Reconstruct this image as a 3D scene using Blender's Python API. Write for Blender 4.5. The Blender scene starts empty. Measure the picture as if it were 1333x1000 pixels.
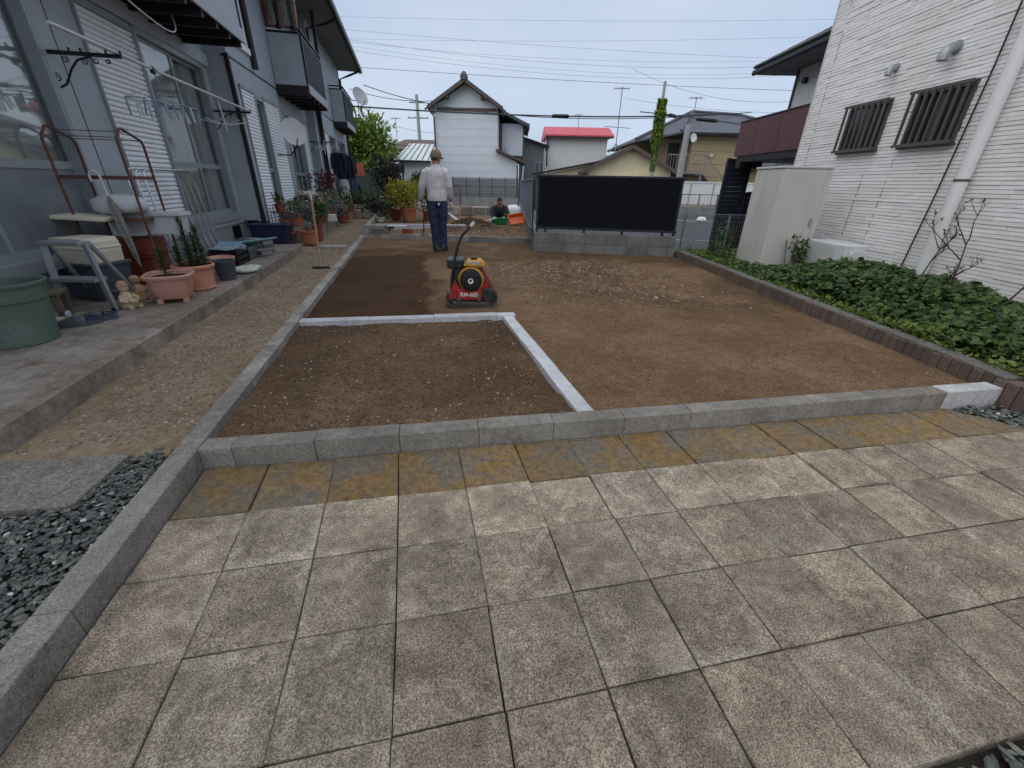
import bpy, bmesh, math, random
import numpy as np
from mathutils import Vector, Matrix, Euler
R = math.radians
PI = math.pi
rng = random.Random(7)
SC = bpy.context.scene
COL = SC.collection

# ------------------------------------------------------------------ camera
cam_d = bpy.data.cameras.new('camera')
cam = bpy.data.objects.new('camera', cam_d)
COL.objects.link(cam)
SC.camera = cam
cam_d.sensor_width = 36.0
cam_d.lens = 36.0 * 535.0 / 1333.0
cam_d.clip_start = 0.05
cam_d.clip_end = 2000
_p, _r = R(26.1), R(-1.2)
_f = Vector((0, math.cos(_p), -math.sin(_p)))
_u = Vector((0, math.sin(_p), math.cos(_p)))
_x = Vector((1, 0, 0))
_rx = math.cos(_r) * _x - math.sin(_r) * _u
_ru = math.cos(_r) * _u + math.sin(_r) * _x
cam.matrix_world = Matrix(((_rx.x, _ru.x, -_f.x, 0), (_rx.y, _ru.y, -_f.y, 0), (_rx.z, _ru.z, -_f.z, 1.25), (0, 0, 0, 1)))

# ------------------------------------------------------------------ world, sun, exposure
SUN_EL, SUN_AZ = R(54), R(234)       # high, behind the camera and to its left
world = bpy.data.worlds.new('World')
SC.world = world
world.use_nodes = True
wn, wl = world.node_tree.nodes, world.node_tree.links
wn.clear()
w_out = wn.new('ShaderNodeOutputWorld')
w_bg = wn.new('ShaderNodeBackground')
w_bg.inputs['Strength'].default_value = 0.1
w_sky = wn.new('ShaderNodeTexSky')
w_sky.sky_type = 'NISHITA'
w_sky.sun_disc = False
w_sky.sun_elevation = SUN_EL
w_sky.sun_rotation = SUN_AZ
w_tc = wn.new('ShaderNodeTexCoord')
w_map = wn.new('ShaderNodeMapping')
w_map.inputs['Scale'].default_value = (1.0, 1.0, 3.2)
w_n1 = wn.new('ShaderNodeTexNoise')
w_n1.inputs['Scale'].default_value = 2.1
w_n1.inputs['Detail'].default_value = 5
w_n1.inputs['Roughness'].default_value = 0.5
w_ramp = wn.new('ShaderNodeValToRGB')
w_ramp.color_ramp.elements[0].position = 0.33
w_ramp.color_ramp.elements[0].color = (3.56, 4.27, 5.52, 1)
w_ramp.color_ramp.elements[1].position = 0.68
w_ramp.color_ramp.elements[1].color = (4.6, 5.2, 6.1, 1)
w_mix = wn.new('ShaderNodeMixRGB')
w_mix.inputs['Fac'].default_value = 0.88
wl.new(w_tc.outputs['Generated'], w_map.inputs['Vector'])
wl.new(w_map.outputs['Vector'], w_n1.inputs['Vector'])
wl.new(w_n1.outputs['Fac'], w_ramp.inputs['Fac'])
wl.new(w_sky.outputs['Color'], w_mix.inputs['Color1'])
wl.new(w_ramp.outputs['Color'], w_mix.inputs['Color2'])
wl.new(w_mix.outputs['Color'], w_bg.inputs['Color'])
wl.new(w_bg.outputs['Background'], w_out.inputs['Surface'])

sun_d = bpy.data.lights.new('sun', 'SUN')
sun_d.energy = 1.5
sun_d.angle = R(110)
sun_d.color = (1.0, 0.95, 0.87)
sun = bpy.data.objects.new('sun', sun_d)
COL.objects.link(sun)
_sd = Vector((math.sin(SUN_AZ) * math.cos(SUN_EL), math.cos(SUN_AZ) * math.cos(SUN_EL), math.sin(SUN_EL)))
sun.rotation_euler = _sd.to_track_quat('Z', 'Y').to_euler()
SC.view_settings.view_transform = 'Standard'
SC.view_settings.look = 'None'
SC.view_settings.gamma = 1.0
SC.view_settings.use_curve_mapping = False
SC.view_settings.exposure = 0.54

# ------------------------------------------------------------------ frames
AZ = R(13.3)
OX, OY = -1.47, 1.58
UDx, UDy = -math.sin(AZ), math.cos(AZ)
VDx, VDy = math.cos(AZ), math.sin(AZ)
def L(u, v, z=0.0):
    """point in the apartment's own frame: u along the kerb, v towards the yard"""
    return Vector((OX + u * UDx + v * VDx, OY + u * UDy + v * VDy, z))

# ------------------------------------------------------------------ materials
def srgb(r, g, b):
    def c(x):
        x /= 255.0
        return x / 12.92 if x <= 0.04045 else ((x + 0.055) / 1.055) ** 2.4
    return (c(r), c(g), c(b), 1)

class NT:
    def __init__(s, name):
        s.m = bpy.data.materials.new(name)
        s.m.use_nodes = True
        s.n = s.m.node_tree.nodes
        s.l = s.m.node_tree.links
        s.b = s.n['Principled BSDF']
    def new(s, t, **kw):
        nd = s.n.new(t)
        for k, v in kw.items():
            if k in nd.inputs: nd.inputs[k].default_value = v
            else: setattr(nd, k, v)
        return nd
    def link(s, a, b): s.l.new(a, b)
    def noise(s, vec, scale, detail=4, rough=0.55, dist=0.0):
        nd = s.new('ShaderNodeTexNoise')
        nd.inputs['Scale'].default_value = scale
        nd.inputs['Detail'].default_value = detail
        nd.inputs['Roughness'].default_value = rough
        nd.inputs['Distortion'].default_value = dist
        if vec is not None: s.link(vec, nd.inputs['Vector'])
        return nd.outputs['Fac']
    def ramp(s, fac, stops):
        nd = s.new('ShaderNodeValToRGB')
        el = nd.color_ramp.elements
        while len(el) < len(stops): el.new(0.5)
        for e, (p, c) in zip(el, stops):
            e.position = p
            e.color = c if len(c) == 4 else (*c, 1)
        s.link(fac, nd.inputs['Fac'])
        return nd.outputs['Color']
    def mix(s, fac, a, b, mode='MIX'):
        nd = s.new('ShaderNodeMixRGB', blend_type=mode)
        for i, v in ((0, fac), (1, a), (2, b)):
            if isinstance(v, (int, float)): nd.inputs[i].default_value = v
            elif isinstance(v, tuple): nd.inputs[i].default_value = v if len(v) == 4 else (*v, 1)
            else: s.link(v, nd.inputs[i])
        return nd.outputs['Color']
    def math(s, op, a, b=None, clamp=False):
        nd = s.new('ShaderNodeMath', operation=op)
        nd.use_clamp = clamp
        for i, v in ((0, a), (1, b)):
            if v is None: continue
            if isinstance(v, (int, float)): nd.inputs[i].default_value = v
            else: s.link(v, nd.inputs[i])
        return nd.outputs[0]
    def bump(s, h, strength, dist=0.01, prev=None):
        nd = s.new('ShaderNodeBump')
        nd.inputs['Strength'].default_value = strength
        nd.inputs['Distance'].default_value = dist
        s.link(h, nd.inputs['Height'])
        if prev is not None: s.link(prev, nd.inputs['Normal'])
        s.link(nd.outputs['Normal'], s.b.inputs['Normal'])
        return nd.outputs['Normal']
    def obj(s): return s.new('ShaderNodeTexCoord').outputs['Object']
    def pos(s): return s.new('ShaderNodeNewGeometry').outputs['Position']
    def rnd(s): return s.new('ShaderNodeObjectInfo').outputs['Random']
    def ocol(s): return s.new('ShaderNodeObjectInfo').outputs['Color']

MATS = {}
def M(name, col, rough=0.7, var=0.14, scale=6.0, bump=0.0, bscale=80.0, metal=0.0, rnd=0.0, dirt=0.0, dirtcol=(0.09, 0.065, 0.045, 1), spec=0.4, ocol=False, world=False, stretch=None):
    if name in MATS: return MATS[name]
    t = NT(name)
    vec = t.pos() if world else t.obj()
    if stretch:
        mp = t.new('ShaderNodeMapping')
        mp.inputs['Scale'].default_value = stretch
        t.link(vec, mp.inputs['Vector'])
        vec = mp.outputs['Vector']
    n = t.noise(vec, scale, 6, 0.6)
    c = col if len(col) == 4 else (*col, 1)
    lo = tuple(max(0, x * (1 - var)) for x in c[:3]); hi = tuple(min(1, x * (1 + var)) for x in c[:3])
    o = t.ramp(n, [(0.3, lo), (0.7, hi)])
    if ocol: o = t.mix(1.0, o, t.ocol(), 'MULTIPLY')
    if rnd:
        f = t.math('MULTIPLY', t.rnd(), 2 * rnd)
        nd = t.new('ShaderNodeMath', operation='ADD'); nd.inputs[1].default_value = 1 - rnd
        t.link(f, nd.inputs[0])
        hs = t.new('ShaderNodeHueSaturation')
        t.link(nd.outputs[0], hs.inputs['Value']); t.link(o, hs.inputs['Color'])
        o = hs.outputs['Color']
    if dirt:
        d = t.noise(vec, scale * 0.6, 8, 0.7)
        dm = t.ramp(d, [(0.5, (0, 0, 0)), (0.72, (1, 1, 1))])
        o = t.mix(t.math('MULTIPLY', dm, dirt), o, dirtcol)
    t.link(o, t.b.inputs['Base Color'])
    t.b.inputs['Roughness'].default_value = rough
    t.b.inputs['Metallic'].default_value = metal
    t.b.inputs['Specular IOR Level'].default_value = spec
    if bump:
        t.bump(t.noise(vec, bscale, 5, 0.65), bump, 0.01)
    MATS[name] = t.m
    return t.m

def mat_slab():
    t = NT('paving_slab')
    p = t.pos()
    off = t.new('ShaderNodeVectorMath', operation='SCALE')
    cmb = t.new('ShaderNodeCombineXYZ')
    r = t.rnd()
    for i in range(3): t.link(r, cmb.inputs[i])
    t.link(cmb.outputs[0], off.inputs[0]); off.inputs['Scale'].default_value = 37.0
    ad = t.new('ShaderNodeVectorMath', operation='ADD')
    t.link(p, ad.inputs[0]); t.link(off.outputs[0], ad.inputs[1])
    q = ad.outputs[0]
    big = t.noise(q, 5.0, 6, 0.65, 0.6)
    med = t.noise(q, 26.0, 5, 0.65)
    grain = t.noise(p, 190.0, 4, 0.85)
    fine = t.noise(p, 420.0, 2, 0.7)
    f = t.math('ADD', t.math('MULTIPLY', big, 0.62), t.math('MULTIPLY', med, 0.38))
    c = t.ramp(f, [(0.34, (0.128, 0.104, 0.081)), (0.5, (0.232, 0.194, 0.154)), (0.66, (0.40, 0.343, 0.272))])
    at = t.new('ShaderNodeAttribute'); at.attribute_name = 'rim'
    wear = t.ramp(t.noise(q, 7.0, 5, 0.65), [(0.48, (0, 0, 0)), (0.66, (1, 1, 1))])
    rimw = t.math('MULTIPLY', t.math('POWER', at.outputs['Fac'], 1.6), wear)
    c = t.mix(t.math('MULTIPLY', rimw, 0.6), c, (0.44, 0.40, 0.335, 1))
    grime = t.ramp(t.noise(p, 3.3, 5, 0.6), [(0.52, (0, 0, 0)), (0.68, (1, 1, 1))])
    c = t.mix(t.math('MULTIPLY', t.math('POWER', at.outputs['Fac'], 2.5), t.math('MULTIPLY', grime, 0.55)), c, (0.075, 0.062, 0.05, 1))
    g = t.ramp(grain, [(0.41, (0.32, 0.31, 0.30)), (0.5, (1, 1, 1)), (0.585, (1.85, 1.82, 1.72))])
    c = t.mix(0.85, c, g, 'MULTIPLY')
    c = t.mix(0.6, c, t.ramp(fine, [(0.38, (0.45, 0.45, 0.45)), (0.62, (1.6, 1.57, 1.5))]), 'MULTIPLY')
    # scuffs: thin pale scratches in bands
    mp = t.new('ShaderNodeMapping'); mp.inputs['Rotation'].default_value = (0, 0, R(35)); mp.inputs['Scale'].default_value = (9, 70, 9)
    t.link(q, mp.inputs['Vector'])
    sc = t.ramp(t.noise(mp.outputs['Vector'], 1.0, 3, 0.6), [(0.62, (0, 0, 0)), (0.72, (1, 1, 1))])
    c = t.mix(t.math('MULTIPLY', sc, 0.28), c, (0.36, 0.33, 0.29, 1))
    c = t.mix(1.0, c, t.ocol(), 'MULTIPLY')
    t.link(c, t.b.inputs['Base Color'])
    t.b.inputs['Roughness'].default_value = 0.9
    t.b.inputs['Specular IOR Level'].default_value = 0.25
    h = t.math('ADD', t.math('MULTIPLY', grain, 0.7), t.math('MULTIPLY', fine, 0.4))
    t.bump(h, 0.75, 0.004)
    return t.m

def mat_mossy():
    t = NT('lichen_stained_slab')
    p = t.pos()
    big = t.noise(p, 4.2, 6, 0.62, 0.8)
    med = t.noise(p, 30.0, 5, 0.7)
    grain = t.noise(p, 140.0, 3, 0.75)
    c = t.ramp(med, [(0.3, (0.115, 0.098, 0.076)), (0.7, (0.235, 0.205, 0.165))])
    mask = t.ramp(t.math('ADD', t.math('MULTIPLY', big, 0.75), t.math('MULTIPLY', med, 0.3)), [(0.43, (0, 0, 0)), (0.62, (1, 1, 1))])
    yel = t.ramp(med, [(0.35, (0.165, 0.094, 0.020)), (0.65, (0.33, 0.185, 0.036))])
    c = t.mix(t.math('MULTIPLY', mask, 0.8), c, yel)
    wh = t.ramp(t.noise(p, 75.0, 3, 0.8), [(0.63, (0, 0, 0)), (0.7, (1, 1, 1))])
    c = t.mix(t.math('MULTIPLY', wh, 0.35), c, (0.42, 0.41, 0.38, 1))
    c = t.mix(0.8, c, t.ramp(grain, [(0.32, (0.4, 0.4, 0.4)), (0.66, (1.5, 1.5, 1.5))]), 'MULTIPLY')
    c = t.mix(1.0, c, t.ocol(), 'MULTIPLY')
    t.link(c, t.b.inputs['Base Color'])
    t.b.inputs['Roughness'].default_value = 0.92
    t.bump(t.math('ADD', grain, t.math('MULTIPLY', med, 0.8)), 0.8, 0.005)
    return t.m

def mat_concrete(name, lo, hi, grain_amt=0.7, dirt=0.0, dirtcol=(0.10, 0.075, 0.05), bump=0.5, gscale=240, patch=3.0):
    t = NT(name)
    p = t.pos()
    big = t.noise(p, patch, 6, 0.62)
    med = t.noise(p, patch * 9, 5, 0.6)
    grain = t.noise(p, gscale, 3, 0.75)
    f = t.math('ADD', t.math('MULTIPLY', big, 0.6), t.math('MULTIPLY', med, 0.4))
    c = t.ramp(f, [(0.36, lo), (0.64, hi)])
    c = t.mix(grain_amt, c, t.ramp(grain, [(0.33, (0.5, 0.5, 0.5)), (0.66, (1.5, 1.5, 1.5))]), 'MULTIPLY')
    if dirt:
        d = t.ramp(t.noise(p, patch * 2.3, 8, 0.7), [(0.5, (0, 0, 0)), (0.66, (1, 1, 1))])
        c = t.mix(t.math('MULTIPLY', d, dirt), c, dirtcol)
    hs = t.new('ShaderNodeHueSaturation')
    v = t.new('ShaderNodeMath', operation='MULTIPLY_ADD')
    t.link(t.rnd(), v.inputs[0]); v.inputs[1].default_value = 0.2; v.inputs[2].default_value = 0.9
    t.link(v.outputs[0], hs.inputs['Value']); t.link(c, hs.inputs['Color'])
    t.link(hs.outputs['Color'], t.b.inputs['Base Color'])
    t.b.inputs['Roughness'].default_value = 0.9
    t.b.inputs['Specular IOR Level'].default_value = 0.25
    t.bump(t.math('ADD', grain, t.math('MULTIPLY', med, 0.6)), bump, 0.005)
    return t.m

def mat_soil():
    t = NT('soil')
    p = t.pos()
    at = t.new('ShaderNodeAttribute'); at.attribute_name = 'kindmask'
    sep = t.new('ShaderNodeSeparateColor'); t.link(at.outputs['Color'], sep.inputs[0])
    dark, rough = sep.outputs[0], sep.outputs[1]
    big = t.noise(p, 1.6, 7, 0.65, 0.5)
    med = t.noise(p, 14.0, 7, 0.7)
    grain = t.noise(p, 130.0, 4, 0.75)
    f = t.math('ADD', t.math('MULTIPLY', big, 0.55), t.math('MULTIPLY', med, 0.45))
    tan = t.ramp(f, [(0.3, (0.098, 0.060, 0.034)), (0.5, (0.172, 0.109, 0.064)), (0.7, (0.268, 0.182, 0.114))])
    drk = t.ramp(f, [(0.3, (0.042, 0.022, 0.0105)), (0.7, (0.080, 0.045, 0.0235))])
    c = t.mix(dark, tan, drk)
    c = t.mix(0.9, c, t.ramp(grain, [(0.38, (0.42, 0.41, 0.39)), (0.51, (1, 1, 1)), (0.62, (1.8, 1.75, 1.65))]), 'MULTIPLY')
    peb = t.ramp(t.noise(p, 62.0, 2, 0.5), [(0.685, (0, 0, 0)), (0.73, (1, 1, 1))])
    c = t.mix(t.math('MULTIPLY', peb, t.math('MULTIPLY', rough, 0.55)), c, (0.30, 0.25, 0.19, 1))
    t.link(c, t.b.inputs['Base Color'])
    t.b.inputs['Roughness'].default_value = 0.96
    t.b.inputs['Specular IOR Level'].default_value = 0.15
    t.bump(t.math('ADD', t.math('MULTIPLY', grain, 0.5), t.math('MULTIPLY', med, 1.0)), 0.8, 0.012)
    return t.m

def mat_path():
    t = NT('gravel_path')
    p = t.pos()
    big = t.noise(p, 2.0, 7, 0.65, 0.5)
    med = t.noise(p, 18.0, 7, 0.7)
    grain = t.noise(p, 150.0, 4, 0.75)
    f = t.math('ADD', t.math('MULTIPLY', big, 0.5), t.math('MULTIPLY', med, 0.5))
    c = t.ramp(f, [(0.28, (0.14, 0.098, 0.058)), (0.5, (0.295, 0.220, 0.145)), (0.72, (0.47, 0.388, 0.288))])
    c = t.mix(0.8, c, t.ramp(grain, [(0.32, (0.5, 0.49, 0.47)), (0.52, (1, 1, 1)), (0.68, (1.6, 1.55, 1.5))]), 'MULTIPLY')
    t.link(c, t.b.inputs['Base Color'])
    t.b.inputs['Roughness'].default_value = 0.95
    t.b.inputs['Specular IOR Level'].default_value = 0.15
    t.bump(t.math('ADD', t.math('MULTIPLY', grain, 0.6), med), 0.8, 0.012)
    return t.m

def mat_stones(name, stops):
    """loose stones: colour differs stone by stone (random per island)"""
    t = NT(name)
    g = t.new('ShaderNodeNewGeometry')
    c = t.ramp(g.outputs['Random Per Island'], stops)
    c = t.mix(0.5, c, t.ramp(t.noise(g.outputs['Position'], 120, 4, 0.7), [(0.35, (0.6, 0.6, 0.6)), (0.66, (1.4, 1.4, 1.4))]), 'MULTIPLY')
    t.link(c, t.b.inputs['Base Color'])
    t.b.inputs['Roughness'].default_value = 0.75
    t.bump(t.noise(g.outputs['Position'], 260, 3, 0.6), 0.3, 0.003)
    return t.m

def mat_leaf(name, a, b, c3, rough=0.5, trans=0.25):
    t = NT(name)
    g = t.new('ShaderNodeNewGeometry')
    c = t.ramp(g.outputs['Random Per Island'], [(0.0, a), (0.55, b), (1.0, c3)])
    t.link(c, t.b.inputs['Base Color'])
    t.b.inputs['Roughness'].default_value = rough
    t.b.inputs['Specular IOR Level'].default_value = 0.35
    tr = t.new('ShaderNodeBsdfTranslucent'); t.link(c, tr.inputs['Color'])
    mx = t.new('ShaderNodeMixShader'); mx.inputs[0].default_value = trans
    t.link(t.b.outputs[0], mx.inputs[1]); t.link(tr.outputs[0], mx.inputs[2])
    t.link(mx.outputs[0], t.n['Material Output'].inputs['Surface'])
    return t.m

def mat_glass(name, tint=(0.88, 0.9, 0.9), refl=0.05):
    t = NT(name)
    tr = t.new('ShaderNodeBsdfTransparent'); tr.inputs['Color'].default_value = (*tint, 1)
    gl = t.new('ShaderNodeBsdfGlossy'); gl.inputs['Roughness'].default_value = 0.03
    lw = t.new('ShaderNodeLayerWeight'); lw.inputs['Blend'].default_value = 0.35
    fac = t.math('ADD', t.math('MULTIPLY', lw.outputs['Fresnel'], 0.45), refl, True)
    mx = t.new('ShaderNodeMixShader')
    t.link(fac, mx.inputs[0]); t.link(tr.outputs[0], mx.inputs[1]); t.link(gl.outputs[0], mx.inputs[2])
    t.link(mx.outputs[0], t.n['Material Output'].inputs['Surface'])
    return t.m

def mat_siding():
    t = NT('white_stone_strip_siding')
    p = t.pos()
    g = t.new('ShaderNodeNewGeometry')
    c = t.ramp(g.outputs['Random Per Island'], [(0, (0.76, 0.745, 0.73)), (0.5, (0.82, 0.808, 0.795)), (1, (0.86, 0.85, 0.84))])
    mp = t.new('ShaderNodeMapping'); mp.inputs['Scale'].default_value = (60, 14, 160)
    t.link(p, mp.inputs['Vector'])
    n = t.noise(mp.outputs['Vector'], 1.0, 5, 0.7)
    c = t.mix(0.22, c, t.ramp(n, [(0.28, (0.74, 0.73, 0.72)), (0.6, (1.06, 1.06, 1.06))]), 'MULTIPLY')
    st = t.ramp(t.noise(p, 1.1, 6, 0.6), [(0.38, (0.93, 0.92, 0.9)), (0.55, (1.0, 1.0, 1.0))])
    c = t.mix(1.0, c, st, 'MULTIPLY')
    t.link(c, t.b.inputs['Base Color'])
    t.b.inputs['Roughness'].default_value = 0.8
    t.bump(n, 0.12, 0.003)
    return t.m

def mat_roof_tile(name, lo, hi, sx=22.0, horiz=(1, 0, 0)):
    t = NT(name)
    o = t.obj()
    w = t.new('ShaderNodeTexWave', wave_type='BANDS', bands_direction='X'); w.inputs['Scale'].default_value = 1.1; w.inputs['Distortion'].default_value = 0.0
    w2 = t.new('ShaderNodeTexWave', wave_type='BANDS', bands_direction='Y', wave_profile='SAW'); w2.inputs['Scale'].default_value = 0.9
    t.link(o, w.inputs['Vector']); t.link(o, w2.inputs['Vector'])
    h = t.math('ADD', w.outputs['Fac'], t.math('MULTIPLY', w2.outputs['Fac'], 0.6))
    n = t.noise(o, 3.0, 5, 0.6)
    c = t.ramp(n, [(0.3, lo), (0.7, hi)])
    t.link(c, t.b.inputs['Base Color'])
    t.b.inputs['Roughness'].default_value = 0.55
    t.bump(h, 0.9, 0.05)
    return t.m

m_slab = mat_slab()
m_moss = mat_mossy()
m_kerb = mat_concrete('kerb_concrete', (0.16, 0.148, 0.130), (0.30, 0.280, 0.248), 0.95, 0.2, gscale=150)
m_kerb_old = mat_concrete('weathered_kerb_concrete', (0.20, 0.182, 0.158), (0.46, 0.43, 0.39), 0.5, 0.5)
m_kerb_new = mat_concrete('new_kerb_concrete', (0.44, 0.45, 0.465), (0.64, 0.65, 0.67), 0.3, 0.25, (0.16, 0.12, 0.085), 0.25)
m_kerb_end = mat_concrete('whitened_kerb_end', (0.30, 0.30, 0.305), (0.58, 0.58, 0.59), 0.4, 0.35, (0.2, 0.17, 0.14), 0.3, patch=5.0)
m_porch = mat_concrete('porch_concrete', (0.145, 0.120, 0.096), (0.36, 0.315, 0.265), 0.5, 0.55, (0.12, 0.088, 0.062), 0.45)
m_block = mat_concrete('block_concrete', (0.2, 0.195, 0.185), (0.36, 0.35, 0.335), 0.6, 0.15)
m_block_dk = mat_concrete('fence_block_concrete', (0.13, 0.13, 0.125), (0.24, 0.24, 0.23), 0.6, 0.2, (0.06, 0.055, 0.045))
m_mortar = mat_concrete('mortar', (0.07, 0.066, 0.06), (0.13, 0.125, 0.115), 0.5)
m_joint = mat_concrete('joint_dirt', (0.022, 0.019, 0.015), (0.05, 0.044, 0.036), 0.6)
m_soil = mat_soil()
m_path = mat_path()
m_pebble = mat_stones('dark_blue_grey_pebbles', [(0.0, (0.055, 0.062, 0.058)), (0.55, (0.105, 0.119, 0.110)), (0.88, (0.175, 0.188, 0.172)), (0.96, (0.2, 0.175, 0.135)), (0.978, (0.42, 0.40, 0.37)), (1.0, (0.62, 0.6, 0.56))])
m_gravel = mat_stones('pale_gravel_chips', [(0.0, (0.14, 0.11, 0.08)), (0.6, (0.27, 0.225, 0.17)), (0.92, (0.36, 0.32, 0.26)), (1.0, (0.52, 0.49, 0.44))])
m_clod = mat_stones('soil_clods', [(0.0, (0.075, 0.047, 0.028)), (0.7, (0.13, 0.086, 0.053)), (0.93, (0.19, 0.138, 0.092)), (0.975, (0.33, 0.28, 0.22)), (1.0, (0.5, 0.46, 0.4))])
m_brick = M('brown_edging_brick', srgb(102, 88, 79), 0.9, 0.2, 30, 0.4, 200, rnd=0.2, world=True, dirt=0.3, dirtcol=(0.07, 0.055, 0.042, 1))
m_edgecap = mat_concrete('edging_mortar_cap', (0.10, 0.095, 0.085), (0.2, 0.19, 0.17), 0.6, 0.3)
m_wall = M('blue_grey_cladding', srgb(172, 179, 185), 0.62, 0.05, 3, 0.06, 300, dirt=0.12, dirtcol=(0.12, 0.13, 0.14, 1))
m_wall_pale = M('pale_grey_cladding', srgb(176, 182, 188), 0.6, 0.05, 3, dirt=0.1, dirtcol=(0.2, 0.2, 0.2, 1))
m_found = M('foundation_render', srgb(138, 140, 142), 0.85, 0.12, 5, 0.2, 120, dirt=0.3)
m_alu = M('silver_aluminium', srgb(158, 162, 166), 0.42, 0.06, 10, metal=0.5)
m_alu_w = M('window_aluminium', srgb(150, 155, 160), 0.45, 0.05, 8, metal=0.25, dirt=0.15, dirtcol=(0.15, 0.15, 0.15, 1))
m_shut = M('white_shutter_slat', srgb(244, 245, 246), 0.5, 0.05, 8, dirt=0.12, dirtcol=(0.3, 0.29, 0.28, 1))
m_dark = M('dark_brown_trim', srgb(38, 34, 36), 0.5, 0.15, 12)
m_navy = M('black_navy_aluminium', srgb(38, 42, 54), 0.4, 0.1, 12, metal=0.2)
m_black = M('black_paint', srgb(22, 22, 25), 0.45, 0.1, 12)
m_room = M('dark_interior', srgb(40, 42, 46), 0.9, 0.1, 4)
m_curt = M('pale_curtain', srgb(226, 226, 222), 0.9, 0.08, 4, stretch=(1, 12, 1))
m_soff = M('grey_soffit', srgb(118, 120, 124), 0.7, 0.05, 3)
m_roof_dk = M('dark_metal_roof', srgb(52, 58, 62), 0.5, 0.12, 4)
m_glass = mat_glass('window_glass')
m_glass_fr = M('frosted_glass', srgb(112, 118, 122), 0.3, 0.3, 2.2, 0.25, 60, spec=0.5)
m_glass_dk = M('dark_window_glass', srgb(34, 38, 44), 0.08, 0.2, 1.5, spec=0.8)
m_siding = mat_siding()
m_side_base = M('siding_joint_grey', srgb(196, 194, 192), 0.85, 0.1, 20)
m_white = M('white_paint', srgb(212, 212, 210), 0.55, 0.06, 6, dirt=0.15, dirtcol=(0.32, 0.3, 0.27, 1))
m_pvc = M('white_plastic_pipe', srgb(222, 222, 222), 0.4, 0.04, 5, dirt=0.1, dirtcol=(0.4, 0.39, 0.36, 1))
m_beige = M('pale_beige_steel', srgb(198, 196, 190), 0.5, 0.05, 2.0, dirt=0.3, dirtcol=(0.27, 0.25, 0.21, 1), stretch=(3, 3, .6))
m_maroon = M('maroon_panel', srgb(88, 58, 58), 0.55, 0.08, 3)
m_latt = M('bronze_lattice', srgb(92, 88, 86), 0.5, 0.1, 15, metal=0.3)
m_wood = M('pale_wood', srgb(186, 152, 108), 0.7, 0.2, 4, 0.2, 60, stretch=(14, 14, 1))
m_wood_old = M('weathered_wood', srgb(112, 98, 86), 0.85, 0.25, 5, 0.3, 60, stretch=(2, 14, 8))
m_rust = M('rusty_steel', srgb(102, 66, 54), 0.75, 0.3, 25, 0.3, 150, dirt=0.4, dirtcol=(0.05, 0.03, 0.025, 1))
m_rustbox = M('red_brown_plastic', srgb(122, 58, 42), 0.55, 0.12, 5, dirt=0.2)
m_pink = M('pink_clay', srgb(196, 146, 130), 0.7, 0.1, 8, 0.1, 100, dirt=0.25, dirtcol=(0.2, 0.15, 0.12, 1))
m_terra_pink = M('pinkish_terracotta', srgb(204, 142, 116), 0.75, 0.12, 8, 0.1, 100, dirt=0.25, dirtcol=(0.24, 0.17, 0.13, 1))
m_terra = M('terracotta', srgb(182, 112, 82), 0.75, 0.14, 8, 0.1, 100, dirt=0.3, dirtcol=(0.2, 0.14, 0.1, 1))
m_terra_dk = M('dark_terracotta', srgb(140, 74, 56), 0.75, 0.16, 8, dirt=0.3)
m_gtub = M('green_plastic_tub', srgb(88, 108, 97), 0.5, 0.14, 5, dirt=0.45, dirtcol=(0.27, 0.33, 0.3, 1))
m_cream = M('cream_foam', srgb(216, 208, 186), 0.7, 0.08, 8, dirt=0.2, dirtcol=(0.35, 0.3, 0.22, 1))
m_bin = M('slate_plastic', srgb(74, 80, 90), 0.5, 0.1, 6, dirt=0.25)
m_wplast = M('white_plastic', srgb(206, 208, 210), 0.45, 0.05, 6, 0.0, dirt=0.15, dirtcol=(0.35, 0.33, 0.3, 1))
m_chrome = M('chrome_tube', srgb(190, 192, 195), 0.22, 0.05, 10, metal=0.9)
m_umb = M('grey_umbrella_cloth', srgb(132, 130, 124), 0.7, 0.45, 34)
m_blue_rub = M('grey_blue_rubber', srgb(82, 84, 92), 0.6, 0.1, 10)
m_navy_rub = M('navy_rubber', srgb(40, 52, 92), 0.6, 0.1, 10)
m_teal = M('teal_plastic', srgb(104, 150, 150), 0.4, 0.08, 10)
m_ltblue = M('light_blue_plastic', srgb(122, 150, 166), 0.4, 0.08, 10)
m_bluepl = M('deep_blue_plastic', srgb(26, 32, 62), 0.45, 0.1, 6)
m_paper = M('newsprint', srgb(180, 184, 190), 0.85, 0.25, 40)
m_fig = M('clay_figurine', srgb(176, 136, 112), 0.75, 0.2, 30, dirt=0.3)
m_fig2 = M('painted_figurine', srgb(196, 178, 150), 0.75, 0.25, 40, dirt=0.3)
m_potsoil = M('potting_soil', srgb(46, 36, 30), 0.95, 0.3, 40, 0.5, 80)
m_red = M('red_machine_paint', srgb(166, 42, 44), 0.6, 0.2, 12, dirt=0.7, dirtcol=(0.11, 0.08, 0.06, 1))
m_yel = M('yellow_machine_paint', srgb(196, 142, 46), 0.6, 0.15, 12, dirt=0.6, dirtcol=(0.13, 0.1, 0.07, 1))
m_steel = M('worn_steel_plate', srgb(92, 86, 80), 0.6, 0.2, 14, metal=0.4, dirt=0.6, dirtcol=(0.13, 0.1, 0.075, 1))
m_grimy = M('grimy_dark_metal', srgb(52, 52, 54), 0.6, 0.2, 14, metal=0.3, dirt=0.4, dirtcol=(0.13, 0.1, 0.075, 1))
m_asph = M('asphalt', (0.066, 0.068, 0.072), 0.95, 0.2, 3, 0.4, 150, world=True)
m_line = M('road_paint', srgb(190, 190, 186), 0.8, 0.2, 12, world=True)
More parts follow.
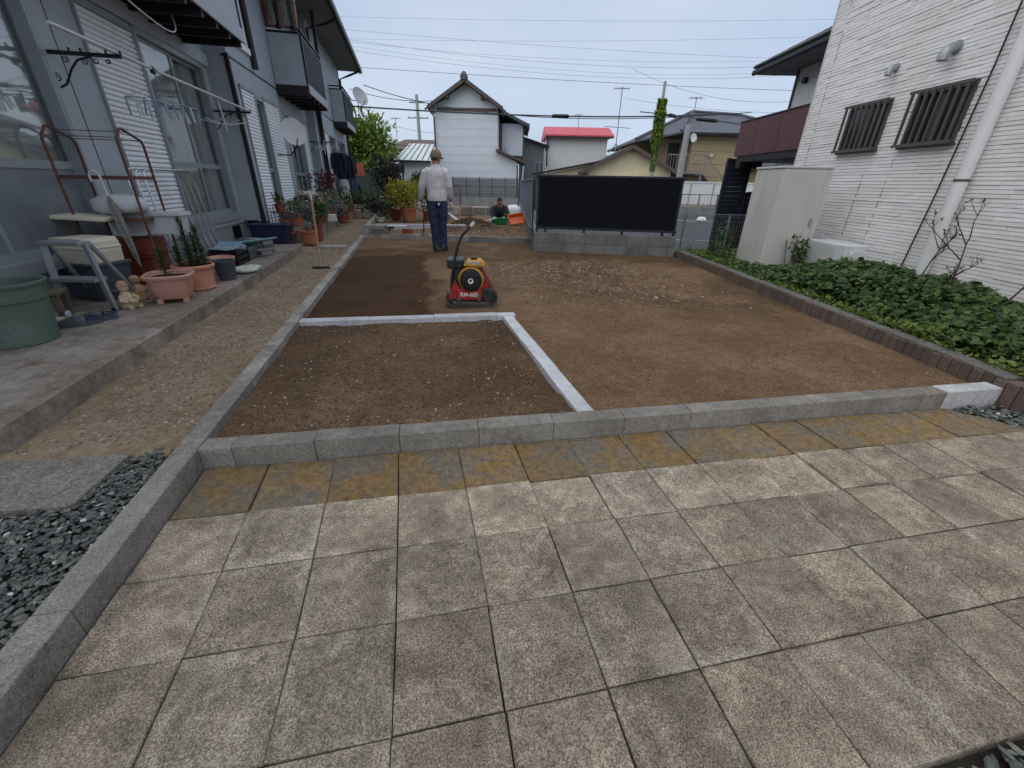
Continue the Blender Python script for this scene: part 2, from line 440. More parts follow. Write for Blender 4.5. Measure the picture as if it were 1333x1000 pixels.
m_ground = M('open_ground', (0.11, 0.105, 0.095), 0.95, 0.3, 0.4, 0.3, 20, world=True)
m_tile_blue = mat_roof_tile('blue_grey_roof_tile', (0.055, 0.06, 0.075), (0.11, 0.118, 0.14))
m_tile_gry = mat_roof_tile('dark_green_grey_tile', (0.04, 0.05, 0.055), (0.08, 0.095, 0.1))
m_redroof = M('red_metal_roof', srgb(190, 78, 90), 0.5, 0.12, 2)
m_creamw = M('cream_plaster', srgb(206, 194, 160), 0.85, 0.08, 1.2, dirt=0.35, dirtcol=(0.3, 0.25, 0.18, 1))
m_tan = M('tan_siding', srgb(170, 152, 118), 0.8, 0.07, 1.5, dirt=0.15)
m_whouse = M('white_house_siding', srgb(212, 218, 224), 0.75, 0.04, 1.5, dirt=0.1, dirtcol=(0.4, 0.4, 0.4, 1))
m_gry = M('grey_render', srgb(120, 122, 124), 0.85, 0.1, 1.5)
m_pgrn = M('pale_green_metal_roof', srgb(208, 218, 216), 0.5, 0.06, 2)
m_brown = M('brown_timber', srgb(92, 74, 70), 0.7, 0.15, 6)
m_pole = M('concrete_pole', srgb(150, 152, 150), 0.8, 0.08, 3)
m_wire = M('wire_black', srgb(62, 66, 76), 0.6, 0.05, 3)
m_wire_t = M('wire_grey', srgb(160, 170, 186), 0.6, 0.05, 3)
m_galv = M('galvanised_wire', srgb(128, 132, 136), 0.5, 0.08, 12, metal=0.3)
m_fence_g = M('light_grey_fence', srgb(118, 126, 138), 0.5, 0.06, 8, metal=0.2)
m_gate = M('dark_green_mesh', srgb(70, 84, 74), 0.7, 0.1, 8)
l_gc = mat_leaf('ground_cover_leaf', (0.018, 0.042, 0.012), (0.052, 0.104, 0.027), (0.12, 0.18, 0.044))
l_weed = mat_leaf('light_weed_leaf', (0.045, 0.085, 0.016), (0.115, 0.175, 0.032), (0.21, 0.25, 0.06))
l_mid = mat_leaf('mid_green_leaf', (0.018, 0.05, 0.014), (0.045, 0.10, 0.025), (0.09, 0.155, 0.035))
l_tree = mat_leaf('bright_tree_leaf', (0.05, 0.095, 0.012), (0.14, 0.22, 0.028), (0.26, 0.33, 0.05))
l_yel = mat_leaf('yellow_green_leaf', (0.12, 0.16, 0.02), (0.36, 0.34, 0.035), (0.62, 0.50, 0.06))
l_pur = mat_leaf('dark_purple_leaf', (0.018, 0.016, 0.018), (0.04, 0.032, 0.036), (0.07, 0.06, 0.06))
l_red = mat_leaf('dark_red_leaf', (0.05, 0.012, 0.016), (0.12, 0.025, 0.034), (0.19, 0.045, 0.055))
l_sil = mat_leaf('silver_grey_leaf', (0.09, 0.11, 0.085), (0.17, 0.2, 0.16), (0.29, 0.32, 0.27))
l_flw = mat_leaf('mixed_flowers', (0.5, 0.09, 0.04), (0.62, 0.38, 0.16), (0.72, 0.68, 0.62))
l_dry = mat_leaf('dry_weed', (0.05, 0.03, 0.028), (0.085, 0.055, 0.045), (0.12, 0.085, 0.06), trans=0.1)
m_skin = M('skin', srgb(176, 120, 96), 0.55, 0.06, 20)
m_shirt = M('pale_grey_shirt', srgb(206, 202, 207), 0.85, 0.08, 14, 0.5, 22)
m_jean = M('navy_denim', srgb(44, 54, 80), 0.85, 0.25, 12, 0.4, 26)
m_cap = M('khaki_cap', srgb(128, 112, 92), 0.85, 0.12, 20)
m_glove = M('white_work_glove', srgb(206, 202, 204), 0.85, 0.08, 30, 0.3, 60)
m_boot = M('dark_shoe', srgb(58, 54, 50), 0.7, 0.2, 20, dirt=0.5, dirtcol=(0.12, 0.09, 0.065, 1))
m_dkcloth = M('dark_work_clothes', srgb(44, 46, 46), 0.85, 0.2, 12, 0.4, 26)
m_navycl = M('navy_cloth', srgb(32, 34, 50), 0.9, 0.15, 10, 0.3, 20)
m_denim2 = M('faded_denim', srgb(86, 98, 120), 0.9, 0.2, 12, 0.3, 20)
m_cloth = M('coloured_cloth', (0.8, 0.8, 0.8), 0.9, 0.12, 12, 0.3, 20, ocol=True)
m_green = M('green_plastic', srgb(24, 116, 62), 0.4, 0.08, 8, dirt=0.15)
m_orange = M('orange_plastic', srgb(206, 104, 52), 0.4, 0.08, 8, dirt=0.2)
m_sack = M('white_sack', srgb(222, 224, 226), 0.7, 0.05, 5, 0.4, 14)
m_sign = M('orange_sign', srgb(220, 118, 90), 0.6, 0.15, 14)
m_print = M('flower_print_bag', srgb(200, 206, 190), 0.4, 0.45, 26)
m_lbl = M('white_label', srgb(220, 220, 214), 0.5, 0.05, 10)
m_lbl_dark = M('dark_lettering', srgb(40, 36, 36), 0.6, 0.05, 10)

# ------------------------------------------------------------------ mesh helpers
class MB:
    def __init__(s): s.v = []; s.f = []
    def add(s, vs, fs, mat=None):
        o = len(s.v)
        if mat is not None: vs = [mat @ Vector(v) for v in vs]
        s.v.extend(tuple(v) for v in vs)
        s.f.extend([tuple(i + o for i in f) for f in fs])
        return s
    def box(s, x0, x1, y0, y1, z0, z1, bev=0.0, mat=None):
        if bev <= 0:
            vs = [(x, y, z) for z in (z0, z1) for y in (y0, y1) for x in (x0, x1)]
            return s.add(vs, [(0, 2, 3, 1), (4, 5, 7, 6), (0, 1, 5, 4), (1, 3, 7, 5), (3, 2, 6, 7), (2, 0, 4, 6)], mat)
        b = min(bev, abs(x1 - x0) * .45, abs(y1 - y0) * .45, abs(z1 - z0) * .45)
        c = ((x0 + x1) / 2, (y0 + y1) / 2, (z0 + z1) / 2); h = (abs(x1 - x0) / 2, abs(y1 - y0) / 2, abs(z1 - z0) / 2)
        vs = []; idx = {}
        for sx in (-1, 1):
            for sy in (-1, 1):
                for sz in (-1, 1):
                    for a in range(3):
                        q = [h[0] - b, h[1] - b, h[2] - b]; q[a] = h[a]
                        idx[(sx, sy, sz, a)] = len(vs)
                        vs.append((c[0] + sx * q[0], c[1] + sy * q[1], c[2] + sz * q[2]))
        fs = []
        I = lambda sx, sy, sz, a: idx[(sx, sy, sz, a)]
        for sg in (-1, 1):
            fs.append([I(sg, -1, -1, 0), I(sg, 1, -1, 0), I(sg, 1, 1, 0), I(sg, -1, 1, 0)][::sg])
            fs.append([I(-1, sg, -1, 1), I(-1, sg, 1, 1), I(1, sg, 1, 1), I(1, sg, -1, 1)][::sg])
            fs.append([I(-1, -1, sg, 2), I(1, -1, sg, 2), I(1, 1, sg, 2), I(-1, 1, sg, 2)][::sg])
        for s1 in (-1, 1):
            for s2 in (-1, 1):
                fs.append([I(s1, s2, -1, 0), I(s1, s2, 1, 0), I(s1, s2, 1, 1), I(s1, s2, -1, 1)][::-s1 * s2])
                fs.append([I(s1, -1, s2, 0), I(s1, 1, s2, 0), I(s1, 1, s2, 2), I(s1, -1, s2, 2)][::s1 * s2])
                fs.append([I(-1, s1, s2, 1), I(1, s1, s2, 1), I(1, s1, s2, 2), I(-1, s1, s2, 2)][::-s1 * s2])
                for s3 in (-1, 1):
                    fs.append([I(s1, s2, s3, 0), I(s1, s2, s3, 1), I(s1, s2, s3, 2)][::s1 * s2 * s3])
        return s.add(vs, fs, mat)
    def tube(s, pts, r, n=8, closed=False, flat=1.0):
        pts = [Vector(p) for p in pts]; m = len(pts)
        rr = r if isinstance(r, (list, tuple)) else [r] * m
        vs = []; prev = None
        for i, p in enumerate(pts):
            a = pts[i - 1] if i > 0 else (pts[-1] if closed else p)
            b = pts[i + 1] if i < m - 1 else (pts[0] if closed else p)
            d = (b - a)
            d = d.normalized() if d.length > 1e-9 else Vector((0, 0, 1))
            if prev is None:
                up = Vector((0, 0, 1)) if abs(d.z) < 0.9 else Vector((1, 0, 0))
                e1 = d.cross(up).normalized()
            else:
                e1 = (prev - d * prev.dot(d)); e1 = e1.normalized() if e1.length > 1e-6 else d.orthogonal().normalized()
            prev = e1; e2 = d.cross(e1)
            for k in range(n):
                t = 2 * PI * k / n
                vs.append(p + (e1 * math.cos(t) + e2 * math.sin(t) * flat) * rr[i])
        fs = []
        for i in range(m if closed else m - 1):
            a, b = i * n, ((i + 1) % m) * n
            for k in range(n):
                k2 = (k + 1) % n
                fs.append((a + k, a + k2, b + k2, b + k))
        if not closed:
            fs.append(tuple(range(n))[::-1]); fs.append(tuple(range((m - 1) * n, m * n)))
        return s.add(vs, fs)
    def lathe(s, prof, n=24, c=(0, 0, 0), axis='z', sq=None, close=False):
        """prof: list of (radius, height); sq: superellipse power for square-ish pots"""
        vs = []
        for r, h in prof:
            for k in range(n):
                t = 2 * PI * k / n
                ct, st = math.cos(t), math.sin(t)
                q = 1.0
                if sq: q = 1.0 / (abs(ct) ** sq + abs(st) ** sq) ** (1.0 / sq)
                x, y = r * ct * q, r * st * q
                if axis == 'z': v = (c[0] + x, c[1] + y, c[2] + h)
                elif axis == 'y': v = (c[0] + x, c[1] - h, c[2] + y)
                else: v = (c[0] + h, c[1] + x, c[2] + y)
                vs.append(v)
        fs = []
        for i in range(len(prof) - 1):
            for k in range(n):
                k2 = (k + 1) % n
                fs.append((i * n + k, i * n + k2, (i + 1) * n + k2, (i + 1) * n + k))
        fs.append(tuple(range(n))[::-1]); fs.append(tuple(range((len(prof) - 1) * n, len(prof) * n)))
        return s.add(vs, fs)
    def prism(s, poly, a0, a1, plane='xz', mat=None):
        """extrude polygon poly (list of 2-d points) between a0 and a1 along the remaining axis"""
        n = len(poly)
        def P(p, a):
            return {'xz': (p[0], a, p[1]), 'yz': (a, p[0], p[1]), 'xy': (p[0], p[1], a)}[plane]
        vs = [P(p, a0) for p in poly] + [P(p, a1) for p in poly]
        fs = [tuple(range(n))[::-1], tuple(range(n, 2 * n))]
        for k in range(n): fs.append((k, (k + 1) % n, n + (k + 1) % n, n + k))
        return s.add(vs, fs, mat)
    def rock(s, c, rx, ry, rz, rot, r):
        """a lumpy stone, 20 triangles"""
        t = (1 + 5 ** .5) / 2
        vs = [(-1, t, 0), (1, t, 0), (-1, -t, 0), (1, -t, 0), (0, -1, t), (0, 1, t), (0, -1, -t), (0, 1, -t), (t, 0, -1), (t, 0, 1), (-t, 0, -1), (-t, 0, 1)]
        fs = [(0, 11, 5), (0, 5, 1), (0, 1, 7), (0, 7, 10), (0, 10, 11), (1, 5, 9), (5, 11, 4), (11, 10, 2), (10, 7, 6), (7, 1, 8), (3, 9, 4), (3, 4, 2), (3, 2, 6), (3, 6, 8), (3, 8, 9), (4, 9, 5), (2, 4, 11), (6, 2, 10), (8, 6, 7), (9, 8, 1)]
        m = Euler(rot).to_matrix()
        out = []
        for v in vs:
            k = (0.8 + 0.4 * r.random()) / 1.9
            out.append(Vector(c) + m @ Vector((v[0] * rx * k, v[1] * ry * k, v[2] * rz * k)))
        return s.add(out, fs)
    def leaf(s, p, d, nrm, ln, w, fold=0.25, droop=0.0):
        """pointed leaf of four faces, folded along its midrib"""
        d = Vector(d).normalized(); sd = d.cross(Vector(nrm))
        if sd.length < 1e-5: sd = d.orthogonal()
        sd.normalize(); up = sd.cross(d)
        p = Vector(p)
        m1 = p + d * ln * .38 - up * 0.0; m2 = p + d * ln * .75 - up * droop * ln * .4; tip = p + d * ln - up * droop * ln
        vs = [p, m1 + sd * w * .5 + up * fold * w * .5, m2 + sd * w * .33 + up * fold * w * .33, tip, m2 - sd * w * .33 + up * fold * w * .33, m1 - sd * w * .5 + up * fold * w * .5, m1, m2]
        return s.add(vs, [(0, 6, 1), (6, 7, 2, 1), (7, 3, 2), (0, 5, 6), (5, 4, 7, 6), (4, 3, 7)])
    def build(s, name, mat, parent=None, smooth=False, angle=40, loc=None):
        me = bpy.data.meshes.new(name)
        me.from_pydata(s.v, [], s.f)
        me.validate()
        if mat is not None: me.materials.append(mat)
        if smooth:
            me.polygons.foreach_set('use_smooth', [True] * len(me.polygons))
            me.set_sharp_from_angle(angle=R(angle))
        o = bpy.data.objects.new(name, me)
        COL.objects.link(o)
        if parent is not None: o.parent = parent
        if loc is not None: o.location = loc
        return o

def tag(o, label=None, cat=None, group=None, kind=None):
    if label: o['label'] = label
    if cat: o['category'] = cat
    if group: o['group'] = group
    if kind: o['kind'] = kind
    return o
def thing(name, label, cat, loc=(0, 0, 0), rz=0.0, group=None):
    o = bpy.data.objects.new(name, None)
    o.empty_display_size = 0.1
    COL.objects.link(o)
    o.location = loc; o.rotation_euler = (0, 0, rz)
    return tag(o, label, cat, group)
def inst(name, me, parent=None, loc=(0, 0, 0), rot=(0, 0, 0), scale=(1, 1, 1)):
    o = bpy.data.objects.new(name, me)
    COL.objects.link(o)
    o.parent = parent; o.location = loc; o.rotation_euler = rot; o.scale = scale
    return o
def part(name, mat, parent, fn, smooth=False):
    b = MB(); fn(b)
    return b.build(name, mat, parent, smooth)
def boxp(name, mat, parent, *a, bev=0.0):
    return MB().box(*a, bev=bev).build(name, mat, parent)
def tubep(name, mat, parent, pts, r, n=8):
    return MB().tube(pts, r, n).build(name, mat, parent, True)
def arc(c, r, a0, a1, n, plane='xz', y=0.0):
    out = []
    for i in range(n + 1):
        t = a0 + (a1 - a0) * i / n
        if plane == 'xz': out.append((c[0] + r * math.cos(t), y, c[1] + r * math.sin(t)))
        elif plane == 'yz': out.append((y, c[0] + r * math.cos(t), c[1] + r * math.sin(t)))
        else: out.append((c[0] + r * math.cos(t), c[1] + r * math.sin(t), y))
    return out

def vnoise(x, y, seed=0):
    xi = np.floor(x).astype(np.int64); yi = np.floor(y).astype(np.int64)
    xf = x - xi; yf = y - yi
    def h(a, b):
        n = (a * 374761393 + b * 668265263 + seed * 974634511) & 0x7fffffff
        n = ((n ^ (n >> 13)) * 1274126177) & 0x7fffffff
        return ((n ^ (n >> 16)) & 0xffff) / 65535.0
    sx = xf * xf * (3 - 2 * xf); sy = yf * yf * (3 - 2 * yf)
    a = h(xi, yi) * (1 - sx) + h(xi + 1, yi) * sx
    b = h(xi, yi + 1) * (1 - sx) + h(xi + 1, yi + 1) * sx
    return a * (1 - sy) + b * sy - 0.5
def fbm(x, y, sc, oct=4, seed=0, gain=0.5):
    t = 0; a = 1.0
    for i in range(oct):
        t = t + a * vnoise(x * sc, y * sc, seed + i * 17); sc *= 2.03; a *= gain
    return t
def inpoly(X, Y, poly):
    ins = np.zeros(X.shape, bool); n = len(poly)
    for i in range(n):
        x0, y0 = poly[i]; x1, y1 = poly[(i + 1) % n]
        c = ((y0 > Y) != (y1 > Y)) & (X < (x1 - x0) * (Y - y0) / ((y1 - y0) if abs(y1 - y0) > 1e-12 else 1e-12) + x0)
        ins ^= c
    return ins
def terrain(name, poly, step, hfun, mat, maskfun=None):
    xs = [p[0] for p in poly]; ys = [p[1] for p in poly]
    gx = np.arange(min(xs), max(xs) + step, step); gy = np.arange(min(ys), max(ys) + step, step)
    X, Y = np.meshgrid(gx, gy)
    Z = hfun(X, Y)
    nx, ny = len(gx), len(gy)
    cx = (X[:-1, :-1] + step / 2); cy = (Y[:-1, :-1] + step / 2)
    keep = inpoly(cx, cy, poly)
    idx = np.arange(nx * ny).reshape(ny, nx)
    F = np.stack([idx[:-1, :-1], idx[:-1, 1:], idx[1:, 1:], idx[1:, :-1]], -1)[keep]
    used = np.zeros(nx * ny, bool); used[F.ravel()] = True
    remap = np.cumsum(used) - 1
    V = np.stack([X.ravel(), Y.ravel(), Z.ravel()], -1)[used]
    F = remap[F]
    me = bpy.data.meshes.new(name)
    me.vertices.add(len(V)); me.vertices.foreach_set('co', V.ravel())
    me.loops.add(len(F) * 4); me.loops.foreach_set('vertex_index', F.ravel().astype(np.int32))
    me.polygons.add(len(F)); me.polygons.foreach_set('loop_start', np.arange(0, len(F) * 4, 4, dtype=np.int32))
    me.polygons.foreach_set('use_smooth', np.ones(len(F), bool))
    me.update(calc_edges=True)
    if maskfun is not None:
        a = me.color_attributes.new('kindmask', 'FLOAT_COLOR', 'POINT')
        c = maskfun(V[:, 0], V[:, 1])
        a.data.foreach_set('color', np.stack([c[0], c[1], np.zeros(len(V)), np.ones(len(V))], -1).ravel())
    me.materials.append(mat)
    o = bpy.data.objects.new(name, me)
    COL.objects.link(o)
    o['kind'] = 'structure'
    return o
def uv_of(X, Y):
    dx, dy = X - OX, Y - OY
    return dx * UDx + dy * UDy, dx * VDx + dy * VDy
def Lp(u, v):
    p = L(u, v); return (p.x, p.y)

# ------------------------------------------------------------------ the setting: ground, road, soil, path
g_ = MB().add([(-400, -200, -0.42), (400, -200, -0.42), (400, 700, -0.42), (-400, 700, -0.42)], [(0, 1, 2, 3)]).build('ground', m_ground)
tag(g_, kind='structure')
r_ = MB().add([(0.52, 8.2, -0.36), (60, 8.2, -0.36), (60, 25.5, -0.36), (0.52, 25.5, -0.36)], [(0, 1, 2, 3)]).build('road', m_asph)
tag(r_, kind='structure')
for (x0, y0, x1, y1, w) in [(2.6, 11.75, 6.3, 11.6, .12), (2.8, 14.5, 5.6, 14.45, .12), (6.0, 14.4, 6.6, 14.38, .1), (7.0, 14.3, 7.9, 14.25, .1), (6.4, 23.1, 12.4, 22.6, .2), (6.2, 12.9, 7.0, 12.9, .09)]:
    d = Vector((x1 - x0, y1 - y0, 0)).normalized(); n = Vector((-d.y, d.x, 0)) * w / 2
    a, b = Vector((x0, y0, -0.355)), Vector((x1, y1, -0.355))
    o = MB().add([a - n, b - n, b + n, a + n], [(0, 1, 2, 3)]).build('road_marking', m_line)
    tag(o, kind='structure')

# line of the brick edging on the right and of the front kerb
def edge_x(y): return 3.215 - 0.033 * (y - 2.45)
FK0 = Vector((-1.47, 1.58, 0)); FKD = Vector((math.sin(R(79.7)), math.cos(R(79.7)), 0)); FKN = Vector((-FKD.y, FKD.x, 0))
def FK(s, t, z=0.0): return FK0 + FKD * s + FKN * t + Vector((0, 0, z))
yard_poly = [tuple(FK(-0.04, 0.05)[:2]), tuple(FK(4.78, 0.05)[:2]), (edge_x(8.2) + .03, 8.2), (0.44, 8.45), (0.44, 9.62), Lp(8.45, 0.0), Lp(8.4, -0.05)]
_rr = random.Random(81)
RUTS = [(_rr.uniform(-.4, 2.6), _rr.uniform(4.5, 7.9), _rr.uniform(-.9, .5), _rr.uniform(.25, .8), _rr.uniform(.025, .06), _rr.uniform(.012, .03)) for _ in range(26)] + [(1.6, 4.6, -1.15, .9, .05, .012), (1.9, 3.9, -.3, .8, .05, .008), (0.9, 3.3, .25, .6, .05, .008)]
def yard_h(X, Y):
    u, v = uv_of(X, Y)
    bed = (v < 1.95) & (u < 2.1)
    dark = ((v < 1.30) & (u > 2.15) & (u < 6.2)).astype(float)
    z = 0.048 + 0.022 * fbm(X, Y, 0.9, 3, 3) + 0.012 * fbm(X, Y, 5.0, 4, 9, 0.6)
    z = z + np.where(bed, 0.020 * fbm(X, Y, 3.1, 4, 21, 0.6) + 0.012 * fbm(X, Y, 17, 3, 5), 0)
    rough = np.clip(1 - ((X - 0.9) / 1.3) ** 2, 0, 1) * np.clip((Y - 4.4) / 1.2, 0, 1) * np.clip((8.2 - Y) / 1.0, 0, 1)
    z = z + rough * (0.060 * fbm(X, Y, 2.3, 4, 31, 0.62) + 0.026 * fbm(X, Y, 9, 3, 40))
    for (x0, y0, ang, ln_, wd_, am) in RUTS:      # scrape marks and ridges left by the rake and the plate
        c_, s_ = math.cos(ang), math.sin(ang)
        a_ = (X - x0) * c_ + (Y - y0) * s_; b_ = -(X - x0) * s_ + (Y - y0) * c_ + 0.08 * fbm(X, Y, 1.5, 2, 12)
        z = z + am * np.exp(-(a_ / ln_) ** 2) * (np.exp(-(b_ / wd_) ** 2) - 1.1 * np.exp(-((b_ - 1.8 * wd_) / wd_) ** 2))
    z = z - dark * 0.012
    # wheel-like scuffs across the loose ground
    return z
def yard_mask(x, y):
    u, v = uv_of(x, y)
    n = fbm(x, y, 2.2, 4, 77) * 0.22
    d = np.clip((1.32 + n - v) / 0.10, 0, 1) * np.clip((u - 2.1) / 0.1, 0, 1) * np.clip((6.3 + n - u) / 0.3, 0, 1) * 0.95
    bed = ((v < 1.97) & (u < 2.12)).astype(float)
    d2 = np.clip((y - 7.35 - n) / 0.5, 0, 1) * np.clip((x + 0.75 + n) / 0.5, 0, 1) * 0.55
    patch = np.clip(fbm(x, y, 0.9, 5, 55, .6) * 2.2 + 0.06, 0, 0.6) * np.clip((y - 3.6) / 1.2, .25, 1)
    dark = np.maximum(np.maximum(d, d2), np.maximum(bed * (0.38 + np.clip(fbm(x, y, 2.0, 4, 61), -.2, .3)), patch))
    gravel = np.exp(-(((x - 1.0) / 0.9) ** 2 + ((y - 6.3) / 0.9) ** 2)) + 0.5 * bed + 0.25
    return np.clip(dark, 0, 1), np.clip(gravel, 0, 1)
terrain('yard_soil', yard_poly, 0.032, yard_h, m_soil, yard_mask)

rear_poly = [Lp(8.5, -0.02), (0.44, 9.7), (0.44, 25.0), (-9.0, 25.0), Lp(16.0, -1.2), Lp(13, -0.02)]
def rear_h(X, Y):
    z = 0.05 + 0.05 * fbm(X, Y, 0.8, 3, 13) + 0.02 * fbm(X, Y, 4.0, 3, 19)
    z = z + 0.20 * np.exp(-(((X + 1.25) / 0.85) ** 2 + ((Y - 12.2) / 0.7) ** 2)) * (1 + 1.2 * fbm(X, Y, 3.0, 3, 8))
    return z
def rear_mask(x, y):
    pile = np.exp(-(((x + 1.25) / 0.95) ** 2 + ((y - 12.2) / 0.85) ** 2))
    return np.clip(pile * 1.1, 0, 0.9), np.full(x.shape, 0.7)
terrain('rear_soil', rear_poly, 0.08, rear_h, m_soil, rear_mask)

path_poly = [Lp(0.12, -0.05), Lp(9.2, -0.05), Lp(13.2, -0.03), Lp(16.0, 0.3), Lp(20.5, 0.3), Lp(20.5, -1.5), Lp(6.7, -1.9), Lp(0.2, -1.2), Lp(0.15, -4.5), Lp(-0.6, -4.5), Lp(-0.3, -1.1), Lp(0.1, -0.42)]
def path_h(X, Y):
    u, v = uv_of(X, Y)
    return 0.022 + 0.018 * fbm(X, Y, 1.3, 4, 4) + 0.010 * fbm(X, Y, 7, 4, 15, 0.6) - 0.03 * np.clip((0.28 - u) / 0.4, 0, 1) * (v < -0.3)
terrain('path', path_poly, 0.035, path_h, m_path)

# bed of loose pebbles beside the near kerb: the soil below them
pb = MB().add([Lp(-3.5, -0.05) + (0.0,), Lp(-3.5, -4.5) + (0.0,), Lp(0.2, -4.5) + (-0.012,), Lp(0.25, -0.05) + (-0.008,)], [(0, 3, 2, 1)]).build('pebble_bed', m_joint)
tag(pb, kind='structure')
nb = MB().add([(-3, -3.0, -0.055), (6, -3.0, -0.055), (6, 3.0, -0.055), (-3, 3.0, -0.055)], [(0, 1, 2, 3)]).build('paving_bed', m_joint)
tag(nb, kind='structure')

# loose stones
_t = (1 + 5 ** .5) / 2
ICO_V = np.array([(-1, _t, 0), (1, _t, 0), (-1, -_t, 0), (1, -_t, 0), (0, -1, _t), (0, 1, _t), (0, -1, -_t), (0, 1, -_t), (_t, 0, -1), (_t, 0, 1), (-_t, 0, -1), (-_t, 0, 1)]) / 1.9
ICO_F = np.array([(0, 11, 5), (0, 5, 1), (0, 1, 7), (0, 7, 10), (0, 10, 11), (1, 5, 9), (5, 11, 4), (11, 10, 2), (10, 7, 6), (7, 1, 8), (3, 9, 4), (3, 4, 2), (3, 2, 6), (3, 6, 8), (3, 8, 9), (4, 9, 5), (2, 4, 11), (6, 2, 10), (8, 6, 7), (9, 8, 1)])
def tri_mesh(name, V, F, mat, smooth=False):
    k = F.shape[1]
    me = bpy.data.meshes.new(name)
    me.vertices.add(len(V)); me.vertices.foreach_set('co', np.ascontiguousarray(V, dtype=np.float32).ravel())
    me.loops.add(len(F) * k); me.loops.foreach_set('vertex_index', F.ravel().astype(np.int32))
    me.polygons.add(len(F)); me.polygons.foreach_set('loop_start', np.arange(0, len(F) * k, k, dtype=np.int32))
    me.polygons.foreach_set('use_smooth', np.full(len(F), bool(smooth)))
    me.update(calc_edges=True)
    me.materials.append(mat)
    o = bpy.data.objects.new(name, me); COL.objects.link(o)
    return o
def euler_np(a, b, c):
    ca, sa, cb, sb, cc, sc = np.cos(a), np.sin(a), np.cos(b), np.sin(b), np.cos(c), np.sin(c)
    m = np.empty((len(a), 3, 3))
    m[:, 0, 0] = cb * cc; m[:, 0, 1] = sa * sb * cc - ca * sc; m[:, 0, 2] = ca * sb * cc + sa * sc
    m[:, 1, 0] = cb * sc; m[:, 1, 1] = sa * sb * sc + ca * cc; m[:, 1, 2] = ca * sb * sc - sa * cc
    m[:, 2, 0] = -sb; m[:, 2, 1] = sa * cb; m[:, 2, 2] = ca * cb
    return m
def stones(name, mat, n, fn, label, seed, tilt=.35):
    r = random.Random(seed); q = []
    while len(q) < n:
        p = fn(r)
        if p is not None: q.append(p)
    q = np.array(q)
    if q[0, 2] < -1: q[:, 2] = {-9: yard_h, -8: path_h, -7: rear_h}[int(round(q[0, 2]))](q[:, 0], q[:, 1]) + 0.001
    g = np.random.default_rng(seed)
    sc = np.stack([q[:, 3] * (0.75 + .8 * g.random(n)), q[:, 3] * (0.5 + .5 * g.random(n)), q[:, 3] * (0.26 + .3 * g.random(n))], -1)
    v = ICO_V[None] * sc[:, None, :] * (0.8 + 0.4 * g.random((n, 12, 1)))
    m = euler_np(g.uniform(-tilt, tilt, n), g.uniform(-tilt, tilt, n), g.uniform(0, 6.28, n))
    v = np.einsum('nij,nkj->nki', m, v) + q[:, None, :3]
    F = (ICO_F[None] + (np.arange(n) * 12)[:, None, None]).reshape(-1, 3)
    o = tri_mesh(name, v.reshape(-1, 3), F, mat, mat is not m_pebble)
    tag(o, label, 'gravel', kind='stuff')
    return o
def pebble_spot(r):
    u, v = r.uniform(-2.6, 0.20), r.uniform(-2.2, -0.115)
    if u > -0.22 and u < .16 and v < -0.39 and v > -1.1: return None
    if u > 0.02 + 0.1 * r.random() and v < -0.36: return None
    if u > 0.05 and r.random() < (u - .05) / .17: return None
    if v < -1.5 and r.random() < .5: return None
    p = L(u, v)
    return p.x, p.y, 0.004 + 0.018 * r.random(), r.uniform(0.007, 0.0135)
stones('dark_pebbles', m_pebble, 30000, pebble_spot, 'dark blue-grey pebbles with a few white ones beside the near kerb', 5)
def near_gravel(r):
    x, y = r.uniform(0.2, 3.4), r.uniform(-0.3, 1.1)
    jline = 0.41 + 0.222 * (x - 0.62)
    if y > jline - 0.015: return None
    return x, y, -0.035 + 0.02 * r.random(), r.uniform(0.010, 0.019)
stones('coarse_gravel', m_pebble, 7000, near_gravel, 'coarse dark gravel with round pale stones along the open edge of the paving', 6)
def corner_gravel(r):
    x, y = r.uniform(2.5, 5.2), r.uniform(1.2, 2.6)
    p = Vector((x, y, 0)) - FK0
    t = p.dot(FKN); s = p.dot(FKD)
    if t > -0.02 and s < 4.75: return None
    if s < 4.40 + 0.5 * max(0, -t) or t < -0.75: return None
    return x, y, -0.022 + 0.02 * r.random(), r.uniform(0.012, 0.02)
stones('corner_gravel', m_pebble, 4000, corner_gravel, 'patch of dark gravel where the brick edging meets the new kerb end', 8)
def path_chip(r):
    u = r.uniform(0.25, 9) if r.random() < .8 else r.uniform(9, 18); v = r.gauss(-0.52, 0.26)
    if v > -0.12 or v < -1.0: return None
    p = L(u, v)
    return p.x, p.y, -8.0, r.uniform(0.004, 0.012)
stones('path_gravel', m_gravel, 12000, path_chip, 'small pale gravel chips scattered along the earth path by the porch', 9)
def clod(r):
    k = r.random()
    if k < .38:
        x, y = r.uniform(0.3, 3.1), r.uniform(2.3, 6.0); s = r.uniform(0.003, 0.0075)
        q = (Vector((x, y, 0)) - FK0).dot(FKN)
        if q < .12 or x > edge_x(y) - .02: return None
        u_, v_ = uv_of(x, y)
        if v_ < 2.03 and u_ < 2.15: return None
    elif k < .72:
        u, v = r.uniform(0.02, 2.0), r.uniform(0.03, 1.85)
        p = L(u, v); x, y = p.x, p.y; s = r.uniform(0.004, 0.011)
    else:
        x, y = r.gauss(0.9, 0.95), r.gauss(6.2, 1.1); s = r.uniform(0.005, 0.015)
        if not (-1.2 < x < 2.9 and 4.4 < y < 8.0): return None
    return x, y, -9.0, s
stones('soil_clods', m_clod, 17000, clod, 'crumbs of soil and small stones lying loose on the bare yard', 10)
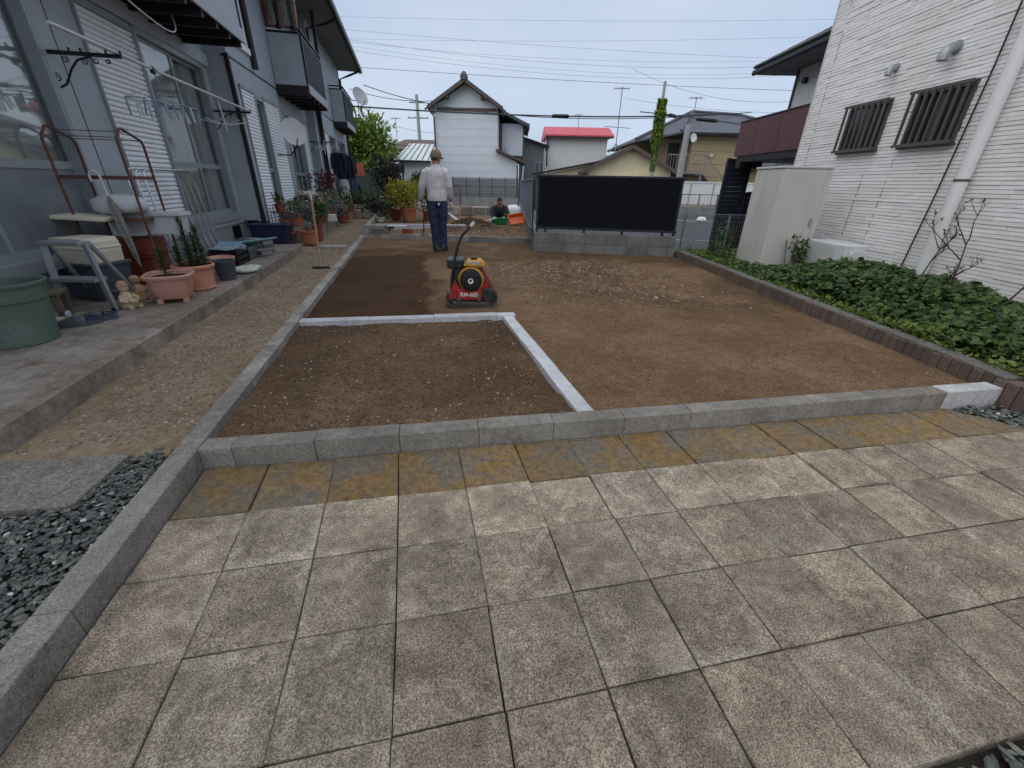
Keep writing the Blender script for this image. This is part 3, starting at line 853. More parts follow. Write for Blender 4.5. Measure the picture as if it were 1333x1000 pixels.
def pale_stone(r):
    x, y = r.gauss(0.95, .55), r.gauss(6.35, .38)
    if r.random() < .3: x, y = r.gauss(1.2, .8), r.gauss(5.2, .5)
    if not (-.4 < x < 2.9 and 4.5 < y < 8.0): return None
    return x, y, -9.0, r.uniform(0.006, 0.019) * (1 if r.random() < .93 else 1.6)
stones('pale_stones', m_gravel, 1100, pale_stone, 'pale stones raked together on the loose soil behind the compactor', 14)
def pile_lump(r):
    x, y = r.gauss(-1.25, 0.75), r.gauss(12.2, 0.6)
    if y < 10.3 or x > 0.2: return None
    return x, y, -7.0, r.uniform(0.015, 0.05)
stones('dug_soil_lumps', m_clod, 900, pile_lump, 'lumps of dug soil and roots heaped behind the far kerb', 11)

# ------------------------------------------------------------------ paving slabs
GC = [(-0.5729, 0.4722), (0.2902, 0.0626), (-0.0691, 0.3031), (0.0030, -0.0011), (-0.0016, -0.0005), (-0.0013, -0.0026)]
def GR(i, j):
    k = (1, i, j, i * j, i * i, j * j)
    return Vector((sum(a * c[0] for a, c in zip(k, GC)), sum(a * c[1] for a, c in zip(k, GC)), 0))
pave = bpy.data.objects.new('paving', None); COL.objects.link(pave); tag(pave, kind='structure')
rs = random.Random(12)
for j in range(-1, 4):
    for i in range(-2, 16):
        P = [GR(i, j), GR(i + 1, j), GR(i + 1, j + 1), GR(i, j + 1)]
        if i == -2:                      # cut against the near kerb
            for q in (0, 3):
                u, v = uv_of(P[q].x, P[q].y); P[q] = P[q] + Vector((VDx, VDy, 0)) * (0.004 - v)
        if j == 3:
            mossy = True
            if i >= 14: continue
            for q in (2, 3):             # meets the front kerb
                d = (P[q] - FK0).dot(FKN); P[q] = P[q] - FKN * (d + 0.004)
            if i == 13: P[2] = P[2] - FKD * 0.16 - FKN * .10; P[1] = P[1] + FKD * 0.03
        else: mossy = False
        c = sum(P, Vector()) / 4
        gp = 0.0017 + 0.0016 * rs.random() ** 2; bv = 0.0028
        tx, ty, dz = rs.gauss(0, 0.006), rs.gauss(0, 0.006), rs.gauss(-0.003, 0.0026)
        if mossy: dz -= 0.004
        vs = []
        for zz, inset in ((-0.06, gp), (-bv * 1.2, gp), (0.0, gp + bv * 1.3)):
            for p in P:
                d = p - c
                q = p - Vector((math.copysign(inset, d.dot(Vector((.978, .21, 0)))) * .978 - math.copysign(inset, d.dot(Vector((-.21, .978, 0)))) * .21,
                                math.copysign(inset, d.dot(Vector((.978, .21, 0)))) * .21 + math.copysign(inset, d.dot(Vector((-.21, .978, 0)))) * .978, 0))
                vs.append(q - c + Vector((rs.gauss(0, .0009), rs.gauss(0, .0009), zz + tx * d.x + ty * d.y)))
        for k_ in range(4):
            q = vs[8 + k_]; d = P[k_] - c
            e1 = math.copysign(.04, d.dot(Vector((.978, .21, 0)))); e2 = math.copysign(.04, d.dot(Vector((-.21, .978, 0))))
            vs.append(Vector((q.x - e1 * .978 + e2 * .21, q.y - e1 * .21 - e2 * .978, q.z)))
        fs = [(12, 13, 14, 15)] + [(8 + k_, 8 + (k_ + 1) % 4, 12 + (k_ + 1) % 4, 12 + k_) for k_ in range(4)]
        for lv in (0, 4):
            for k in range(4): fs.append((lv + k, lv + (k + 1) % 4, lv + 4 + (k + 1) % 4, lv + 4 + k))
        o = MB().add(vs, fs).build('paving_slab', m_moss if mossy else m_slab, pave)
        ra = o.data.attributes.new('rim', 'FLOAT', 'POINT'); ra.data.foreach_set('value', [1.0] * 12 + [0.0] * 4)
        o.location = c + Vector((0, 0, dz))
        k = rs.uniform(0.86, 1.08)
        if j == 2: k *= 1.36 if i < 9 else 1.12
        if j == 1: k *= 1.08
        if j == 0: k *= 0.98
        wv = rs.uniform(-.012, .012)
        o.color = (k * (1 + wv), k, k * (1 - wv), 1)
        if mossy: o['label'] = 'slab stained with mustard-yellow lichen along the kerb'

# ------------------------------------------------------------------ kerbs
def kerb_run(name, label, start, d, lens, w, z0, z1, mats, gap=0.0022, side=1, sd=3, group=None):
    r = random.Random(sd)
    d = Vector((d[0], d[1], 0)).normalized()
    t = thing(name, label, 'kerb', (start[0], start[1], 0), math.atan2(d.y, d.x), group)
    x = 0.0
    for k, ln in enumerate(lens):
        dz = r.gauss(0, 0.0022)
        y0, y1 = (0, w) if side > 0 else (-w, 0)
        b = MB().box(0, ln - gap, y0, y1, z0, z1 + dz, bev=0.0035)
        m = mats[k] if isinstance(mats, list) else mats
        o = b.build('kerb_block', m, t)
        o.location = (x, r.gauss(0, .0007), 0); o.rotation_euler = (0, r.gauss(0, .001), r.gauss(0, .001))
        x += ln
    boxp('mortar_joint', m_mortar, t, 0.01, x - 0.01, (w * .12 if side > 0 else -w * .88), (w * .88 if side > 0 else -w * .12), z0, z1 - 0.008)
    return t
nl = [0.4] * 26
kerb_run('kerb', 'long weathered kerb running beside the earth path and porch', L(-1.62, 0), (UDx, UDy), nl, 0.10, -0.06, 0.10, [m_kerb] * 6 + [m_kerb_old] * 20, side=1, sd=4)
kerb_run('kerb', 'grey kerb of smooth blocks between lichen-stained slabs and bare soil', FK(0.0, 0.0), FKD, [0.145, 0.37] + [0.405] * 9 + [0.16], 0.10, -0.06, 0.10, m_kerb, side=1, sd=5)
kerb_run('kerb', 'short white new kerb piece ending at the brick edging', FK(4.325, -0.002), FKD, [0.44], 0.104, -0.06, 0.102, m_kerb_end, side=1, sd=6)
# new pale kerb framing the near bed: an L of blocks
kerb_run('kerb', 'pale new kerb along the back of the near soil bed, beside the compactor', L(2.02, 0.003), (math.cos(AZ - R(2.8)), math.sin(AZ - R(2.8))), [0.6, 0.6, 0.6, 0.19], 0.10, -0.03, 0.092, m_kerb_new, side=1, sd=7)
kerb_run('kerb', 'pale new kerb down the right side of the near soil bed', L(0.005, 2.0), (UDx - .025, UDy), [0.6, 0.6, 0.6, 0.1], 0.10, -0.03, 0.090, m_kerb_new, side=1, sd=8)
kerb_run('kerb', 'low grey kerb behind the standing worker, meeting the block wall', (-3.42, 9.78, 0), (3.86, -0.3), [0.6] * 6 + [0.25], 0.10, -0.05, 0.165, [m_kerb_old] * 4 + [m_block_dk] * 3, side=1, sd=9)
kerb_run('kerb', 'pale kerb in front of the planted bed with the yellow bush', L(10.4, 0.12), (L(10.1, 2.55) - L(10.4, 0.12))[:2], [0.6] * 4, 0.10, 0.0, 0.19, m_kerb_new, side=1, sd=10)
kerb_run('kerb', 'pale kerb closing the planted bed on the side of the dug soil', L(10.1, 2.5), (UDx, UDy), [0.6] * 8, 0.10, 0.0, 0.19, m_kerb_new, side=1, sd=11)
kerb_run('kerb', 'old kerb between the path end and the planted bed', L(9.0, -0.02), (UDx, UDy), [0.6] * 10, 0.10, 0.0, 0.20, m_kerb_old, side=1, sd=12)

# brick edging on the right
be = thing('brick_edging', 'low edging of upright brown bricks between bare soil and green plants', 'edging', (0, 0, 0))
bme = MB().box(-0.052, 0.052, -0.034, 0.034, -0.08, 0.160, bev=0.004); bo = bme.build('brick', m_brick, be); bmesh_brick = bo.data
bpy.data.objects.remove(bo)
yy = 1.72; rb = random.Random(3); k = 0
while yy < 8.12:
    o = inst('brick', bmesh_brick, be, (edge_x(yy) + 0.05 + rb.gauss(0, .002), yy, rb.gauss(0, .0035)), (rb.gauss(0, .012), rb.gauss(0, .02), rb.gauss(.03, .02)))
    yy += 0.0745
part('mortar_cap', m_edgecap, be, lambda b: [b.box(edge_x(y) + 0.0, edge_x(y) + 0.115, y, y + 0.49, 0.150, 0.173 + 0.002 * math.sin(y * 9), bev=0.006) for y in [2.45 + 0.5 * q for q in range(11)]])
part('mortar_joint', m_mortar, be, lambda b: [b.box(edge_x(y) + 0.008, edge_x(y) + 0.10, y, y + 0.5, -0.08, 0.15) for y in [1.7 + 0.5 * q for q in range(13)]])

# concrete slab beside the pebbles, slab on the path
t = MB().box(-0.62, 0, -0.19, 0.17, -0.03, 0.032, bev=0.004).build('concrete_slab', mat_concrete('exposed_aggregate', (0.15, 0.134, 0.113), (0.30, 0.272, 0.235), 0.95, 0.4, gscale=85))
t.location = L(-0.03, -0.37); t.rotation_euler = (0, 0, AZ - R(4))
tag(t, 'rough aggregate slab half buried between the pebbles and the path', 'slab')
t = MB().box(-0.26, 0.26, -0.14, 0.14, -0.02, 0.065, bev=0.006).build('stepping_slab', m_kerb_old)
t.location = L(7.2, -0.5); t.rotation_euler = (0, 0, AZ)
tag(t, 'flat grey stepping slab lying on the earth path', 'slab')

# ------------------------------------------------------------------ apartment building on the left (local x = v, y = u)
apt = thing('apartment_building', 'blue-grey two-storey apartment row with stepped walls, balconies and white shutters', 'building', (OX, OY, 0), AZ)
def wall_open(name, mat, parent, x, y0, y1, z0, z1, opens, th=0.12):
    """wall slab whose outer face is at x, between y0..y1, z0..z1, with rectangular openings (ya, yb, za, zb)"""
    ys = sorted({y0, y1, *[o[0] for o in opens], *[o[1] for o in opens]}); zs = sorted({z0, z1, *[o[2] for o in opens], *[o[3] for o in opens]})
    ys = [y for y in ys if y0 <= y <= y1]; zs = [z for z in zs if z0 <= z <= z1]
    b = MB()
    for a, c in zip(ys[:-1], ys[1:]):
        col = []
        for d, e in zip(zs[:-1], zs[1:]):
            my, mz = (a + c) / 2, (d + e) / 2
            if any(o[0] < my < o[1] and o[2] < mz < o[3] for o in opens): continue
            if col and abs(col[-1][1] - d) < 1e-6: col[-1][1] = e
            else: col.append([d, e])
        for d, e in col: b.box(x - th, x, a, c, d, e)
    return b.build(name, mat, parent)
def window(parent, x, y0, y1, z0, z1, cols=2, transom=None, curtain=True, pane=None, fmat=None, rec=0.04, fw=0.045):
    """sliding window set in a wall opening: frame, stiles, panes, curtain, dark room behind"""
    fm = fmat or m_alu_w
    b = MB()
    b.box(x - .09, x + .028, y0 - .02, y0 + fw, z0, z1); b.box(x - .09, x + .028, y1 - fw, y1 + .02, z0, z1)
    b.box(x - .09, x + .03, y0 - .022, y1 + .022, z1 - fw, z1 + .03); b.box(x - .09, x + .055, y0 - .03, y1 + .03, z0 - .06, z0 + fw)
    w = b.build('window', fm, parent)
    n = cols; dw = (y1 - y0 - 2 * fw) / n
    for k in range(n):
        a = y0 + fw + k * dw; c = a + dw; xr = x - rec - .022 * (k % 2)
        sb = MB()
        for (p, q) in ((a, a + .035), (c - .035, c)): sb.box(xr - .012, xr + .012, p, q, z0 + fw, z1 - fw)
        sb.box(xr - .011, xr + .011, a + .035, c - .035, z1 - fw - .04, z1 - fw); sb.box(xr - .011, xr + .011, a + .035, c - .035, z0 + fw, z0 + fw + .075)
        if transom: sb.box(xr - .011, xr + .013, a + .035, c - .035, transom - .035, transom + .035)
        sb.build('sash', fm, w)
        cuts = [z0 + fw + .075, transom - .035, transom + .035, z1 - fw - .04] if transom else [z0 + fw + .075, z1 - fw - .04]
        for i in range(0, len(cuts), 2):
            pm = pane[i // 2] if isinstance(pane, (list, tuple)) else (pane or m_glass)
            MB().box(xr - .003, xr + .003, a + .033, c - .033, cuts[i] - .002, cuts[i + 1] + .002).build('pane', pm, w)
    if curtain:
        cb = MB(); N = int((y1 - y0) / 0.035); top = []; bot = []
        for i in range(N + 1):
            yy = y0 + (y1 - y0) * i / N; xx = x - .15 - .022 * math.sin(i * 1.9 + math.sin(i * .37) * 2)
            top.append((xx, yy, z1)); bot.append((xx + .006 * math.sin(i), yy, z0))
        cb.add(top + bot, [(i, i + 1, N + 2 + i, N + 1 + i) for i in range(N)])
        cb.build('curtain', m_curt, w, True, 180)
    MB().box(x - .6, x - .58, y0 - .1, y1 + .1, z0 - .1, z1 + .1).build('room_back', m_room, w)
    return w
def shutter(parent, x, y0, y1, z0, z1, n):
    s = MB().box(x - .01, x + .03, y0 - .03, y0, z0 - .02, z1 + .04).box(x - .01, x + .03, y1, y1 + .03, z0 - .02, z1 + .04).box(x - .012, x + .035, y0 - .03, y1 + .03, z1, z1 + .05).box(x - .012, x + .035, y0 - .03, y1 + .03, z0 - .045, z0).build('shutter', m_alu_w, parent)
    MB().box(x - .008, x + .004, y0, y1, z0, z1).build('backing', m_found, s)
    h = (z1 - z0) / n
    b = MB().prism([(0.004, 0.0), (0.024, h * .12), (0.027, h * .38), (0.022, h * .70), (0.006, h * .93)], y0 + .002, y1 - .002, 'xz')
    o = b.build('slat', m_shut, s); me = o.data; o.location = (x, 0, z0)
    for k in range(1, n): inst('slat', me, s, (x, 0, z0 + k * h))
    return s
V0, V1, V2 = -2.16, -1.80, -1.44
U1, U2, U3 = 7.83, 14.0, 20.4
# foundations, bodies
boxp('foundation', m_found, apt, -9.0, V0 - .03, -2.0, U1 + .1, -0.3, 0.46)
boxp('foundation', m_found, apt, -9.0, V1 - .03, U1 + .1, U2 + .1, -0.3, 0.46)
boxp('foundation', m_found, apt, -9.0, V2 - .03, U2 + .1, U3 - .02, -0.3, 0.46)
o0 = [(1.3, 3.74, .52, 2.72), (5.58, 7.54, .60, 2.90)]
o1 = [(8.86, 9.44, .32, 2.70), (11.15, 12.75, .40, 2.70), (8.3, 9.1, 3.45, 4.75)]
o2 = [(15.2, 16.6, .40, 2.6), (17.3, 19.2, .40, 2.6)]
wall_open('wall', m_wall, apt, V0, -2.0, U1, .46, 3.12, o0)
wall_open('wall', m_wall, apt, V1, U1, U2, .46, 3.12, o1)
wall_open('wall', m_wall, apt, V2, U2, U3, .46, 3.12, o2)
wall_open('upper_wall', m_wall, apt, V0, -2.0, U1, 3.14, 5.55, [])
wall_open('upper_wall', m_wall, apt, V1, U1, U2, 3.14, 5.45, o1)
wall_open('upper_wall', m_wall, apt, V2, U2, U3, 3.14, 5.45, [])
boxp('return_wall', m_wall, apt, V0 + .001, V1 - .001, U1 + .002, U1 + .12, .48, 5.45)
boxp('return_wall', m_wall, apt, V1 + .001, V2 - .001, U2 + .002, U2 + .12, .48, 5.45)
boxp('end_wall', m_wall, apt, -9.0, V2 - .12, U3 - .12, U3, .46, 5.45)
boxp('core', m_room, apt, -9.0, V0 - .75, -1.9, U3 - .13, .46, 5.4)
# belt flashing and panel joints
for (x, a, c) in ((V0, -2.0, U1), (V1, U1 - .012, U2), (V2, U2 - .012, U3)):
    boxp('belt_flashing', m_dark, apt, x - .1, x + .014, a, c, 3.118, 3.142)
for (x, u) in ((V0, 4.02), (V1, 10.98), (V1, 10.86), (V2, 16.9)):
    boxp('panel_joint', m_dark, apt, x - .01, x + .003, u, u + .012, .47, 3.11)
for (x, u) in ((V1, U1), (V2, U2)):
    boxp('corner_trim', m_dark, apt, x - .05, x + .016, u - .016, u + .05, .36, 3.16)
boxp('corner_trim', m_dark, apt, V2 - .05, V2 + .016, U3 - .05, U3 + .016, .46, 5.4)
boxp('vent_opening', m_black, apt, V0 - .04, V0 - .026, 7.2, 7.6, .20, .42)
boxp('vent_opening', m_black, apt, V0 + .03, V1 - .08, U1 + .094, U1 + .098, .18, .46)
# windows and shutters
window(apt, V0, 1.3, 3.74, .52, 2.72, 2, 1.32, True, [m_glass_fr, m_glass])
shutter(apt, V0, 4.50, 5.50, .62, 2.84, 40)
window(apt, V0, 5.58, 7.54, .60, 2.90, 2, 1.40, True)
boxp('window_head', m_wall, apt, V0 - .1, V0 + .05, 4.42, 7.8, 2.93, 3.117)
shutter(apt, V1, 8.10, 8.82, .30, 2.72, 40)
window(apt, V1, 8.86, 9.44, .32, 2.70, 1, 1.40, True)
shutter(apt, V1, 9.48, 10.62, .30, 2.72, 40)
window(apt, V1, 11.15, 12.75, .40, 2.70, 2, 1.35, True)
shutter(apt, V1, 12.85, 13.55, .42, 2.68, 36)
window(apt, V1, 8.3, 9.1, 3.45, 4.75, 1, None, True, None, m_shut)
window(apt, V2, 15.2, 16.6, .40, 2.6, 2, 1.35, True)
window(apt, V2, 17.3, 19.2, .40, 2.6, 2, 1.35, True)
shutter(apt, V2, 14.25, 15.1, .42, 2.58, 36)
# balconies
def balcony(x0, x1, y0, y1, zf, front_mat, side_mat, joists=True):
    f = boxp('balcony', m_dark, apt, x0, x1 - .03, y0, y1, zf, zf + .12)
    boxp('fascia', m_wall_pale, f, x1 - .028, x1, y0 - .004, y1 + .004, zf - .02, zf + .17)
    boxp('fascia', m_dark, f, x0 + .02, x1 - .03, y0 - .03, y0 - .001, zf - .07, zf + .13)
    if joists:
        n = int((y1 - y0) / .42)
        for k in range(n):
            y = y0 + .15 + k * (y1 - y0 - .3) / max(1, n - 1)
            boxp('joist', m_dark, f, x0 + .01, x1 - .04, y - .03, y + .03, zf - .09, zf - .002)
    boxp('side_panel', side_mat, f, x0 + .012, x1 - .05, y0 - .02, y0 + .02, zf + .135, zf + 1.10)
    boxp('side_panel', side_mat, f, x0 + .012, x1 - .05, y1 - .02, y1 + .02, zf + .135, zf + 1.10)
    if front_mat is m_navy:
        nb_ = int((y1 - y0) / .11)
        b = MB().box(0, .02, -.02, .02, 0, .9); o = b.build('baluster', m_navy, f); o.location = (x1 - .035, y0 + .06, zf + .17); me = o.data
        for k in range(1, nb_): inst('baluster', me, f, (x1 - .035, y0 + .06 + k * (y1 - y0 - .12) / (nb_ - 1), zf + .17))
        boxp('front_panel', m_navy, f, x1 - .05, x1 - .04, y0 + .02, y1 - .02, zf + .18, zf + .98)
    else:
        boxp('front_panel', front_mat, f, x1 - .055, x1 - .03, y0 + .02, y1 - .02, zf + .175, zf + 1.0)
    for zz in (1.08, 1.20): boxp('rail', m_black, f, x1 - .06, x1 - .01, y0 - .03, y1 + .03, zf + zz - .02, zf + zz + .02)
    for zz in (1.13, 1.22):
        boxp('rail', m_black, f, x0 + .012, x1 - .062, y0 - .025, y0 + .025, zf + zz - .018, zf + zz + .018)
    for yv in (y0, y1): boxp('rail_post', m_black, f, x1 - .058, x1 - .012, yv - .022, yv + .022, zf + .17, zf + 1.06)
    return f
balcony(V0 + .005, -1.27, 3.6, 7.12, 3.16, m_wall_pale, m_wall)
balcony(V1 + .005, -1.05, 10.9, 13.35, 3.10, m_navy, m_wall)
balcony(V2 + .005, -0.94, 17.0, 19.6, 3.02, m_navy, m_wall)
boxp('balcony_post', m_dark, apt, -1.18, -1.10, 13.5, 13.58, 3.05, 5.36)
# roof with soffit and gutter
def roof(y0, y1, xe, ze):
    r = MB().prism([(xe, ze), (xe, ze + .10), (-5.6, ze + 2.0), (-10.2, ze + .3), (-10.2, ze + .16), (-5.6, ze + 1.86)], y0, y1, 'xz').build('roof', m_roof_dk, apt)
    boxp('soffit', m_soff, r, -2.3, xe - .02, y0 + .02, y1 - .02, ze - .03, ze - .002)
    boxp('fascia', m_dark, r, xe - .018, xe + .01, y0, y1, ze - .10, ze + .11)
    gp = [(xe + .012, ze + .07), (xe + .012, ze - .05), (xe + .03, ze - .08), (xe + .08, ze - .08), (xe + .10, ze - .04), (xe + .10, ze + .07), (xe + .09, ze + .07), (xe + .08, ze - .03), (xe + .03, ze - .06), (xe + .02, ze + .07)]
    MB().prism(gp, y0 + .01, y1 - .01, 'xz').build('gutter', m_black, r)
    return r
roof(7.7, 20.75, -.58, 5.40)
roof(-3.0, 7.66, -.95, 5.50)
# downpipes and bracket arms
def downpipe(pts, r=.035, mat=None): return tubep('downpipe', mat or m_dark, apt, pts, r, 8)
downpipe([(V1 + .06, 9.25, 5.4), (V1 + .06, 9.25, 3.2)], .055)
downpipe([(-.55, 13.85, 5.33), (-.8, 13.85, 5.2), (-1.38, 13.9, 5.05), (-1.38, 13.9, .3)], .035)
downpipe([(-.55, 20.3, 5.33), (-1.0, 20.3, 5.15), (-1.38, 20.3, 5.0), (-1.38, 20.3, .2)], .04)
downpipe([(-1.5, 13.6, 3.1), (-1.5, 13.6, .35)], .018, m_pvc)
# antenna cable drooping under the balcony
MB().tube([(V0 + .45 + .3 * math.sin(a * PI), 3.5 + 2.2 * a, 3.12 - 0.42 * math.sin(a * PI)) for a in [i / 16 for i in range(17)]], .007, 6).build('cable', m_wplast, apt, True)

# porches
def porch(name, label, x0, x1, y0, y1, z1):
    t = thing(name, label, 'porch', (OX, OY, 0), AZ)
    n = max(1, int(round((y1 - y0) / 2.2))); d = (y1 - y0) / n
    for k in range(n): boxp('porch_section', m_porch, t, x0, x1 + (.004 if k % 2 else 0), y0 + k * d + .003, y0 + (k + 1) * d - .003, -.12, z1 - .003 * (k % 2), bev=.012)
    return t
porch('porch', 'worn concrete porch step with tub, ladder and pots under the shuttered windows', V0 - .03, -0.93, .28, 6.72, .16)
porch('porch', 'raised concrete porch crowded with flower pots under the satellite dish', V1 - .03, -1.04, 7.97, 14.0, .28)
porch('porch', 'far concrete porch beneath the hanging laundry', V2 - .03, -.62, 14.03, 20.3, .30)

# ------------------------------------------------------------------ things on the porches
def T(name, label, cat, u, v, z, rz=0.0, group=None): return thing(name, label, cat, L(u, v, z), AZ + rz, group)
PZ = .16
# wrought-iron laundry brackets and pole
def bracket(u, vw, z, ln, label):
    t = T('laundry_bracket', label, 'bracket', u, vw, z)
    boxp('arm', m_black, t, 0, ln, -.012, .012, -.016, .016)
    for k in (.30, .46, .80, 1.0): boxp('hook', m_black, t, ln * k - .008, ln * k + .004, -.011, .011, .014, .045)
    tubep('strut', m_black, t, [(0, 0, -.28), (.06, 0, -.25), (.15, 0, -.12), (.22, 0, -.05), (.34, 0, -.016)], .009, 6)
    def scroll(cx, cz, r, a0, turns, s=1):
        return [(cx + r * (1 - .75 * i / 20) * math.cos(a0 + s * turns * 2 * PI * i / 20), 0, cz + r * (1 - .75 * i / 20) * math.sin(a0 + s * turns * 2 * PI * i / 20)) for i in range(21)]
    for (cx, cz, r, a, s) in ((.0, -.20, .038, 2.4, -1), (.12, -.048, .03, 1.0, -1), (.28, -.06, .03, 0.4, 1), (.37, -.045, .03, 2.2, 1), (.47, -.045, .024, 1.0, -1)):
        tubep('scroll', m_black, t, scroll(cx * ln / .6, cz, r, a, 1.4, s), .005, 5)
    return t
bracket(3.85, V0, 2.28, .60, 'black wrought-iron laundry bracket between the big window and the shutter')
bracket(7.55, V0, 2.27, .62, 'black laundry bracket by the grey return wall')
bracket(13.62, V1, 2.25, .62, 'black laundry bracket beyond the satellite dish')
o = MB().tube([L(3.0, -1.60, 2.318), L(5.0, -1.60, 2.305), L(7.75, -1.60, 2.31)], .015, 10).build('laundry_pole', m_wplast, None, True)
tag(o, 'long white laundry pole resting on the wrought-iron brackets', 'pole')
def pinch(label, u, v, z, lx, ly, mat, n, rz=0):
    t = T('pinch_hanger', label, 'hanger', u, v, z, rz)
    tubep('hook', mat, t, arc((0, .0), .03, -.5, PI, 8) + [(0, 0, -.06), (0, 0, -.12)], .005, 6)
    f = MB()
    zz = -.30
    f.tube([(-lx / 2, -ly / 2, zz), (lx / 2, -ly / 2, zz), (lx / 2, ly / 2, zz), (-lx / 2, ly / 2, zz)], .006, 6, True)
    for k in range(1, 3): f.tube([(-lx / 2, -ly / 2 + ly * k / 3, zz), (lx / 2, -ly / 2 + ly * k / 3, zz)], .004, 5)
    for a in (-1, 1):
        for b in (-1, 1): f.tube([(0, 0, -.12), (a * lx / 2, b * ly / 2, zz)], .002, 4)
    f.build('frame', mat, t, True)
    r = random.Random(int(u * 100))
    for k in range(n):
        cx = -lx / 2 + lx * (k % 3) / 2; cy = -ly / 2 + ly * (k // 3) / max(1, (n - 1) // 3)
        b = MB().box(-.006, .006, -.010, .010, -.05, 0).box(-.004, .004, -.022, -.008, -.14 - .03 * r.random(), -.04).box(-.004, .004, .008, .022, -.14 - .03 * r.random(), -.04)
        o = b.build('clip', mat if r.random() < .6 else m_wplast, t); o.location = (cx, cy, zz); o.rotation_euler = (r.gauss(0, .1), r.gauss(0, .1), r.gauss(0, .6))
    return t
pinch('light-blue pinch hanger with dangling clips on the white laundry pole', 4.55, -1.60, 2.29, .34, .85, m_ltblue, 15)
t = T('spoke_hanger', 'white umbrella-like drying hanger hooked on the far end of the pole', 'hanger', 6.35, -1.60, 2.29)
tubep('stem', m_wplast, t, arc((0, 0), .03, -.4, PI, 8) + [(-.02, 0, -.08), (0, 0, -.30), (0, 0, -.42)], .009, 8)
for k in range(8):
    a = k * PI / 4 + .2
    tubep('spoke', m_wplast, t, [(0, 0, -.33), (.32 * math.cos(a), .32 * math.sin(a), -.27)], .006, 6)
boxp('clip', m_black, T('carabiner_clip', 'dark blue clip gripping the laundry pole above the hanger', 'clip', 4.5, -1.6, 2.31), -.02, .02, -.03, .03, -.05, .02, bev=.01)

# rusty rack
t = T('storage_rack', 'rusty arched steel rack holding planter and bags beside the window', 'rack', 3.48, -1.83, PZ)
xa, xb, ya, yb = -.30, .28, -.21, .22
def arch(x):
    return [(x, ya, 0), (x, ya, 1.36), (x, ya + .015, 1.40), (x, ya + .09, 1.475), (x, ya + .13, 1.48), (x, yb - .03, 1.40), (x, yb, 1.36), (x, yb, 0)]
for x in (xa, xb): tubep('post_arch', m_rust, t, arch(x), .012, 8)
for y in (ya, yb):
    for z in (.68, 1.06): boxp('cross_bar', m_rust, t, xa, xb, y - .004, y + .004, z - .016, z + .016)
for x in (xa, xb):
    for z in (.68, 1.06): boxp('cross_bar', m_rust, t, x - .004, x + .004, ya, yb, z - .014, z + .014)
for y in (ya + .02, (ya + yb) / 2, yb - .02): tubep('wire', m_rust, t, [(xa, y, 1.40 + (.06 if abs(y) < .1 else 0)), (xb, y, 1.40 + (.06 if abs(y) < .1 else 0))], .004, 6)
boxp('shelf', m_rust, t, xa, xb, ya, yb, .665, .675)
# things on and around the rack
t = T('planter_box', 'long white plastic planter box on the rusty rack shelf', 'planter', 3.55, -1.63, PZ + .52)
part('trough', m_wplast, t, lambda b: b.prism([(-.30, .01), (.27, .01), (.31, .21), (-.34, .21)], -.11, .12, 'xz'))
part('rim', m_wplast, t, lambda b: [b.box(-.36, .33, -.135, -.105, .19, .222), b.box(-.36, .33, .115, .145, .19, .222), b.box(-.36, -.335, -.105, .115, .19, .222), b.box(.305, .33, -.105, .115, .19, .222)])
def bag(name, label, cat, u, v, z, sx, sy, sz, mat, seed, rz=0, n=18):
    b = MB(); r = random.Random(seed); vs = []; fs = []
    for i in range(n // 2 + 1):
        ph = PI * i / (n // 2)
        for k in range(n):
            th = 2 * PI * k / n
            w = 1 + .10 * math.sin(3 * th + seed) * math.sin(ph) + .08 * math.sin(5 * th + 2 * ph + seed * 2) + r.gauss(0, .02)
            cx = abs(math.sin(ph)) ** .7; cz = -math.cos(ph)
            vs.append((sx * cx * w * math.cos(th), sy * cx * w * math.sin(th), sz * (1 + math.copysign(abs(cz) ** .8, cz) * (1 + .06 * math.sin(4 * th + seed)))))
    for i in range(n // 2):
        for k in range(n): fs.append((i * n + k, i * n + (k + 1) % n, (i + 1) * n + (k + 1) % n, (i + 1) * n + k))
    b.add(vs, fs)
    o = b.build(name, mat, None, True, 70); o.location = L(u, v, z); o.rotation_euler = (0, 0, AZ + rz)
    return tag(o, label, cat)
bag('plastic_bag', 'stuffed white plastic bag lying on top of the planter box', 'bag', 3.42, -1.78, PZ + .72, .23, .16, .095, m_wplast, 3)
o = MB().box(-.24, .20, -.15, .15, 0, .035, bev=.008).build('cream_board', m_cream); o.location = L(3.25, -2.0, PZ + .69); o.rotation_euler = (0.02, .06, AZ)
tag(o, 'flat cream foam lid sticking out of the rack under the bag', 'lid')
# closed umbrella hung on the rack bar
t = T('umbrella', 'closed grey umbrella hanging by its crook on the rusty rack', 'umbrella', 3.22, -1.80, PZ)
tubep('handle', m_wplast, t, [(-.045, 0, 1.02), (-.05, 0, 1.07), (-.035, 0, 1.105), (0, 0, 1.115), (.03, 0, 1.095), (.035, 0, 1.05), (.04, 0, .90)], .011, 8)
b = MB(); N = 12; prof = [(.010, .90), (.024, .84), (.034, .76), (.030, .66), (.025, .5), (.017, .34), (.007, .24)]
vs = []
for i, (r_, z_) in enumerate(prof):
    for k in range(N): vs.append(((.04 + (.90 - z_) * .09) + r_ * (1 + .35 * math.cos(k * PI)) * math.cos(2 * PI * k / N), r_ * (1 + .35 * math.cos(k * PI)) * math.sin(2 * PI * k / N), z_))
b.add(vs, [(i * N + k, i * N + (k + 1) % N, (i + 1) * N + (k + 1) % N, (i + 1) * N + k) for i in range(len(prof) - 1) for k in range(N)])
b.build('canopy', m_umb, t, True, 80)
tubep('tip', m_steel, t, [(.099, 0, .245), (.105, 0, .17)], .005, 6)
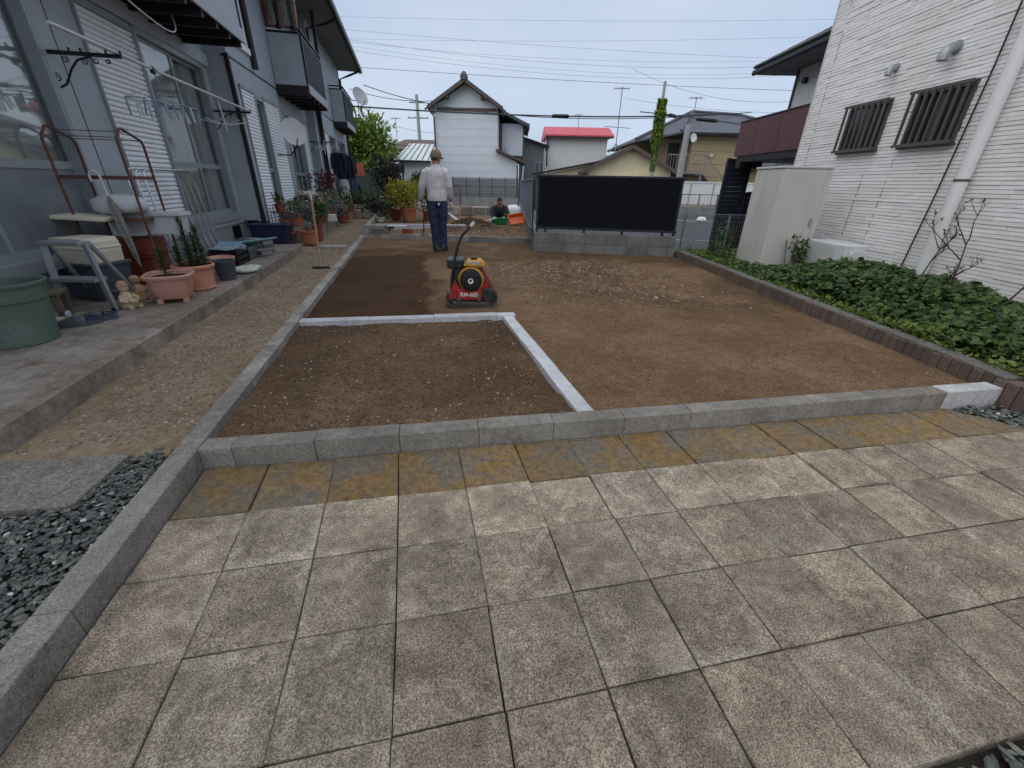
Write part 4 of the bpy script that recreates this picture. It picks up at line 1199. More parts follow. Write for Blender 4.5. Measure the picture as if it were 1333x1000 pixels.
# red-brown drawer box under the rack
t = T('storage_box', 'red-brown plastic storage box standing under the rusty rack', 'box', 3.55, -1.86, PZ)
boxp('body', m_rustbox, t, -.24, .20, -.17, .18, 0, .30, bev=.012)
boxp('upper_drawer', m_rustbox, t, -.25, .21, -.18, .18, .315, .49, bev=.012)
boxp('rim', m_rustbox, t, -.262, .222, -.192, .192, .298, .318)
# folded chairs with chrome frames leaning by the shutter
for k in range(3):
    t = T('folding_frame', ['folded chrome tube frame closest to the ribbed shutter', 'middle one of the folded chrome tube frames by the shutter', 'outermost folded chrome tube frame, facing the yard'][k], 'folding frame', 4.62 + .07 * k, -2.0 + .045 * k, PZ, 0, 'folded frames by the shutter')
    tl = -.10
    hw = .62
    tubep('frame', m_chrome, t, [(.14, -hw, 0), (.14 + tl * .85, -hw, 1.0), (.14 + tl * .95, -hw + .05, 1.12), (.14 + tl, -hw + .12, 1.15), (.14 + tl, hw - .12, 1.15), (.14 + tl * .95, hw - .05, 1.12), (.14 + tl * .85, hw, 1.0), (.14, hw, 0)], .0115, 8)
    tubep('leg', m_chrome, t, [(.10, -hw + .03, .02), (.02, -hw + .03, .62)], .010, 8)
    tubep('leg', m_chrome, t, [(.10, hw - .03, .02), (.02, hw - .03, .62)], .010, 8)
    tubep('cross_bar', m_chrome, t, [(.105, -hw + .03, .08), (.105, hw - .03, .08)], .009, 8)
# aluminium step stool
t = T('step_ladder', 'two-step aluminium stepladder opened on the porch in front of the grey bin', 'stepladder', 2.55, -1.90, PZ)
def beam(name, mat, par, a, b_, w, d):
    a, b_ = Vector(a), Vector(b_); q = (b_ - a); ln = q.length
    m = Matrix.Translation(a) @ q.to_track_quat('Z', 'Y').to_matrix().to_4x4()
    return MB().box(-w / 2, w / 2, -d / 2, d / 2, 0, ln, bev=.003, mat=m).build(name, mat, par)
for y in (-.10, .30):
    pass
P1, P2 = Vector((.33, -.15, 0)), Vector((.29, -.13, .57))        # near-yard side rail
Q1, Q2 = Vector((-.09, -.07, 0)), Vector((-.05, -.05, .57))
beam('rail', m_alu, t, P1, P2, .026, .05); beam('rail', m_alu, t, Q1, Q2, .026, .05)
beam('rear_leg', m_alu, t, P1 + Vector((0, .42, 0)), P2 + Vector((0, .05, -.01)), .022, .035)
beam('rear_leg', m_alu, t, Q1 + Vector((0, .42, 0)), Q2 + Vector((0, .05, -.01)), .022, .035)
def tread(z, f): 
    a = P1.lerp(P2, f); c = Q1.lerp(Q2, f)
    m = Matrix.Translation((a + c) / 2) @ Matrix.Rotation(math.atan2((a - c).y, (a - c).x), 4, 'Z')
    h = (a - c).length / 2
    return MB().box(-h, h, -.06, .06, -.02, .012, bev=.004, mat=m).build('tread', m_alu, t)
tread(0, .48); tread(0, 1.0)
beam('cross_bar', m_alu, t, P1 + Vector((-.01, .38, .08)), Q1 + Vector((.01, .38, .08)), .015, .02)
for q in (P1, Q1): boxp('rubber_foot', m_black, t, q.x - .016, q.x + .016, q.y - .028, q.y + .028, 0, .025)
# grey bin with cream foam box on top
t = T('storage_bin', 'slate-grey plastic storage bin behind the stepladder', 'bin', 2.95, -1.93, PZ, R(-25))
part('body', m_bin, t, lambda b: b.prism([(-.19, 0), (.17, 0), (.205, .33), (-.225, .33)], -.15, .16, 'xz'))
boxp('rim', m_bin, t, -.24, .22, -.175, .185, .315, .345, bev=.006)
for k in range(5): boxp('rib', m_bin, t, -.19 + .08 * k, -.165 + .08 * k, -.163, -.148, .03, .31)
t = T('foam_box', 'cream foam box resting on the grey bin behind the stepladder', 'box', 2.95, -1.93, PZ + .345, R(-25))
part('body', m_cream, t, lambda b: b.prism([(-.21, 0), (.18, 0), (.195, .1), (.19, .18), (.165, .215), (-.19, .215), (-.215, .18), (-.21, .1)], -.15, .15, 'xz'))
boxp('lid_ridge', m_cream, t, -.22, .20, -.158, .158, .12, .142, bev=.005)
# green tub
t = T('garden_tub', 'big scuffed green plastic tub at the near end of the porch', 'tub', 1.62, -1.72, PZ)
MB().lathe([(.18, 0), (.19, .006), (.205, .14), (.222, .30), (.232, .305), (.236, .40), (.25, .402), (.253, .42), (.243, .425), (.226, .41), (.215, .3), (.18, .02)], 40).build('body', m_gtub, t, True, 30)
tubep('handle', m_chrome, t, [(.245 * math.cos(a), .245 * math.sin(a), .40 - .12 * math.sin((a - .2) / 2.4 * PI)) for a in [.2 + 2.4 * i / 14 for i in range(15)]], .004, 6)
# wooden stool, shoes
t = T('wooden_stool', 'low weathered wooden stool beside the green tub', 'stool', 2.22, -2.0, PZ, R(14))
boxp('seat', m_wood_old, t, -.20, .20, -.10, .10, .19, .222, bev=.004)
for x in (-.165, .165):
    for y in (-.07, .07): boxp('leg', m_wood_old, t, x - .02, x + .02, y - .02, y + .02, 0, .19)
boxp('apron', m_wood_old, t, -.145, .145, -.08, -.06, .13, .188)
def shoe(name, label, u, v, rz, mat, sole, strap=None, holes=True, group=None):
    t = T(name, label, 'shoe', u, v, PZ, rz, group)
    def outline(k, w):   # along y from heel (0) to toe (1)
        return w * (0.75 + .25 * math.sin(PI * min(1, k * 1.15)) + .14 * math.sin(PI * k) ** 2) * (1 if k > .08 else .7 + k * 3.7) * (1 if k < .86 else math.sqrt(max(0.02, 1 - ((k - .86) / .145) ** 2)))
    b = MB(); n = 16; vs = []
    for zz in (0, .024):
        for i in range(n + 1): vs.append((outline(i / n, .046), -.13 + .26 * i / n, zz))
        for i in range(n, -1, -1): vs.append((-outline(i / n, .046), -.13 + .26 * i / n, zz))
    m_ = 2 * (n + 1)
    b.add(vs, [tuple(range(m_))[::-1], tuple(range(m_, 2 * m_))] + [(k, (k + 1) % m_, m_ + (k + 1) % m_, m_ + k) for k in range(m_)])
    b.build('sole', sole, t)
    b = MB(); vs = []; rows = 12; seg = 10
    for i in range(rows + 1):
        k = .34 + .65 * i / rows; w = outline(min(k, .985), .045); h = .055 * (1 - ((k - .45) / .62) ** 2 * .75) if holes else .07 * (1 - ((k - .34) / .7) ** 2 * .8)
        for q in range(seg + 1):
            a = PI * q / seg; vs.append((w * math.cos(a), -.13 + .26 * k, .022 + max(.008, h) * math.sin(a) ** .8))
    b.add(vs, [(i * (seg + 1) + q, i * (seg + 1) + q + 1, (i + 1) * (seg + 1) + q + 1, (i + 1) * (seg + 1) + q) for i in range(rows) for q in range(seg)])
    b.build('upper', mat, t, True, 80)
    if strap: tubep('strap', strap, t, [(.044 * math.cos(a), -.055 - .072 * math.sin(a), .055 - .006 * math.sin(a)) for a in [PI * i / 12 for i in range(13)]], .008, 6)
    if holes:
        for i in range(3):
            for s in (-1, 1): MB().lathe([(.0075, 0), (.0075, .003)], 8, (s * .030, .03 + .028 * i, .068 - .012 * i)).build('vent_hole', m_black, t)
    else:
        boxp('heel_counter', mat, t, -.036, .036, -.128, -.10, .022, .075, bev=.012)
    return t
shoe('clog', 'grey rubber clog with navy strap, on the side of the green tub', 1.97, -1.58, R(118), m_blue_rub, m_blue_rub, m_navy_rub, True, 'pair of grey clogs')
shoe('clog', 'grey rubber clog with navy strap, on the side of the stepladder', 2.09, -1.53, R(112), m_blue_rub, m_blue_rub, m_navy_rub, True, 'pair of grey clogs')
shoe('sneaker', 'worn pale sneaker sticking out from under the wooden stool', 2.10, -1.86, R(110), m_paper, m_cream, None, False, 'pair of worn sneakers')
shoe('sneaker', 'worn pale sneaker tucked between the stool and the green tub', 2.0, -1.93, R(115), m_paper, m_cream, None, False, 'pair of worn sneakers')
# two small clay figurines
def figurine(label, u, v, mat, mat2, rz, lute):
    t = T('figurine', label, 'figurine', u, v, PZ, rz)
    b = MB().lathe([(.055, 0), (.062, .02), (.058, .06), (.05, .10), (.035, .135), (.02, .15)], 14).lathe([(.012, .14), (.034, .155), (.042, .18), (.036, .205), (.015, .218)], 14)
    b.tube([(.045, 0, .11), (.075, -.03, .08), (.05, -.065, .07)], [.016, .015, .012], 8).tube([(-.045, 0, .11), (-.07, -.03, .075), (-.03, -.065, .06)], [.016, .015, .012], 8)
    b.tube([(.03, -.02, .02), (.04, -.09, .018)], [.024, .02], 8).tube([(-.03, -.02, .02), (-.04, -.09, .018)], [.024, .02], 8)
    b.build('body', mat, t, True, 60)
    MB().lathe([(.045, 0), (.047, .012), (.034, .03), (.03, .045), (.012, .05)] if not lute else [(.043, 0), (.04, .016), (.02, .03)], 14, (0, 0, .192)).build('hat', mat2, t, True, 50)
    if lute: MB().lathe([(.05, -.012), (.05, .012)], 14, (-.03, -.085, .05), 'y').tube([(-.03, -.085, .05), (.09, -.07, .16)], .008, 6).build('instrument', m_wood, t, True)
    else: MB().lathe([(.03, 0), (.034, .02), (.026, .03)], 12, (0, -.085, .055)).build('bowl', m_fig2, t, True)
    return t
figurine('clay gnome figurine with a tall hat at the foot of the stepladder', 2.48, -1.50, m_fig2, m_fig, R(60), False)
figurine('clay figurine holding a round drum beside the red-brown box', 2.82, -1.58, m_fig, m_fig, R(50), True)

# ------------------------------------------------------------------ plants
def leafcloud(b, c, rad, n, size, r, up=0.3, shell=.5, aspect=.5, droop=.2, gaps=0):
    lobes = [(Vector((r.uniform(-1, 1), r.uniform(-1, 1), r.uniform(-.8, 1))) * .62, r.uniform(.32, .58)) for _ in range(max(6, n // 90))]
    for _ in range(n):
        lc, lr = r.choice(lobes)
        d = Vector((r.gauss(0, 1), r.gauss(0, 1), r.gauss(0, 1))).normalized()
        q = lc + d * lr * (shell + (1 - shell) * r.random())
        p = Vector((c[0] + q.x * rad[0], c[1] + q.y * rad[1], c[2] + q.z * rad[2]))
        dd = (d + Vector((r.gauss(0, .5), r.gauss(0, .5), r.gauss(up, .5)))).normalized()
        nn = (d * .6 + Vector((r.gauss(0, .4), r.gauss(0, .4), .8))).normalized()
        s = size * r.uniform(.6, 1.3)
        b.leaf(p, dd, nn, s, s * aspect, .25, droop * r.random())
def lily(b, st, x, y, z, h, r, n=70, ln=.075):
    st.tube([(x, y, z), (x + r.gauss(0, .01), y + r.gauss(0, .01), z + h)], .006, 5)
    for k in range(n):
        f = k / n; a = k * 2.4 + r.random()
        q = Vector((math.cos(a), math.sin(a), r.uniform(.1, .9) + f * .6))
        l = ln * (1.15 - .5 * f) * r.uniform(.8, 1.2)
        b.leaf((x, y, z + h * (.06 + .94 * f)), q, (0, 0, 1), l, l * .2, .2, .25)
rp = random.Random(44)
def pot(t, prof, mat, soil_r, soil_z, sq=None, n=32):
    MB().lathe(prof, n, sq=sq).build('pot', mat, t, True, 35)
    MB().lathe([(soil_r, soil_z - .015), (soil_r, soil_z)], n, sq=sq).build('potting_soil', m_potsoil, t)
t = T('potted_plant', 'square pink pot on feet with one leafy lily stem', 'potted plant', 2.70, -1.22, PZ, R(12))
pot(t, [(.11, .035), (.125, .04), (.15, .10), (.165, .20), (.168, .225), (.19, .228), (.195, .25), (.185, .262), (.165, .258), (.15, .2), (.12, .06)], m_pink, .150, .225, 4, 40)
for a in (45, 135, 225, 315): boxp('foot', m_pink, t, .10 * math.copysign(1, math.cos(R(a))) - .022, .10 * math.copysign(1, math.cos(R(a))) + .022, .10 * math.copysign(1, math.sin(R(a))) - .022, .10 * math.copysign(1, math.sin(R(a))) + .022, 0, .045)
b, s_ = MB(), MB(); lily(b, s_, -.02, .02, .22, .26, rp, 110, .07); s_.build('stem', l_mid, t); tag(b.build('leaves', l_mid, t), kind='stuff')
t = T('potted_plant', 'round terracotta pot with three tall leafy lilies', 'potted plant', 3.20, -1.22, PZ)
pot(t, [(.145, 0), (.15, .005), (.155, .02), (.148, .025), (.165, .22), (.19, .224), (.195, .245), (.185, .258), (.165, .25), (.15, .1), (.14, .03)], m_terra_pink, .160, .225)
b, s_ = MB(), MB()
for (x, y, h, n) in ((-.02, .03, .48, 170), (.09, .06, .40, 130), (-.10, -.02, .22, 90), (.03, -.06, .27, 90), (.02, .10, .33, 100)): lily(b, s_, x, y, .22, h, rp, n, .085)
s_.build('stem', l_mid, t); tag(b.build('leaves', l_mid, t), kind='stuff')
t = T('flower_pot', 'plain grey pot behind the terracotta lilies', 'pot', 3.66, -1.10, PZ)
pot(t, [(.085, 0), (.11, .19), (.118, .20), (.118, .22), (.105, .22), (.09, .05)], m_bin, .1, .18)
t = T('flower_pot', 'empty pink pot with flared rim behind the lily pots', 'pot', 3.98, -1.25, PZ)
pot(t, [(.08, 0), (.12, .17), (.15, .18), (.152, .205), (.14, .21), (.118, .18), (.09, .04)], m_pink, .112, .15)
# crate with papers, printed bag
t = T('plastic_crate', 'black plastic crate with newspapers on the porch', 'crate', 4.72, -1.42, PZ)
for z in (0, .07, .14):
    part('slat_ring', m_black, t, lambda b: [b.box(-.16, .16, -.215, -.205, z, z + .05), b.box(-.16, .16, .205, .215, z, z + .05), b.box(-.165, -.155, -.205, .205, z, z + .05), b.box(.155, .165, -.205, .205, z, z + .05)])
for x in (-.16, .16):
    for y in (-.21, .21): boxp('corner_post', m_black, t, x - .012, x + .012, y - .012, y + .012, 0, .2)
boxp('base', m_black, t, -.15, .15, -.2, .2, .0, .012)
for k in range(5):
    o = MB().box(-.13, .15, -.18, .18, 0, .012, bev=.003).build('folded_newspaper', m_paper if k % 2 else m_ltblue)
    o.location = L(4.72 + .02 * k, -1.43 + .01 * (k % 3), PZ + .195 + .0125 * k); o.rotation_euler = (.03 * (k - 2), .02, AZ + .18 * (k - 2))
    tag(o, ['blue folded paper at the bottom of the heap on the crate', 'grey newspaper second from the bottom on the crate', 'blue folded paper in the middle of the crate heap', 'grey newspaper just under the top one on the crate', 'blue folded paper topmost on the black crate'][k], 'newspaper', 'newspapers on the crate')
for k in range(4):
    o = MB().box(-.035, .035, -.34, .34, 0, .018, bev=.004).build('teal_strip', m_teal if k != 1 else m_ltblue)
    o.location = L(5.2 + .04 * k, -1.55 + .10 * k, PZ + .17 + .02 * k); o.rotation_euler = (0.02, 0, AZ - .55 - .05 * k)
    tag(o, ['lowest teal plastic strip in the pile beside the newspapers', 'light-blue plastic strip between the teal ones', 'teal plastic strip lying just above the light-blue one', 'topmost teal plastic strip of the pile'][k], 'strip', 'teal strips on the porch')
o = MB().box(-.25, .25, -.3, .3, 0, .165, bev=.01).build('cardboard_box', m_bin); o.location = L(5.25, -1.5, PZ); o.rotation_euler = (0, 0, AZ); tag(o, 'low dark box under the teal strips', 'box')
bag('printed_bag', 'flat plastic bag with flowery print on the porch edge', 'bag', 4.12, -1.04, PZ, .15, .20, .035, m_print, 9, R(-20))
# hollow concrete blocks
def cblock(label, u, v, z, rz, group=None):
    t = T('concrete_block', label, 'block', u, v, z, rz, group)
    b = MB()
    for y0, y1 in ((-.195, -.165), (-.075, -.045), (.045, .075), (.165, .195)): b.box(-.092, .092, y0, y1, 0.0, .0999)
    b.box(-.095, .095, -.195, .195, 0, .028).box(-.095, .095, -.195, .195, .072, .1)
    b.build('body', m_block, t)
    return t
cblock('hollow concrete block at the bottom of the stack on the porch', 5.85, -1.36, PZ, R(58), None)
cblock('hollow concrete block lying on top of the stack', 5.83, -1.37, PZ + .102, R(60), None)
cblock('hollow concrete block lying alone before the stack', 5.42, -1.30, PZ, R(62), None)
# blue trough in the gap between the porches
t = T('planter_trough', 'deep blue plastic trough between the two porches', 'trough', 7.32, -1.56, .0)
part('body', m_bluepl, t, lambda b: b.prism([(-.28, 0.02), (.28, 0.02), (.33, .44), (-.33, .44)], -.2, .2, 'xz'))
boxp('rim', m_bluepl, t, -.35, .35, -.215, .215, .42, .46, bev=.008)
# rake standing on the path
t = T('rake', 'wooden-handled rake standing upright on the earth path', 'rake', 4.95, -.32, .03, R(0))
tubep('handle', m_wood, t, [(0, 0, .02), (.02, .01, .5), (.03, .02, .98)], .013, 8)
tubep('grip_wrap', m_wplast, t, [(.0294, .0195, .95), (.031, .021, 1.07)], .016, 8)
boxp('head', m_grimy, t, -.12, .12, -.015, .015, 0.0, .03, bev=.003)
for k in range(9): boxp('tine', m_grimy, t, -.11 + .0275 * k - .003, -.11 + .0275 * k + .003, -.012, -.006, -.03, .004)

# potted plants along the raised porch
Z1 = .28
def potplant(label, u, v, z, r, h, pm, leaf, cr, n, size, cz=None, asp=.5, name='potted_plant', flowers=0, seed=0, sq=None):
    t = T(name, label, 'potted plant', u, v, z, rp.uniform(-.5, .5))
    pot(t, [(r * .72, 0), (r * .95, h * .85), (r * 1.08, h * .86), (r * 1.1, h), (r * .98, h), (r * .9, h * .8), (r * .7, .02)], pm, r * .92, h * .88, sq, 20)
    b = MB(); rr = random.Random(seed + int(u * 31))
    c = (0, 0, h + (cz if cz is not None else cr[2] * .8))
    leafcloud(b, c, cr, n, size, rr, aspect=asp)
    tag(b.build('foliage', leaf, t), kind='stuff')
    if flowers:
        f = MB(); leafcloud(f, (0, 0, c[2] + cr[2] * .2), (cr[0] * 1.02, cr[1] * 1.02, cr[2] * .95), flowers, size * .9, rr, aspect=.9); tag(f.build('flowers', l_flw, t), kind='stuff')
    st = MB()
    for k in range(3): st.tube([(rr.gauss(0, r * .3), rr.gauss(0, r * .3), h * .8), (rr.gauss(0, cr[0] * .4), rr.gauss(0, cr[1] * .4), c[2])], .006, 5)
    st.build('stem', m_brown, t)
    return t
t = T('plant_stand', 'black wire plant stand with curled back beside the white shutter', 'plant stand', 7.95, -1.50, .02)
for x in (-.16, .16):
    for y in (-.1, .1): tubep('leg', m_black, t, [(x, y, 0), (x, y, .68)], .007, 6)
for z in (.30, .60):
    tubep('shelf_ring', m_black, t, [(-.16, -.1, z), (.16, -.1, z), (.16, .1, z), (-.16, .1, z), (-.16, -.1, z)], .006, 6)
    part('shelf_wires', m_black, t, lambda b: [b.tube([(-.16 + .08 * k, -.1, z), (-.16 + .08 * k, .1, z)], .003, 4) for k in range(5)])
tubep('curl', m_black, t, [(-.16, .1, .68)] + arc((-.08, .68), .08, PI, 0, 8, y=.1) + arc((.08, .68), .08, PI, 0, 8, y=.1), .006, 6)
potplant('red geranium in a dark pot on top of the wire stand', 7.95, -1.50, .62, .10, .15, m_terra_dk, l_mid, (.12, .12, .11), 160, .05, flowers=32)
potplant('small terracotta pot on the lower shelf of the wire stand', 7.97, -1.46, .32, .11, .16, m_terra, l_sil, (.13, .13, .08), 120, .05)
potplant('wide red-brown bowl at the foot of the wire stand', 7.62, -1.42, .05, .20, .24, m_terra_dk, l_mid, (.1, .1, .05), 60, .05, sq=4)
potplant('broad terracotta tub with drooping pale grasses', 8.75, -1.45, Z1, .20, .27, m_terra, l_weed, (.30, .26, .14), 420, .10, asp=.15)
potplant('silver-leaved shrub spilling over the porch corner', 8.15, -1.10, .14, .12, .16, m_terra_dk, l_sil, (.24, .2, .30), 620, .055)
potplant('orange square pot with dry grey stems at the porch corner', 7.62, -.98, .05, .14, .26, m_terra, l_sil, (.17, .15, .10), 140, .05, asp=.2, sq=4)
potplant('red pot with trailing green leaves on the porch edge', 8.25, -.92, .05, .11, .32, m_terra_dk, l_mid, (.17, .15, .16), 240, .05)
potplant('pot of orange and white flowers in the thick of the porch plants', 8.95, -1.05, Z1, .14, .18, m_terra_dk, l_mid, (.30, .28, .30), 700, .06, flowers=90)
potplant('pot of white flowers with grey-green leaves by the porch edge', 9.7, -1.05, Z1, .14, .18, m_terra_dk, l_sil, (.28, .26, .26), 520, .06, flowers=50)
potplant('tall dark red-leaved shrub in a pot on the porch', 11.6, -1.22, Z1, .17, .24, m_terra_dk, l_red, (.46, .42, .46), 900, .09, .52, .35)
potplant('bushy green and white plant below the red-leaved shrub', 10.7, -1.05, Z1, .16, .2, m_terra, l_sil, (.36, .32, .30), 700, .06, flowers=60)
potplant('mixed leafy pot crowding the far side of the red-leaved shrub', 12.4, -1.0, Z1, .15, .2, m_terra_dk, l_mid, (.32, .3, .26), 520, .06, flowers=40)
potplant('dark green clipped bush in a red pot at the porch end', 13.9, -.92, Z1, .17, .24, m_terra_dk, l_gc, (.36, .34, .28), 800, .06)
potplant('silvery daisy pot overhanging the path edge', 11.6, -.86, .1, .14, .2, m_terra_dk, l_sil, (.25, .24, .22), 420, .055, flowers=50)
potplant('small terracotta pot with red blooms near the porch end', 12.9, -.84, .1, .13, .24, m_terra, l_mid, (.2, .2, .18), 300, .05, flowers=40)
o = MB().box(-.12, .12, -.12, .12, 0, .16, bev=.01).build('white_box', m_wplast); o.location = L(10.15, -.93, Z1); o.rotation_euler = (0, 0, AZ + .3); tag(o, 'small square white planter on the edge of the raised porch', 'planter')
t = T('storage_chest', 'blue-grey chest under a crumpled white sheet against the far shutter', 'chest', 10.9, -1.55, Z1)
boxp('body', m_bin, t, -.2, .2, -.5, .5, 0, .48, bev=.02)
boxp('lid', m_bluepl, t, -.22, .22, -.52, .52, .482, .55, bev=.02)
bag('white_sheet', 'crumpled white sheet lying on the blue-grey chest', 'sheet', 10.9, -1.53, Z1 + .545, .2, .40, .06, m_wplast, 17)
# satellite dishes
def dish(label, p, rz, r, tilt):
    t = thing('satellite_dish', label, 'dish', p, rz)
    b = MB(); n = 32; vs = []; rows = 8
    for side in (0, .012):
        for i in range(rows + 1):
            q = r * i / rows
            for k in range(n): vs.append((q * math.cos(2 * PI * k / n), -.18 * (q / r) ** 2 * r + side, q * 1.1 * math.sin(2 * PI * k / n)))
    fs = []
    for s in range(2):
        o = s * (rows + 1) * n
        for i in range(rows):
            for k in range(n):
                f = (o + i * n + k, o + i * n + (k + 1) % n, o + (i + 1) * n + (k + 1) % n, o + (i + 1) * n + k)
                fs.append(f if s else f[::-1])
    b.add(vs, fs, Matrix.Rotation(tilt, 4, 'X'))
    b.build('reflector', m_white, t, True, 50)
    tubep('feed_arm', m_dark, t, [(0, .02, -r * .98), (0, -.12, -r * 1.02), (0, -r * 1.0, -r * .55)], .012, 6)
    boxp('feed_horn', m_wplast, t, -.03, .03, -r * 1.12, -r * .95, -r * .62, -r * .42, bev=.01)
    tubep('mount', m_dark, t, [(0, .02, -.05), (0, .16, -.12), (0, .2, -.5)], .018, 8)
    return t
dish('white satellite dish mounted low between shutter and window', L(9.55, -1.32, 2.16), AZ + R(25), .25, R(-12))
o = MB().tube([L(9.72, -1.24, 2.0), L(9.75, -1.5, 1.72), L(9.75, -1.79, 1.72)], .016, 6).build('dish_bracket', m_dark, None, True); tag(o, 'dark wall bracket carrying the satellite dish beside the shutter', 'bracket')
dish('white satellite dish on the far balcony corner against the sky', L(19.75, -.62, 4.35), AZ + R(40), .33, R(-25))
o = MB().tube([L(19.75, -.70, 4.2), L(19.62, -.9, 4.2), L(19.62, -.98, 4.2)], .016, 6).build('dish_bracket', m_dark, None, True); tag(o, 'bracket holding the far dish to the balcony rail', 'bracket')

# ------------------------------------------------------------------ laundry
def cloth(name, label, cat, mat, p, rz, w, h, seed, col=None, sleeves=False, group=None):
    r = random.Random(seed); b = MB(); nx, nz = 14, 12; vs = []
    for side in (-1, 1):
        for j in range(nz + 1):
            f = j / nz
            for i in range(nx + 1):
                g_ = i / nx - .5
                ww = w * (.72 + .28 * min(1, f * 4)) * (1 + .06 * math.sin(f * 5 + seed))
                th = .022 + .02 * math.sin(PI * f)
                vs.append((g_ * ww, side * th * math.cos(g_ * PI) + .03 * math.sin(g_ * 17 + seed + f * 2), -h * f - .04 * abs(g_) * (1 if f < .3 else 0)))
    m_ = (nx + 1) * (nz + 1); fs = []
    for s in range(2):
        for j in range(nz):
            for i in range(nx):
                a = s * m_ + j * (nx + 1) + i; f = (a, a + 1, a + nx + 2, a + nx + 1)
                fs.append(f if s else f[::-1])
    b.add(vs, fs)
    if sleeves:
        for s in (-1, 1): b.tube([(s * w * .36, 0, -.05), (s * w * .50, .01, -.2), (s * w * .54, .0, -h * .75)], [.07, .065, .05], 8)
    o = b.build(name, mat, None, True, 80); o.location = p; o.rotation_euler = (0, 0, rz)
    if col: o.color = (*col, 1)
    return tag(o, label, cat, group)
o = MB().tube([L(13.0, -.98, 2.02), L(16.8, -.98, 2.02)], .014, 8).build('laundry_pole', m_steel, None, True); tag(o, 'dark laundry pole carrying the navy jackets', 'pole')
o = MB().tube([L(13.62, -1.8, 2.25), L(13.62, -1.2, 2.25)], .01, 6).build('support_arm', m_black, None, True); tag(o, 'black arm reaching from the far wall above the jackets', 'bracket')
o = MB().tube([L(15.3, -1.45, 2.04), L(15.3, -.85, 2.04)], .012, 6).build('support_arm', m_black, None, True); tag(o, 'black arm under the middle of the dark laundry pole', 'bracket')
cloth('jacket', 'narrow navy garment hanging nearest the dish on the dark pole', 'jacket', m_navycl, L(13.35, -.98, 1.98), AZ + .1, .34, .62, 2, None, True)
cloth('jacket', 'big navy jacket hanging on the dark laundry pole', 'jacket', m_navycl, L(14.4, -.98, 1.98), AZ + .25, .55, .74, 5, None, True)
cloth('jacket', 'black jacket behind the big navy one on the pole', 'jacket', m_dkcloth, L(15.1, -.98, 1.98), AZ + .1, .55, .72, 7, None, True)
cloth('jeans', 'faded jeans hanging below the navy jackets', 'jeans', m_denim2, L(15.6, -.93, 1.50), AZ, .36, .75, 9)
cloth('dark_trousers', 'dark trousers hanging beside the faded jeans', 'trousers', m_navycl, L(16.4, -.9, 1.1), AZ, .36, .72, 12)
cloth('white_towel', 'white cloth draped under the jackets', 'towel', m_cloth, L(13.9, -.95, 1.25), AZ + .3, .26, .6, 14, (.8, .8, .8))
t = T('spoke_hanger', 'white hanger with tangled spokes on the bracket beyond the dish', 'hanger', 13.1, -1.28, 2.25)
tubep('stem', m_wplast, t, [(0, 0, .03), (0, 0, -.35)], .01, 6)
for k in range(7): tubep('spoke', m_wplast, t, [(0, 0, -.1 - .05 * (k % 3)), (.3 * math.cos(k * .9), .3 * math.sin(k * .9), -.14 - .05 * (k % 3))], .01, 6)
t = T('drying_frame', 'white frame of a drying hanger hanging on the upper balcony', 'hanger', 10.95, -1.42, 4.86)
boxp('frame', m_wplast, t, -.32, .32, -.15, .15, -.02, .01, bev=.006)
for k in range(4): tubep('wire', m_black, t, [(0, 0, .35), ((-.3 if k % 2 else .3), (-.14 if k < 2 else .14), 0)], .004, 5)
tubep('hook', m_black, t, [(0, 0, .34), (0, 0, .52)], .006, 6)
cols = [(.25, .13, .10), (.5, .48, .46), (.2, .2, .24), (.45, .3, .24), (.6, .58, .55), (.3, .32, .36), (.55, .38, .28)]
for k in range(7):
    cloth('towel', ['red-brown', 'pale grey', 'dark slate', 'light brown', 'off-white', 'blue-grey', 'tan'][k] + ' cloth hanging from the drying frame on the upper balcony', 'towel', m_cloth, L(10.86 + .05 * (k % 3), -1.72 + .10 * k, 4.84), AZ, .11, .55, k, cols[k], False, 'cloths on the balcony frame')
t = T('step_stool', 'small white plastic stool at the end of the far porch', 'stool', 17.2, -.95, .30)
boxp('top', m_wplast, t, -.17, .17, -.13, .13, .33, .365, bev=.01)
for x in (-.13, .13):
    for y in (-.10, .10): beam('leg', m_wplast, t, (x * 1.15, y * 1.15, 0), (x, y, .335), .04, .025)
o = MB().box(-.15, .15, -.012, .012, 0, .45, bev=.004).build('notice_board', m_sign); o.location = L(17.0, -.72, 1.38); o.rotation_euler = (0, 0, AZ + .2); tag(o, 'faded orange notice board hanging at the end of the laundry', 'board')
o = MB().tube([L(17.0, -.72, 1.82), L(16.9, -.85, 2.0), L(16.8, -.98, 2.02)], .006, 5).build('board_cord', m_black, None, True); tag(o, 'cord tying the orange board to the laundry pole', 'cord')

# ------------------------------------------------------------------ plate compactor
t = thing('plate_compactor', 'small red and yellow petrol plate compactor on the bare soil', 'compactor', (-0.455, 4.43, 0.052), R(3))
b = MB(); prof = []
for i in range(21):
    x = -.275 + .55 * i / 20; e = max(0, abs(x) - .19) / .085
    prof.append((x, .085 * e * e))
poly = prof + [(x, z + .016) for x, z in prof[::-1]]
b.prism(poly, -.16, .16, 'xz'); b.build('base_plate', m_steel, t)
boxp('plate_side', m_steel, t, -.20, .20, -.155, .155, .016, .06, bev=.01)
boxp('front_cover', m_red, t, -.155, .11, -.16, -.12, .075, .19, bev=.012)
boxp('exciter_housing', m_red, t, -.17, .12, -.118, .12, .06, .185, bev=.015)
part('side_guard', m_red, t, lambda b: b.prism([(.07, .19), (.13, .185), (.245, .09), (.265, .11), (.12, .36), (.07, .36)], -.10, -.085, 'xz'))
